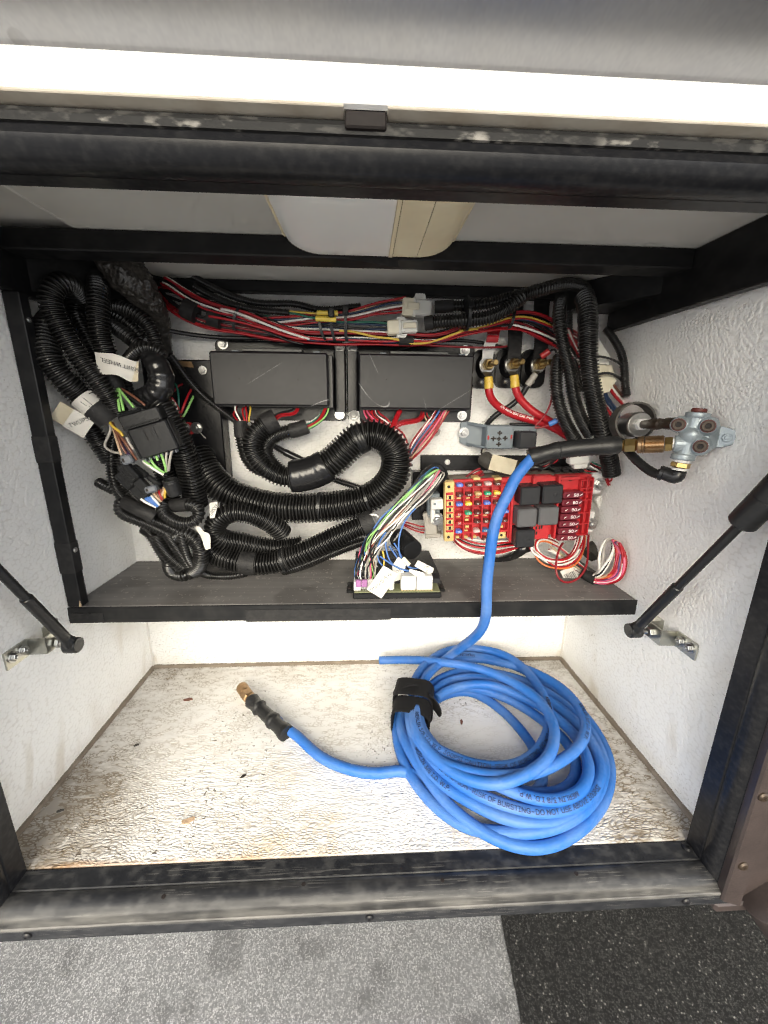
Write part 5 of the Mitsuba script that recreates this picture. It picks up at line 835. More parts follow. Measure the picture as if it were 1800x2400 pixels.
# taped wire group above the fuse box
tg = thing('taped_wires', 'wires wrapped in aged clear tape with a cream label above the fuse box', 'wires')
q = spl([(0.4960,-0.0340,0.3391),(0.5046,-0.0440,0.3335),(0.5204,-0.0480,0.3286),(0.5402,-0.0480,0.3259)], .002); part(tg, 'tape_wrap', tube(q, 0.02060/2*(1+.12*(meshkit.noise(np.repeat(q, 12, 0).reshape(-1, 12, 3)*200+np.arange(12)[None, :, None], 6)-.5)), 12), 'm_strap', 40)
part(tg, 'label', ribbon([(0.4958,-0.0620,0.3378),(0.5109,-0.0660,0.3345),(0.5282,-0.0640,0.3303)], [V(.003, -.004, .020)]*3), 'm_paperold', 50)
wires(tg, [(0.4959,-0.0340,0.3405),(0.4951,-0.0280,0.3467),(0.4992,-0.0200,0.3516)], [Bk, Gy], .003, .0016, 35)
wires(tg, [(0.4927,-0.0400,0.3224),(0.4843,-0.0360,0.3168),(0.4753,-0.0340,0.3093),(0.4740,-0.0300,0.3014)], [Dr, Dr, Rr, Dr], .0055, .0014, 36, .1)
bw = thing('wire_bundle', 'black and red wires crossing behind the black hose sleeve', 'wires')
wires(bw, [(0.5502,-0.0440,0.3267),(0.5585,-0.0500,0.3304),(0.5679,-0.0540,0.3310),(0.5800,-0.0560,0.3381),(0.5922,-0.0500,0.3415)], [Bk, Bk, Rr, Bk], .005, .0013, 37, .2)
wires(bw, [(0.5963,-0.0360,0.3171),(0.6094,-0.0380,0.3203),(0.6209,-0.0420,0.3266),(0.6303,-0.0420,0.3309)], [Gr, Bk, Gy], .004, .0011, 38, .2)
part(bw, 'taped_lump', tube(spl([(0.5538,-0.0520,0.3279),(0.5592,-0.0550,0.3304),(0.5669,-0.0540,0.3276)], .002), 0.00816/2, 10), 'm_tape', 40)
# wires behind and below the fuse box
wb = thing('wire_bundle', 'sagging red and white wires under the left half of the fuse box', 'wires')
wires(wb, [(0.4633,-0.0260,0.2228),(0.4762,-0.0400,0.2158),(0.4976,-0.0440,0.2114),(0.5233,-0.0440,0.2131),(0.5460,-0.0420,0.2161),(0.5652,-0.0360,0.2158)], [Wh, Rr, Wh, Rr, Bk, Wh, Dr, Rr, Wh, Dr], .0105, .0013, 41, .08, taper=[.5, 1, 1.15, 1.05, .8, .6])
q = spl([(0.5155,-0.0091,0.1860),(0.5340,-0.0190,0.1860),(0.5558,-0.0124,0.1880),(0.5551,-0.0400,0.2075),(0.5683,-0.0380,0.2145)], .002); part(wb, 'tape_wrap', tube(q, 0.01383/2*np.interp(np.linspace(0, 1, len(q)), [0, .3, .6, 1], [.45, .55, 1, 1.25]), 12), 'm_tape', 40)
# white/red coil one
c1_ = thing('wire_coil', 'drooping loops of white, orange and red wires under the right half of the fuse box', 'wire coil')
def loops(key, base, cols, seed, jit, r=.0013, ex=.12):
    g = np.random.default_rng(seed); b = V(base); c = b.mean(0)
    for i, cc in enumerate(cols):
        s = 1+ex*(i/max(1, len(cols)-1)-.5)*2+g.normal()*.02; wire(key, c+(b-c)*s+g.normal(size=b.shape)*jit*.4+g.normal(size=3)*jit, cc, r, 8, .003)
loops(c1_, [(0.6388,-0.0440,0.2297),(0.6286,-0.0580,0.2156),(0.6133,-0.0640,0.2037),(0.5934,-0.0660,0.2028),(0.5764,-0.0640,0.2087),(0.5670,-0.0600,0.2186),(0.5732,-0.0500,0.2264),(0.5916,-0.0420,0.2255),(0.6124,-0.0360,0.2175)], [Wh, Or, Wh, Rr, Gy, Wh, Dr, Wh, Rr], 51, .0016, ex=.13)
loops(c1_, [(0.6445,-0.0420,0.2300),(0.6328,-0.0600,0.2106),(0.6174,-0.0680,0.1986),(0.5967,-0.0700,0.1968),(0.5817,-0.0660,0.2019),(0.5734,-0.0580,0.2103)], [Wh, Rr, Wh, Or], 52, .0016, ex=.06)
wire(c1_, [(0.6417,-0.0600,0.2378),(0.6356,-0.0740,0.2195),(0.6287,-0.0860,0.2022),(0.6168,-0.0920,0.1883),(0.5991,-0.0940,0.1830),(0.5886,-0.0920,0.1905),(0.5874,-0.0860,0.2026),(0.5931,-0.0760,0.2169),(0.6070,-0.0600,0.2259)], Dr, .0014)
tail = [(0.5997,-0.0400,0.2131),(0.6117,-0.0480,0.2062),(0.6261,-0.0560,0.1937),(0.6379,-0.0640,0.1852),(0.6490,-0.0720,0.1790),(0.6548,-0.0780,0.1778)]
wires(c1_, tail, [Wh, Rr, Tn, Li, Wh, Dr, Rr, Wh], .0075, .0013, 53, .08, taper=[1, .9, 1, .7, .6])
a, b = V((0.6311,-0.0740,0.1877)), V((0.6458,-0.0800,0.1817)); part(c1_, 'tape_wrap', lathe(a, b, [(0, 0.01412*.48), (np.linalg.norm(b-a), 0.01412*.5)], 18), 'm_clothtape', 40)
part(c1_, 'barcode_label', extr(quad(*[(0.6023,-0.0700,0.1882),(0.6163,-0.0680,0.1929),(0.6173,-0.0760,0.1821)]), sbox(0, 0, .020, .024), 0, .0003), 'm_paper', False)
for i in range(7): part(c1_, 'barcode_line', extr(quad(*[(0.6028,-0.0706,0.1888),(0.6160,-0.0686,0.1932),(0.6178,-0.0766,0.1827)]), sbox(.002+i*.0023, .006, .0027+i*.0023+.0004*(i % 2), .021), .0002, .0003), 'm_ink', False)
c2_ = thing('wire_coil', 'fat gathered coil of pink, red and white wires against the right wall on the shelf', 'wire coil')
g = np.random.default_rng(61); A1 = V((0.6458,-0.0800,0.1817)); 
for i, cc in enumerate([Wh, Wh, Bk, Gy, Wh, Tn, Rr, Pk, Or, Rr, Pk, 'purple', Rr, Pk, Rr, Wh, Rr, Pk, Rr]):
    t = i/18; 
    tp = V((0.6491,-0.0950,0.2437))*(1-t)+V((0.6480,-0.1165,0.2445))*t; ou = V((0.6315,-0.1050,0.2206))*(1-t)+V((0.6550,-0.1235,0.2226))*t; mi_ = V((0.6364,-0.1050,0.2047))*(1-t)+V((0.6520,-0.1224,0.2025))*t; en = V((0.6354,-0.0950,0.1931))*(1-t)+V((0.6350,-0.0980,0.1844))*t; bt = V((0.6354,-0.1000,0.1971))*(1-t)+V((0.6459,-0.1080,0.1871))*t
    if t < .25: pp = [tp, V((0.6377,-0.1000,0.2379))*(1-t)+V((0.6479,-0.1040,0.2323))*t, ou, V((0.6364,-0.1020,0.2052)), en] if i % 2 else [tp, V((0.6474,-0.1060,0.2278)), mi_, bt, en]
    else: pp = [tp, V((0.6496,-0.1040,0.2323))*(1-t)+V((0.6540,-0.1204,0.2324))*t, V((0.6464,-0.1100,0.2190))*(1-t)+V((0.6550,-0.1245,0.2205))*t, V((0.6419,-0.1100,0.2050))*(1-t)+V((0.6530,-0.1231,0.2036))*t, bt, en]
    wire(c2_, V(pp)+g.normal(size=(len(pp), 3))*.0006, cc, .0017, 8, .003)
a, b = V((0.6318,-0.0840,0.1883)), V((0.6389,-0.0960,0.1871)); part(c2_, 'tape_wrap', lathe(a, b, [(0, 0.01577*.45), (np.linalg.norm(b-a), 0.01577*.5)], 18), 'm_clothtape', 40)
hs = thing('hose_stub', 'fat grey-black tube lying at the back right of the shelf', 'tube'); q = spl([(0.6897,-0.0200,0.2316),(0.6749,-0.0340,0.2164),(0.6569,-0.0460,0.2012)], .003); part(hs, 'tube', tube(q, 0.02250/2, 18), 'm_strap', 40)
# right corner connectors and wires behind the hanging conduits
rc = thing('taped_connector', 'translucent taped connector hanging behind the thickest conduit at the right', 'connector'); Fg = quad(*[(0.6145,-0.0700,0.4564),(0.6380,-0.0620,0.4554),(0.6257,-0.0720,0.4232)]); part(rc, 'body', hull([Fg(a, b, c) for a, b in ((0, 0), (Fg.w, -.002), (Fg.w*1.35, Fg.h*.45), (Fg.w*.9, Fg.h*.85), (Fg.w*.1, Fg.h)) for c in (-.016, 0)]), 'm_ivory', False)
part(rc, 'tape_flap', hull([Fg(a, b, c) for a, b in ((0, -.001), (Fg.w*.02, -.030), (Fg.w*.4, -.016), (Fg.w*.8, -.012), (Fg.w*.75, -.002)) for c in (-.006, .001)]), 'm_clear', False)
wire(rc, [(0.6046,-0.0840,0.4642),(0.6178,-0.0800,0.4639),(0.6366,-0.0700,0.4613),(0.6528,-0.0600,0.4569),(0.6644,-0.0520,0.4536)], Bk, .0013); wire(rc, [(0.6086,-0.0840,0.4444),(0.6206,-0.0800,0.4464),(0.6380,-0.0700,0.4454),(0.6545,-0.0600,0.4401),(0.6647,-0.0540,0.4374)], Bk, .0015)
wires(rc, [(0.6397,-0.0660,0.4300),(0.6515,-0.0600,0.4229),(0.6624,-0.0560,0.4155),(0.6772,-0.0500,0.4079)], [Br, Wh, Rr, Rr], .0055, .0014, 71, .08)
wires(rc, [(0.6330,-0.0620,0.4226),(0.6417,-0.0580,0.4119),(0.6528,-0.0560,0.4021),(0.6615,-0.0540,0.3931)], [Nv, Nv, Dr, Rr], .0060, .0016, 72, .1)
wires(rc, [(0.5750,-0.0600,0.4930),(0.5884,-0.0540,0.4802),(0.6022,-0.0500,0.4667),(0.6310,-0.0460,0.4492)], [Rr, Wh, Dr, Rr, Wh, Dr], .007, .0012, 73, .1)
wires(rc, [(0.6621,-0.0500,0.3149),(0.6647,-0.0560,0.3086),(0.6677,-0.0600,0.3207),(0.6718,-0.0560,0.3366),(0.6819,-0.0500,0.3503)], [Rr, Dr, Rr, Rr], .0042, .0011, 74, .2)
# ---------------------------------------------------------------- control module on the shelf
cm = thing('control_module', 'dark open control module with white connectors standing at the front of the shelf', 'control module')
mx0, mx1, my0, my1 = .3196, .4262, -.1320, -.0160
part(cm, 'tray', wbox(mx0, mx1, my0, my1+.004, SZ+.0004, SZ+.0078, .0012), 'm_blackplastic', False)
part(cm, 'circuit_board', wbox(mx0+.0015, mx1-.0015, my0+.0015, my1, SZ+.0080, SZ+.0094, .0002), 'm_pcb', False)
part(cm, 'housing', hull([(x, y, z) for x in (mx0+.001, mx1+.002) for y, z in ((-.108, .1906), (-.108, .1965), (-.100, .2005), (-.018, .2005), (-.0165, .1906))]), 'm_relay', False)
for x0, x1, x, y in ((mx0-.0085, mx0+.0002, mx0-.0048, -.1075), (mx1-.0002, mx1+.0085, mx1+.0048, -.1065)):
    e = part(cm, 'mounting_ear', wbox(x0, x1, y-.008, y+.020, SZ+.0003, SZ+.0034, .001), 'm_blackplastic', False); screw(e, (x, y, SZ+.0036), (0, 0, 1), .0030, 'm_slot')
for i, (a, b) in enumerate(((.3772, .3953), (.3962, .4156))): part(cm, 'white_relay', wbox(a, b, -.128, -.113, SZ+.0096, .2085, .0010), 'm_white', False)
part(cm, 'white_header', wbox(.3205, .3290, -.1275, -.1120, SZ+.0096, .2020, .0006), 'm_white', False); part(cm, 'white_header', wbox(.3294, .3455, -.124, -.1120, SZ+.0096, .2035, .0006), 'm_white', False)
part(cm, 'clear_header', wbox(.3460, .3560, -.124, -.1120, SZ+.0096, .2015, .0006), 'm_clear', False)
part(cm, 'small_can', cyl((.3655, -.1235, SZ+.0096), (.3655, -.1235, .2035), .0040, 16, .0006), 'm_clear', 30); part(cm, 'black_can', cyl((.3590, -.1215, SZ+.0096), (.3590, -.1215, .2000), .0036, 16, .0006), 'm_blackplastic', 30)
part(cm, 'terminal_row', [wbox(.3780+i*.0036, .3796+i*.0036, -.1300, -.1284, SZ+.0096, SZ+.0106, .0002) for i in range(11)], 'm_gold', False, kind='stuff')
for i, (a, b) in enumerate(((.3228, .3295), (.3300, .3367))):
    f = thing('blade_fuse', ('left' if i == 0 else 'right')+' one of two purple blade fuses at the front corner of the control module', 'fuse', 'purple blade fuses'); F = Fr((a, -.1288, .2045), (b-a, 0, 0), (0, 0, -.010))
    part(f, 'cap', chbox(F, 0, b-a, 0, .0088, -.004, 0, .0006), 'm_purple', False); part(f, 'blade', [chbox(F, (b-a)*t-.0007, (b-a)*t+.0007, .0088, .0142, -.0026, -.0018, .0001) for t in (.25, .75)], 'zinc', False)
# can relay and wire sweep
can = thing('flasher_can', 'black round can relay with white printing leaning over the control module', 'relay'); a, b = V((0.3795,-0.0620,0.2361)), V((0.3943,-0.0960,0.2299)); rcn = 0.02721/2
part(can, 'body', lathe(a, b, [(0, rcn*.98), (.001, rcn), (.034, rcn), (.0345, rcn*.97)] if np.linalg.norm(b-a) < .03 else [(0, rcn*.98), (.001, rcn), (np.linalg.norm(b-a)-.0015, rcn), (np.linalg.norm(b-a), rcn*.95)], 30), 'm_blackplastic', 35)
cax = unit(b-a); cnv = unit(eye-b-cax*np.dot(eye-b, cax)); cF = Fr(a+cax*np.linalg.norm(b-a)*.45+cnv*rcn, cax, -np.cross(cnv, cax)); cF.n = cnv; cF.v = np.cross(cax, cnv)*1.0
for i, (t, yy) in enumerate((('12V', -.0045), ('20A', -.0015), ('5 PIN', .0015), ('85 86', .0042))): letter(can, cF, t, -.006+.001*i, yy, .0021, 90, .0002, 'm_whiteink', th=.0002)
sl_ = thing('wire_sleeve', 'black rubber sleeve with a round open mouth full of green and grey wires', 'sleeve'); a, b = V((0.4208,-0.0360,0.3075)), V((0.4258,-0.0700,0.3242)); ro = 0.02611/2
sa = V((0.4019,-0.0340,0.2712)); part(sl_, 'sleeve', tube(np.vstack([spl([sa, V((0.4093,-0.0400,0.2991)), V((0.4194,-0.0560,0.3176)), b], .002)]), np.linspace(ro*.75, ro, len(spl([sa, V((0.4093,-0.0400,0.2991)), V((0.4194,-0.0560,0.3176)), b], .002))), 28), 'm_boot', 40)
sd_ = unit(b-V((0.4194,-0.0560,0.3176))); part(sl_, 'mouth_rim', lathe(b, b+sd_*.004, [(0, ro*.98), (.0008, ro*1.04), (.0032, ro*1.04), (.004, ro*1.0), (.004, ro*.84), (.0012, ro*.82), (.0010, ro*.3)], 30), 'm_boot', 30)
sw = thing('wire_bundle', 'sweep of green, grey and blue wires pouring from the rubber sleeve onto the control module', 'wires')
cols = [Bl, Nv, Bk, Bl, Li, Bk, Li, Gr, Gy, Bk, Gy, Wh, Bk, Gy, Bk, Wh, Dr, Gy, Bk, Tn, Bk, Wh, Gy, Pk, Bk, Wh, Bk, Gy, Br, Gy, Bk, Wh, Bk, Gy]
g = np.random.default_rng(77); n = len(cols)
for i, c in enumerate(cols):
    t = i/(n-1); e = V(.3225+.024*((i*7) % n)/(n-1), -.1195-.004*(i % 3)/2, .2045)
    m0 = V((0.4164,-0.0780,0.3286))*(1-t)+V((0.4303,-0.0800,0.3217))*t; m1 = V((0.3830,-0.0800,0.2965))*(1-t)+V((0.4156,-0.0840,0.2995))*t; m2 = V((0.3583,-0.0840,0.2665))*(1-t)+V((0.3845,-0.0920,0.2719))*t
    m3 = V((0.3343,-0.0920,0.2409))*(1-t)+V((0.3578,-0.1000,0.2414))*t; wire(sw, V([b+sd_*.001+g.normal(size=3)*.002, m0+g.normal(size=3)*.0015, m1+g.normal(size=3)*.0022, m2+g.normal(size=3)*.0025, m3+g.normal(size=3)*.002, e+V(0, .002, .012), e]), c, .00100, 8, .004)
SWP = [[(0.3962,-0.0940,0.2840),(0.3820,-0.0980,0.2662),(0.3759,-0.1020,0.2462),(0.3781,-0.1060,0.2250),(0.3882,-0.1100,0.2135),(0.4002,-0.1120,0.2131)], [(0.3599,-0.0960,0.2540),(0.3510,-0.1040,0.2407),(0.3494,-0.1100,0.2268),(0.3553,-0.1140,0.2176)], [(0.3523,-0.1120,0.2286),(0.3652,-0.1160,0.2205),(0.3793,-0.1180,0.2137),(0.3904,-0.1180,0.2119)], [(0.3598,-0.1000,0.2457),(0.3606,-0.1060,0.2327),(0.3656,-0.1100,0.2202),(0.3696,-0.1120,0.2177)], [(0.3704,-0.0960,0.2399),(0.3764,-0.1000,0.2304),(0.3826,-0.1040,0.2154),(0.3863,-0.1120,0.2012)],
       [(0.3663,-0.0960,0.2377),(0.3744,-0.1000,0.2271),(0.3846,-0.1060,0.2107),(0.3914,-0.1120,0.2011)], [(0.3642,-0.0960,0.2356),(0.3722,-0.1020,0.2257),(0.3823,-0.1080,0.2116),(0.3945,-0.1120,0.2005)], [(0.3302,-0.0960,0.2358),(0.3267,-0.1080,0.2273),(0.3248,-0.1220,0.2084)], [(0.3679,-0.0980,0.2557),(0.3555,-0.1040,0.2417),(0.3474,-0.1080,0.2346),(0.3484,-0.1120,0.2147)], [(0.3554,-0.1080,0.2346),(0.3574,-0.1120,0.2243),(0.3568,-0.1140,0.2176)]]
for q, c in zip(SWP, (Bl, Bl, Bl, Bl, Bl, Nv, Bl, Pk, Wh, Ye)): wire(sw, q, c, .0011)
wt = thing('white_tie', 'white cable tie end sticking out from the conduit loop beside the wire sweep', 'cable tie'); part(wt, 'strap', tube(spl([(0.3248,-0.0700,0.2627),(0.3344,-0.0740,0.2682),(0.3427,-0.0800,0.2725),(0.3489,-0.0820,0.2725),(0.3501,-0.0780,0.2681)], .002), .0013, 8), 'm_white', True)
for lab_, q, poly, txts in (('large paper tag with a row of marks leaning on the front of the control module', [(0.3552,-0.1370,0.2271),(0.3727,-0.1360,0.2157),(0.3380,-0.1390,0.1965)], [(0, 0), (1, 0), (1, 1.02), (0, 1)], [('25', .62, .16), ('25', .52, .32), ('25', .45, .48), ('25', .38, .64), ('25', .30, .78), ('25', .2, .9)]),
                            ('folded paper tag behind the large one on the control module', [(0.3745,-0.1120,0.2279),(0.3858,-0.1120,0.2197),(0.3653,-0.1160,0.2189)], [(0, 0), (1, .1), (1.35, 1.55), (.9, 2.1), (0, 1)], [('JIL', .75, .95)]),
                            ('rounded paper tag on a blue wire at the right of the control module', [(0.3977,-0.1200,0.2266),(0.4177,-0.1200,0.2157),(0.3984,-0.1210,0.2174)], [(0, .05), (.1, 0), (1, .0), (1.05, .6), (.9, 1), (0, .9)], [('05', .6, .3), ('8', .75, .8)]),
                            ('narrow paper tag lying over the white relays of the control module', [(0.3880,-0.1240,0.2177),(0.4072,-0.1240,0.2111),(0.3891,-0.1250,0.2107)], [(0, .1), (.8, 0), (1, .3), (.95, .9), (.5, 1), (0, .6)], [('4', .7, .7)])):
    k = thing('paper_tag', lab_, 'tag'); F = quad(*q); part(k, 'sheet', extr(F, Polygon([(a*F.w, b*F.h) for a, b in poly]), 0, .0004), 'm_paper', False)
    for t, a, b in txts: letter(k, F, t, F.w*a, F.h*b, .0030, 18, .0005)
part(sw, 'cream_sleeve', lathe((0.3800,-0.1120,0.2263), (0.3884,-0.1160,0.2181), [(0, .0022), (.001, .0028), (.012, .0028)], 12), 'm_ivory', 30)
# ---------------------------------------------------------------- air manifold on the right wall
mf_ = thing('air_manifold', 'grey cast air manifold with brown hex plugs bolted to the right wall', 'manifold')
C0 = V(.636, -.2055, .384); n_ = unit(V(-.66, -.75, .04)); u_ = unit(np.cross(n_, V(0, 0, 1.0))); u_ = u_ if u_[0] > 0 else -u_; v_ = np.cross(u_, n_); v_ = v_ if v_[2] < 0 else -v_
def mf(hx, hy, c=0.0): return C0+u_*(hx-900)*.0000755+v_*(hy-480)*.0000952+n_*c
import manifold3d as m3
def mcyl(a, b, r0, r1=None, k=24): m = lathe(a, b, [(0, r0), (np.linalg.norm(V(b)-V(a)), r1 or r0)], k); return m3.Manifold(m3.Mesh(np.asarray(m.vertices, np.float32), np.asarray(m.faces, np.uint32)))
def mhull(pts): m = hull(pts); return m3.Manifold(m3.Mesh(np.asarray(m.vertices, np.float32), np.asarray(m.faces, np.uint32)))
def mball(c, r): 
    s = trimesh.creation.icosphere(2, r); return m3.Manifold(m3.Mesh(np.asarray(s.vertices+c, np.float32), np.asarray(s.faces, np.uint32)))
def fixm(m):
    return m
body_ = [mcyl(mf(925, 285, -.006), mf(870, 745, -.006), .0085), mcyl(mf(925, 285, -.006), mf(922, 330, -.006), .0098), mcyl(mf(862, 690, -.006), mf(858, 745, -.006), .0098), mcyl(mf(740, 590, -.004), mf(930, 590, -.006), .0078),
         mcyl(mf(725, 390, -.006), mf(930, 400, -.006), .0072), mball(mf(760, 405, -.003), .0075), mball(mf(1040, 410, -.003), .0088), mball(mf(1010, 605, -.003), .0088), mball(mf(900, 500, -.005), .0100),
         mcyl(mf(758, 406, -.004), mf(758, 406, .0055), .0062), mcyl(mf(1044, 412, -.004), mf(1044, 412, .0055), .0066), mcyl(mf(1012, 602, -.004), mf(1012, 602, .0055), .0066),
         mhull([mf(x, y, c) for x, y, c in ((820, 330, -.015), (1080, 330, -.012), (1175, 410, -.012), (1175, 600, -.012), (1030, 700, -.012), (820, 700, -.015), (860, 360, -.004), (1080, 380, -.004), (1060, 660, -.004), (860, 650, -.004))]),
         mhull([mf(x, y, c) for x, y in ((1080, 390), (1100, 620), (1240, 420), (1310, 440), (1350, 510), (1310, 580), (1240, 600)) for c in (-.0170, -.0110)])]
M = body_[0]
for m in body_[1:]: M = M+m
M = M.refine_to_length(.0012); mm = M.to_mesh(); tm = trimesh.Trimesh(np.asarray(mm.vert_properties)[:, :3], np.asarray(mm.tri_verts), process=True); trimesh.smoothing.filter_taubin(tm, lamb=.5, nu=.52, iterations=9)
part(mf_, 'casting', tm, 'm_cast', True)
for x, y in ((758, 406), (1044, 412), (1012, 602)):
    c = V(mf(x, y, .0056)); p = part(mf_, 'port_plug', lathe(c, c+n_, [(0, .0050), (.0030, .0048), (.0036, .0044), (.0036, .0026), (.0012, .0025)], 22), 'm_plug', 30); part(p, 'hex_recess', nut(c+n_*.0013, n_, .0025, .0004), 'm_slot', 20)
    part(p, 'red_ring', lathe(c, c+n_, [(0, .0058), (.0008, .0056), (.0009, .0050)], 22), 'm_redring', 30)
part(mf_, 'port_plug', cyl(mf(928, 246, -.006), mf(925, 284, -.006), .0060, 20, .0006), 'm_redring', 30)
bolt(mf_, mf(1245, 512, -.0108), n_, .0040, mat='m_cast')
part(mf_, 'lower_fitting', [lathe(mf(858, 747, -.006), mf(846, 850, -.006), [(0, .0070), (.0012, .0070), (.0013, .0066), (.0025, .0066)], 22), lathe(mf(848, 830, -.006), mf(846, 852, -.006), [(0, .0062), (.0021, .0062)], 22)], 'm_white', 30)
part(mf_, 'brass_nut', nut(mf(856, 772, -.006), V(mf(846, 850, -.006))-V(mf(858, 747, -.006)), .0080, .0050), 'brass', 25)
e0, e1, e2 = V(mf(846, 852, -.006)), V(mf(842, 925, -.006)), V(mf(660, 895, -.007))
el_ = part(mf_, 'push_elbow', tube(spl([e0, e0*.5+e1*.5, e1-(e1-e0)*.1+V(-.001, 0, 0), e1*.6+e2*.4, e2], .0015), .0066, 20), 'm_blackplastic', True); part(mf_, 'elbow_collar', lathe(V(e2)-unit(e1-e2)*.001, e2+unit(e1-e2), [(0, .0058), (.0006, .0072), (.0034, .0072), (.004, .006)], 20), 'm_blackplastic', 30)
ah = thing('air_line', 'thin black air line curving from the manifold elbow behind the brass coupler', 'air line'); part(ah, 'tube', tube(spl([e2+V(.001, 0, 0)]+[(0.6262,-0.1820,0.3424),(0.6218,-0.1700,0.3479),(0.6210,-0.1550,0.3546),(0.6252,-0.1350,0.3613),(0.6319,-0.1100,0.3684)], .003), .0046, 14), 'm_boot', True)
# pressure switch in its rubber strap
ps = thing('pressure_switch', 'zinc pressure switch held in a black rubber strap beside the manifold', 'pressure switch'); a, b = V(.6405, -.125, .3885), V(mf(728, 392, -.006)); d = unit(b-a); L = np.linalg.norm(b-a); rs_ = 0.02737/2*1.02
part(ps, 'can', lathe(a-d*.022, a+d*.0040, [(0, rs_*.9), (.001, rs_), (.0220, rs_), (.0240, rs_*.97), (.0250, rs_*.90), (.0252, rs_*.80)], 30), 'zinc', 35); part(ps, 'hex_base', nut(a+d*.0030, d, .0068, .007), 'm_white', 25)
part(ps, 'fitting', lathe(a+d*.010, b, [(0, .0044), (L*.28-.010+.004, .0046), (L*.30-.004, .0058), (L*.42, .0058), (L*.47, .0050), (L*.50, .0026), (L*.53, .0026), (L*.55, .0050), (L*.66, .0058), (L*.80, .0056), (L-.010, .0046)], 20), 'm_plug', 25)
x_ = unit(np.cross(d, V(0, 0, 1))); z_ = np.cross(x_, d); x_ = x_ if x_[0] > 0 else -x_; z_ = z_ if z_[2] > 0 else -z_; cst = a-d*.010
rg = [cst+x_*(math.cos(t)*rs_*1.42-rs_*.18)+z_*(math.sin(t)*rs_*1.42+rs_*.22) for t in np.linspace(0, 2*np.pi, 36)[:-1]]; rg.append(rg[0])
vv = []; 
for q in rg[:-1]:
    o = unit(q-cst); vv += [q-d*.008, q+d*.008, q+d*.008+o*.0022, q-d*.008+o*.0022]
nr = len(rg)-1; ff = []
for i in range(nr):
    for j in range(4): A_, B_ = i*4+j, i*4+(j+1) % 4; C_, D_ = ((i+1) % nr)*4+(j+1) % 4, ((i+1) % nr)*4+j; ff += [(A_, B_, C_), (A_, C_, D_)]
tm = trimesh.Trimesh(vv, ff, process=False); tm.fix_normals(); part(ps, 'rubber_strap', tm, 'm_strap', 40)
# ---------------------------------------------------------------- brass coupler between hose and manifold
cpb = thing('hose_coupler', 'brass quick coupler with knurled bronze collar between the black sleeve and the manifold', 'coupler'); a, b = V((0.5919,-0.1660,0.3685)), V(mf(752, 590, -.004)); d = unit(b-a); L = np.linalg.norm(b-a)
part(cpb, 'threaded_nipple', lathe(a-d*.004, a+d, [(0, .0052)]+[x for i in range(7) for x in ((.002+i*.0016, .0058), (.0028+i*.0016, .0050))], 20), 'brass', 30)
part(cpb, 'hex_body', nut(a+d*L*.13, d, .0072, L*.24), 'brass', 20); part(cpb, 'rear_collar', lathe(a+d*L*.37, a+d*L*.5, [(0, .0072), (.001, .0082), (.0040, .0084), (.0045, .0078), (.0050, .0086), (L*.12, .0086)], 28), 'm_bronze', 30)
nk, kk2 = 44, 36; pp = np.linspace(0, L*.33, nk); th = np.arange(kk2); R = .0082+.00030*(((np.arange(nk)[:, None]+th[None, :]) % 3 == 0)*1.0-((np.arange(nk)[:, None]-th[None, :]) % 3 == 0)*1.0); R[0] = R[-1] = .0076
part(cpb, 'knurled_collar', tube(a+d*L*.5+d*pp[:, None], R, kk2), 'm_bronze', 25); part(cpb, 'front_hex', nut(a+d*L*.835, d, .0074, L*.13), 'brass', 20); part(cpb, 'sealed_thread', cyl(a+d*L*.965, b, .0056, 18), 'm_white', 30)
def boot(key, pts_, prof, name='sleeve'):
    q = spl(pts_, .0012); s = np.linspace(0, 1, len(q)); R = np.interp(s, [x for x, _ in prof], [y for _, y in prof]); return part(key, name, tube(q, R, 26), 'm_boot', 40)
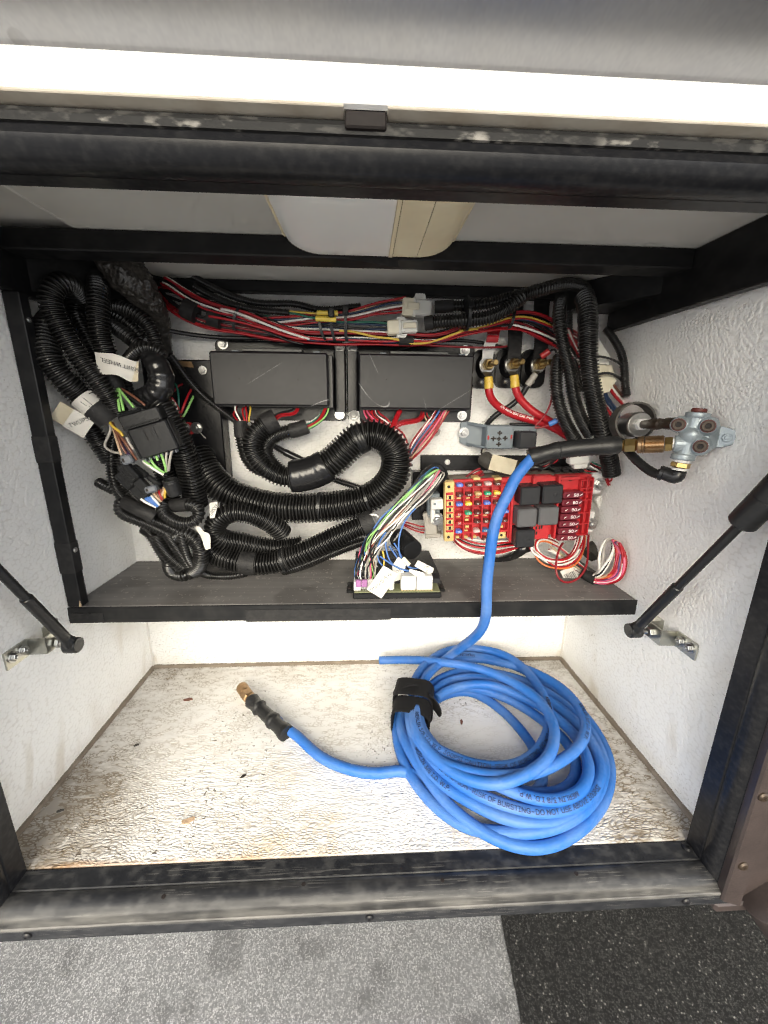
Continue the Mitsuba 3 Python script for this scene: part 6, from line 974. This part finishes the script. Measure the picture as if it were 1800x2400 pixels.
# ---------------------------------------------------------------- blue air hose
hz = thing('air_hose', 'coiled bright blue air hose hanging from the manifold and piled on the compartment floor', 'hose'); HR = .0060
STR = [[(0.5181,-0.1500,0.3593),(0.5093,-0.1530,0.3520),(0.5002,-0.1560,0.3426),(0.4917,-0.1580,0.3303)]+[(0.4862,-0.1610,0.3193),(0.4801,-0.1620,0.3055),(0.4748,-0.1630,0.2902),(0.4710,-0.1650,0.2692),(0.4696,-0.1660,0.2474),(0.4686,-0.1670,0.2252),(0.4685,-0.1680,0.2102)]+[(0.4707,-0.1660,0.1858),(0.4729,-0.1500,0.1514),(0.4684,-0.1220,0.1164),(0.4623,-0.0950,0.0866)]+[(0.4545,-0.0526,0.0410),(0.4239,-0.0847,0.0400),(0.4077,-0.1149,0.0380),(0.3983,-0.1433,0.0360)],
 [(0.4018,-0.1012,0.0120),(0.4144,-0.0716,0.0160),(0.4358,-0.0506,0.0240),(0.4643,-0.0364,0.0310),(0.4936,-0.0347,0.0330),(0.5261,-0.0400,0.0310),(0.5606,-0.0527,0.0260),(0.5920,-0.0707,0.0180),(0.6163,-0.0947,0.0100),(0.6278,-0.1324,0.0070),(0.6277,-0.1686,0.0070),(0.6184,-0.2030,0.0080),(0.6007,-0.2328,0.0090),(0.5756,-0.2586,0.0100),(0.5449,-0.2790,0.0100),(0.5145,-0.2912,0.0090),(0.4870,-0.2934,0.0080),(0.4604,-0.2855,0.0080),(0.4372,-0.2717,0.0100),(0.4168,-0.2514,0.0130),(0.3988,-0.2217,0.0160),(0.3846,-0.1888,0.0180),(0.3783,-0.1572,0.0190),(0.3842,-0.1261,0.0190)],
 [(0.3791,-0.1151,0.0120),(0.3739,-0.1424,0.0100),(0.3742,-0.1741,0.0080),(0.3820,-0.2073,0.0070),(0.3983,-0.2387,0.0065),(0.4156,-0.2590,0.0065),(0.4358,-0.2723,0.0065),(0.4594,-0.2792,0.0090),(0.4838,-0.2850,0.0150),(0.5124,-0.2839,0.0180),(0.5413,-0.2745,0.0200),(0.5713,-0.2550,0.0200),(0.5940,-0.2310,0.0200),(0.6084,-0.2016,0.0180),(0.6142,-0.1726,0.0160),(0.6123,-0.1397,0.0140),(0.6013,-0.1107,0.0140),(0.5814,-0.0898,0.0180),(0.5531,-0.0739,0.0220),(0.5194,-0.0632,0.0240),(0.4880,-0.0585,0.0240),(0.4564,-0.0654,0.0220),(0.4286,-0.0813,0.0180),(0.4100,-0.1039,0.0140)],
 [(0.3963,-0.1422,0.0280),(0.3956,-0.1711,0.0270),(0.4029,-0.2036,0.0260),(0.4176,-0.2277,0.0260),(0.4362,-0.2471,0.0270),(0.4575,-0.2612,0.0270),(0.4803,-0.2715,0.0270),(0.5042,-0.2762,0.0270),(0.5301,-0.2735,0.0270),(0.5558,-0.2634,0.0270),(0.5800,-0.2440,0.0270),(0.5938,-0.2210,0.0260),(0.6000,-0.1950,0.0250),(0.5990,-0.1658,0.0240),(0.5896,-0.1364,0.0240),(0.5730,-0.1126,0.0240),(0.5447,-0.0954,0.0260),(0.5127,-0.0837,0.0280),(0.4824,-0.0793,0.0280),(0.4523,-0.0840,0.0260),(0.4299,-0.0990,0.0220),(0.4143,-0.1175,0.0180)],
 [(0.4031,-0.1492,0.0340),(0.4029,-0.1777,0.0330),(0.4150,-0.2036,0.0320),(0.4314,-0.2242,0.0320),(0.4504,-0.2406,0.0330),(0.4717,-0.2544,0.0340),(0.4928,-0.2651,0.0340),(0.5140,-0.2699,0.0340),(0.5357,-0.2668,0.0340),(0.5557,-0.2560,0.0340),(0.5719,-0.2362,0.0330),(0.5810,-0.2110,0.0310),(0.5811,-0.1835,0.0300),(0.5721,-0.1586,0.0300),(0.5571,-0.1378,0.0310),(0.5356,-0.1180,0.0320),(0.5106,-0.1030,0.0330),(0.4814,-0.0991,0.0320),(0.4545,-0.1035,0.0300),(0.4310,-0.1160,0.0260)],
 [(0.3988,-0.1506,0.0400),(0.3982,-0.1838,0.0390),(0.4094,-0.2041,0.0370),(0.4275,-0.2181,0.0360),(0.4489,-0.2277,0.0350),(0.4742,-0.2324,0.0350),(0.4986,-0.2295,0.0360),(0.5221,-0.2176,0.0380),(0.5434,-0.1970,0.0400),(0.5584,-0.1703,0.0410),(0.5669,-0.1387,0.0410),(0.5682,-0.1044,0.0400),(0.5632,-0.0675,0.0380),(0.5474,-0.0399,0.0370),(0.5208,-0.0238,0.0360),(0.4900,-0.0187,0.0360),(0.4586,-0.0275,0.0360),(0.4282,-0.0515,0.0350),(0.4078,-0.0825,0.0350),(0.3954,-0.1143,0.0330)],
 [(0.3895,-0.1487,0.0340),(0.3899,-0.1783,0.0340),(0.4006,-0.2050,0.0340),(0.4156,-0.2263,0.0370),(0.4371,-0.2401,0.0400),(0.4608,-0.2472,0.0410),(0.4857,-0.2491,0.0420),(0.5127,-0.2457,0.0430),(0.5403,-0.2357,0.0440),(0.5670,-0.2200,0.0450),(0.5890,-0.1960,0.0460),(0.5994,-0.1687,0.0450),(0.6015,-0.1411,0.0420),(0.5975,-0.1123,0.0380),(0.5852,-0.0869,0.0350),(0.5666,-0.0662,0.0330),(0.5415,-0.0515,0.0310),(0.5142,-0.0397,0.0300),(0.4827,-0.0401,0.0310),(0.4496,-0.0499,0.0320),(0.4229,-0.0717,0.0310),(0.4046,-0.1006,0.0290)],
 [(0.3562,-0.0259,0.0220),(0.3834,-0.0327,0.0270),(0.4193,-0.0477,0.0360),(0.4509,-0.0642,0.0430),(0.4855,-0.0798,0.0470),(0.5145,-0.1004,0.0490),(0.5366,-0.1272,0.0510),(0.5498,-0.1540,0.0520),(0.5519,-0.1834,0.0530),(0.5446,-0.2105,0.0530),(0.5288,-0.2333,0.0520),(0.5096,-0.2475,0.0500),(0.4872,-0.2561,0.0470),(0.4667,-0.2578,0.0430),(0.4465,-0.2527,0.0400),(0.4274,-0.2406,0.0380),(0.4114,-0.2223,0.0370),(0.3991,-0.2026,0.0380),(0.3921,-0.1742,0.0390),(0.3930,-0.1428,0.0380)],
 [(0.4223,-0.1091,0.0080),(0.4424,-0.0936,0.0090),(0.4683,-0.0863,0.0100),(0.4897,-0.0902,0.0100),(0.5090,-0.1075,0.0090),(0.5241,-0.1325,0.0080),(0.5329,-0.1583,0.0075),(0.5366,-0.1825,0.0080),(0.5339,-0.2058,0.0100),(0.5279,-0.2270,0.0120),(0.5161,-0.2418,0.0130),(0.5021,-0.2473,0.0140)],
 [(0.4181,-0.1065,0.0160),(0.4464,-0.0931,0.0180),(0.4801,-0.0904,0.0200),(0.5119,-0.1025,0.0200),(0.5392,-0.1232,0.0190),(0.5584,-0.1475,0.0180),(0.5712,-0.1720,0.0170),(0.5757,-0.1972,0.0170),(0.5687,-0.2205,0.0180),(0.5534,-0.2396,0.0190),(0.5330,-0.2501,0.0200),(0.5126,-0.2518,0.0200),(0.4935,-0.2468,0.0200)],
 [(0.3873,-0.1368,0.0140),(0.3862,-0.1572,0.0140),(0.3901,-0.1819,0.0130),(0.4019,-0.2134,0.0130),(0.4183,-0.2353,0.0140),(0.4395,-0.2499,0.0140),(0.4623,-0.2597,0.0130),(0.4825,-0.2652,0.0120),(0.5094,-0.2686,0.0120),(0.5363,-0.2650,0.0120),(0.5646,-0.2515,0.0120),(0.5875,-0.2293,0.0120),(0.5993,-0.2030,0.0110),(0.6036,-0.1722,0.0090)],
 [(0.3897,-0.1405,0.0220),(0.3898,-0.1657,0.0220),(0.3959,-0.2047,0.0210),(0.4104,-0.2321,0.0200),(0.4322,-0.2520,0.0200),(0.4559,-0.2681,0.0200),(0.4769,-0.2779,0.0210),(0.4996,-0.2815,0.0210),(0.5218,-0.2793,0.0210),(0.5493,-0.2679,0.0220),(0.5741,-0.2482,0.0220),(0.5932,-0.2203,0.0210),(0.6011,-0.1845,0.0190),(0.5979,-0.1500,0.0190),(0.5831,-0.1201,0.0200)],
 [(0.4149,-0.2288,0.0065),(0.4013,-0.2191,0.0065),(0.3884,-0.2119,0.0065),(0.3715,-0.2074,0.0065),(0.3452,-0.2089,0.0065)]+[(0.3079,-0.1998,0.0065),(0.2769,-0.1812,0.0065),(0.2496,-0.1545,0.0070),(0.2295,-0.1389,0.0080),(0.2202,-0.1292,0.0090)]]
ang = np.ones(24); ang[::2] = .93
part(hz, 'hose', [tube(spl(s, .003), HR*ang[None, :]*(1+.05*(meshkit.noise(spl(s, .003)*60, 8)-.5))[:, None], 24) for s in STR], 'm_hose', True)
TXT = "MERLIN 3/8 I.D. W.P. 300PSI CAUTION-RISK OF BURSTING-DO NOT USE ABOVE 300PSI"
for i, s0, fl, ph in ((3, .03, 1, .95), (5, .02, 1, .95), (11, .13, 1, .9), (5, .36, -1, .8), (4, .30, -1, .9), (6, .42, -1, .8), (1, .10, -1, .8), (9, .02, -1, .9)):
    L_ = np.linalg.norm(np.diff(spl(STR[i], .002), axis=0), axis=1).sum(); tx = TXT if i in (3, 5) and fl > 0 else 'MERLIN 3/8 I.D. W.P.' 
    print_on(hz, STR[i], tx, .0042, 'm_hoseink', HR*1.0, ph, s0=s0*L_ if i > 3 or fl < 0 else .012, flip=fl)
q0, q1 = V((0.5132,-0.1500,0.3577)), V((0.5924,-0.1660,0.3690))
bt = boot(hz, [q0+V(-.004, -.0002, -.004), q0*.7+q1*.3+V(0, 0, .0010), q0*.35+q1*.65+V(0, 0, .0012), q1+unit(q1-q0)*.002], [(0, .0092), (.06, .0096), (.16, .0084), (.24, .0083), (.30, .0094), (.33, .0092), (.40, .0090), (.74, .0088), (.76, .0094), (.80, .0092), (.90, .0096), (1, .0086)])
part(bt, 'seam', lathe(q0*.70+q1*.30+V(0, 0, .001), q1, [(0, .0093), (.0006, .0098), (.0012, .0093)], 24), 'm_boot', 30)
w0, w1, w2 = V((0.2350,-0.1510,0.0090)), V((0.1757,-0.0918,0.0100)), V((0.1511,-0.0600,0.0100)); dd = unit(w1-w0)
boot(hz, [w0-dd*.001, w0*.6+w1*.4, w1], [(0, .0100), (.05, .0104), (.16, .0088), (.20, .0086), (.30, .0086), (.34, .0104), (.38, .0102), (.44, .0086), (.66, .0080), (.70, .0084), (.74, .0106), (.80, .0090), (.86, .0088), (.97, .0102), (1, .0085)], 'end_sleeve')
de = unit(w2-w1); Le = np.linalg.norm(w2-w1)
ec = part(hz, 'end_coupler', [lathe(w1-de*.002, w2, [(0, .0062), (.0030, .0062), (.0032, .0074), (.0052, .0076), (.0054, .0066)], 22), nut(w1+de*.0040, de, .0088, Le*.36), lathe(w1+de*(.004+Le*.36), w2, [(0, .0076), (.0006, .0080), (.0034, .0080), (.0038, .0070), (.0046, .0070), (.0050, .0080), (.0074, .0080), (.0078, .0070), (.0086, .0070), (.0090, .0082), (.0145, .0082), (.0155, .0076), (.0155, .0050), (.0110, .0048)], 24)], 'm_bronze', 30)
# hook and loop strap round the coil
st_ = thing('hook_and_loop_strap', 'black hook and loop strap wrapped twice round the blue hose coil', 'strap')
def sleeve(pts_, hw, hh, nm, seed, th=.0014, k=40):
    q = spl(pts_, .0015); t, a_, b_ = frames(q); an = np.arange(k)*2*np.pi/k; up = V(0, 0, 1.0); side = np.cross(t, up); side /= np.linalg.norm(side, axis=1, keepdims=True); upn = np.cross(side, t); upn *= np.sign(upn[:, 2:3])
    sq = (np.abs(np.cos(an))**4+np.abs(np.sin(an))**4)**-.25; nz = meshkit.noise(np.stack([np.cos(an)*1.5, np.sin(an)*1.5, an*0+seed], 1)*1.7, seed)
    def shell(o): return q[:, None]+((hw+o)*sq*(.96+.10*nz))[None, :, None]*np.cos(an)[None, :, None]*side[:, None]+((hh+o)*sq*(.96+.10*nz))[None, :, None]*np.sin(an)[None, :, None]*upn[:, None]
    A_, B_ = shell(0), shell(th); n = len(q); v = np.vstack([B_.reshape(-1, 3), A_.reshape(-1, 3)]); f = []; m = n*k
    for i in range(n-1):
        for j in range(k): a0, b0 = i*k+j, i*k+(j+1) % k; f += [(a0, b0, b0+k), (a0, b0+k, a0+k), (m+a0, m+b0+k, m+b0), (m+a0, m+a0+k, m+b0+k)]
    for j in range(k): a0, b0 = j, (j+1) % k; e = (n-1)*k; f += [(a0, m+a0, m+b0), (a0, m+b0, b0), (e+a0, e+b0, m+e+b0), (e+a0, m+e+b0, m+e+a0)]
    tm = trimesh.Trimesh(v, f, process=False); tm.fix_normals(); return part(st_, nm, tm, 'm_velcro', 45)
sleeve([(0.4025,-0.1057,0.0270),(0.3994,-0.1177,0.0260),(0.3953,-0.1347,0.0250)], .0245, .0225, 'upper_band', 3); sleeve([(0.3950,-0.1344,0.0240),(0.3920,-0.1469,0.0230),(0.3891,-0.1589,0.0220)], .0225, .0205, 'lower_band', 5, .0018)
part(st_, 'loose_end', ribbon([(0.4133,-0.1305,0.0470),(0.4229,-0.1403,0.0420),(0.4251,-0.1447,0.0340),(0.4230,-0.1431,0.0280)], [V(.006, -.020, .002)]*4, .0014), 'm_velcro', 40)
part(st_, 'strap_buckle', ribbon([(0.3739,-0.1230,0.0360),(0.3781,-0.1198,0.0440),(0.3886,-0.1161,0.0480),(0.4009,-0.1166,0.0480)], [V(.004, -.012, .004)]*4, .0014), 'm_velcro', 40)
# ---------------------------------------------------------------- debris on the floor and shelf
def flake(nm, lab_, cat, p, sz, matn, seed, ang=0.0, grp=None):
    g = np.random.default_rng(seed); a = np.linspace(0, 2*np.pi, 9)[:-1]; r = sz*(.6+.5*g.random(8)); x = np.cos(a)*r*1.7; y = np.sin(a)*r*.7; ca, sa = math.cos(ang), math.sin(ang)
    pts_ = [(p[0]+x_*ca-y_*sa, p[1]+x_*sa+y_*ca, p[2]+h) for x_, y_ in zip(x, y) for h in (0.0006, .0014)]; solo(nm, hull(pts_), matn, lab_, cat, False, grp)
flake('wood_chip', 'tan wood chip on the floor near the front sill', 'debris', (0.1560,-0.2501,0.0000), .0045, 'wire_tan', 1, .35); flake('leaf_flake', 'brown leaf flake on the floor near the back left', 'debris', (0.0838,-0.0770,0.0000), .0050, 'wire_brown', 2, .05)
flake('dirt_lump', 'dark dirt lump on the floor left of the middle', 'debris', (0.0539,-0.1541,0.0000), .0026, 'm_strap', 3, .3); flake('dirt_lump', 'dark dirt crumbs on the floor in the middle', 'debris', (0.1963,-0.2021,0.0000), .0022, 'm_slot', 4, .6)
flake('dirt_lump', 'small dark dirt speck near the left caulk line', 'debris', (0.0211,-0.2347,0.0000), .0025, 'm_strap', 5, .2); flake('twig', 'thin brown twig on the floor inside the hose coil', 'debris', (0.4618,-0.1317,0.0000), .0030, 'wire_brown', 6, 1.45)
# ---------------------------------------------------------------- connectors in the left cluster
bc_ = thing('flat_connector', 'large flat black connector with a comb-like top edge and green wires', 'connector'); F = quad(*[(0.0723,-0.1220,0.3908),(0.1127,-0.1180,0.4028),(0.0890,-0.1160,0.3452)]); w, h = F.w, F.h
part(bc_, 'upper_shell', chbox(F, 0, w, 0, h*.30, -.020, -.0006, .0012), 'm_blackplastic', False); part(bc_, 'lower_shell', chbox(F, w*.08, w*1.06, h*.302, h*.985, -.019, 0, .0014), 'm_blackplastic', False)
for y in (.235, .275): part(bc_, 'lock_bar', chbox(F, w*.02, w*.92, h*y, h*y+.0011, -.0005, .0012, .0003), 'm_blackplastic', False)
part(bc_, 'latch_frame', [chbox(F, w*.42, w*.45, h*.36, h*.62, .0001, .0007, .0002), chbox(F, w*.68, w*.71, h*.36, h*.62, .0001, .0007, .0002), chbox(F, w*.30, w*.80, h*.335, h*.358, .0001, .0007, .0002)], 'm_blackplastic', False)
part(bc_, 'latch_slot', [chbox(F, w*.46, w*.472, h*.36, h*.66, .0001, .0003, .0001), chbox(F, w*.60, w*.612, h*.36, h*.62, .0001, .0003, .0001), chbox(F, w*.46, w*.61, h*.36, h*.368, .0001, .0003, .0001)], 'm_slot', False)
part(bc_, 'comb_edge', [chbox(F, w*(.04+.028*i), w*(.052+.028*i), -.0030, .0002, -.006, -.001, .0002) for i in range(20)], 'm_blackplastic', False)
for i in range(8): part(bc_, 'tooth', chbox(F, w*(.12+.115*i), w*(.155+.115*i), h*.986, h*.986+.0035, -.010, -.002, .0004), 'm_greyclip', False)
part(bc_, 'side_rail', chbox(F, w*1.062, w*1.10, h*.30, h*.95, -.016, -.003, .0008), 'm_blackplastic', False); part(bc_, 'side_rail', chbox(F, w*.01, w*.075, h*.34, h*.98, -.016, -.002, .0008), 'm_blackplastic', False)
gw = thing('wire_bundle', 'green and dark wires entering and leaving the large flat connector', 'wires')
for q, c in (([(0.0623,-0.0960,0.4207),(0.0674,-0.1060,0.4086),(0.0709,-0.1120,0.3968)], Li), ([(0.0636,-0.0960,0.4207),(0.0708,-0.1060,0.4087),(0.0750,-0.1120,0.3979)], Li), ([(0.0642,-0.0960,0.4210),(0.0756,-0.1060,0.4119),(0.0860,-0.1120,0.4013)], Li), ([(0.0657,-0.0960,0.4202),(0.0788,-0.1040,0.4120),(0.0929,-0.1100,0.4040)], Bk), ([(0.0658,-0.0940,0.4208),(0.0813,-0.1040,0.4142),(0.0961,-0.1080,0.4035)], Br),
             ([(0.0878,-0.1100,0.3435),(0.0957,-0.1120,0.3381),(0.1055,-0.1100,0.3299)], Li), ([(0.0864,-0.1100,0.3430),(0.0971,-0.1130,0.3359),(0.1069,-0.1100,0.3279)], Wh), ([(0.0946,-0.1100,0.3470),(0.1012,-0.1140,0.3384),(0.1078,-0.1100,0.3303)], Li), ([(0.1017,-0.1100,0.3488),(0.1035,-0.1120,0.3461),(0.1038,-0.1120,0.3439)], Li), ([(0.1071,-0.1100,0.3516),(0.1113,-0.1140,0.3430),(0.1105,-0.1100,0.3315)], Li), ([(0.1138,-0.1100,0.3540),(0.1126,-0.1120,0.3427),(0.1119,-0.1100,0.3320)], Gy), ([(0.1201,-0.1080,0.3578),(0.1176,-0.1120,0.3474),(0.1134,-0.1100,0.3326)], Gy)): wire(gw, q, c, .0014)
def box_conn(lab_, q, matn='m_blackplastic', extra=()):
    k = thing('inline_connector', lab_, 'connector'); F = quad(*q); w, h = F.w, F.h
    part(k, 'socket_half', chbox(F, 0, w*.52, 0, h, -h*.8, 0, .0014), matn, False); part(k, 'plug_half', chbox(F, w*.525, w, h*.06, h*.94, -h*.75, -.0008, .0012), matn, False)
    part(k, 'ridge', [chbox(F, w*.06, w*.48, h*t, h*t+.0012, 0, .0010, .0002) for t in (.2, .5, .8)], matn, False)
    return k, F
# long axis runs down to the right
ka, Fa = box_conn('upper slim black connector with a grey clip at each end', [(0.0717,-0.1200,0.3442),(0.0967,-0.1180,0.3100),(0.0623,-0.1200,0.3363)])
kb, Fb_ = box_conn('lower square black connector with blue wires at its end', [(0.0670,-0.1160,0.3357),(0.0906,-0.1140,0.3050),(0.0565,-0.1160,0.3248)])
for q, lb in (([(0.0695,-0.1240,0.3497),(0.0802,-0.1220,0.3523),(0.0701,-0.1240,0.3397)], None), ([(0.0889,-0.1220,0.3153),(0.1010,-0.1200,0.3184),(0.0921,-0.1220,0.3085)]  , None)):
    F = quad(*q); k_ = part(ka, 'grey_clip', chbox(F, 0, F.w, 0, F.h, -.010, 0, .0016), 'm_greyclip', False); part(k_, 'clip_window', chbox(F, F.w*.15, F.w*.32, F.h*.25, F.h*.7, .0001, .0004, .0001), 'm_slot', False)
kc, Fc = box_conn('slim black connector lying right of the grey-clipped one', [(0.0748,-0.1080,0.3398),(0.1011,-0.1060,0.3160),(0.0707,-0.1080,0.3345)])
cap = thing('rubber_cap', 'open black rubber cap with a ribbed rim hanging beside the connectors', 'cap'); a, b = V((0.1160,-0.1160,0.3237)), V((0.1184,-0.1120,0.3046)); rcp = 0.01568/2; L = np.linalg.norm(b-a)
part(cap, 'cup', lathe(a, b, [(.010, rcp*.55), (.008, rcp*.82), (0, rcp*.86), (0, rcp*1.04), (.0016, rcp*1.06), (.0024, rcp*.98), (.0032, rcp*1.04), (.0048, rcp*1.04), (.0056, rcp), (L*.85, rcp*.98), (L*.97, rcp*.88), (L, rcp*.7)], 26), 'm_boot', 35)
lw = thing('wire_bundle', 'brown, yellow and pale wires running down the left side of the large flat connector', 'wires')
for q, c in (([(0.0578,-0.1100,0.3864),(0.0664,-0.1180,0.3797),(0.0736,-0.1200,0.3745),(0.0751,-0.1200,0.3713)], Ye), ([(0.0582,-0.1100,0.3853),(0.0659,-0.1160,0.3742),(0.0716,-0.1200,0.3614),(0.0757,-0.1200,0.3526)], Br), ([(0.0574,-0.1080,0.3847),(0.0690,-0.1160,0.3731),(0.0789,-0.1200,0.3592),(0.0818,-0.1180,0.3502)], Br), ([(0.0560,-0.1060,0.3835),(0.0621,-0.1120,0.3717),(0.0672,-0.1180,0.3612),(0.0702,-0.1200,0.3509)], Tn), ([(0.0552,-0.1040,0.3823),(0.0650,-0.1120,0.3695),(0.0737,-0.1160,0.3544),(0.0793,-0.1180,0.3479)], 'purple'), ([(0.0590,-0.1080,0.3847),(0.0685,-0.1140,0.3708),(0.0785,-0.1180,0.3568),(0.0833,-0.1160,0.3454)], Br),
             ([(0.0557,-0.1080,0.3836),(0.0566,-0.1120,0.3739),(0.0505,-0.1120,0.3639),(0.0492,-0.1120,0.3594),(0.0552,-0.1140,0.3550),(0.0670,-0.1180,0.3532)], Gy), ([(0.0772,-0.1180,0.3700),(0.0794,-0.1180,0.3635),(0.0828,-0.1180,0.3569)], Gy)): wire(lw, q, c, .0014)
ew = thing('wire_bundle', 'short fan of blue, white, yellow and red wires leaving the lower ends of the connectors', 'wires')
for q, c in (([(0.0803,-0.1140,0.3009),(0.0865,-0.1140,0.2961),(0.0950,-0.1120,0.2907)], Wh), ([(0.0850,-0.1140,0.3015),(0.0911,-0.1140,0.2967),(0.0968,-0.1120,0.2913)], Bl), ([(0.0874,-0.1140,0.3027),(0.0930,-0.1140,0.2979),(0.0975,-0.1120,0.2919)], Bl), ([(0.0898,-0.1130,0.3030),(0.0942,-0.1140,0.2985),(0.0982,-0.1120,0.2925)], Bl), ([(0.0911,-0.1120,0.3040),(0.0960,-0.1140,0.2991),(0.0988,-0.1120,0.2932)], Wh), ([(0.0943,-0.1120,0.3064),(0.0987,-0.1140,0.3021),(0.1017,-0.1120,0.2974)], Tn), ([(0.0974,-0.1120,0.3082),(0.1006,-0.1140,0.3038),(0.1024,-0.1120,0.2986)], Br), ([(0.0994,-0.1100,0.3096),(0.1014,-0.1130,0.3048),(0.1030,-0.1120,0.2992)], Rr), ([(0.1019,-0.1100,0.3114),(0.1028,-0.1120,0.3064),(0.1037,-0.1120,0.2998)], Br), ([(0.1065,-0.1080,0.3146),(0.1086,-0.1120,0.3112),(0.1063,-0.1120,0.3052),(0.1057,-0.1110,0.3014)], Ye), ([(0.1040,-0.1080,0.3128),(0.1054,-0.1120,0.3088),(0.1031,-0.1120,0.3040),(0.1032,-0.1110,0.3002)], Tn)): wire(ew, q, c, .0014)
scene = {k: v for k, v in scene.items()}
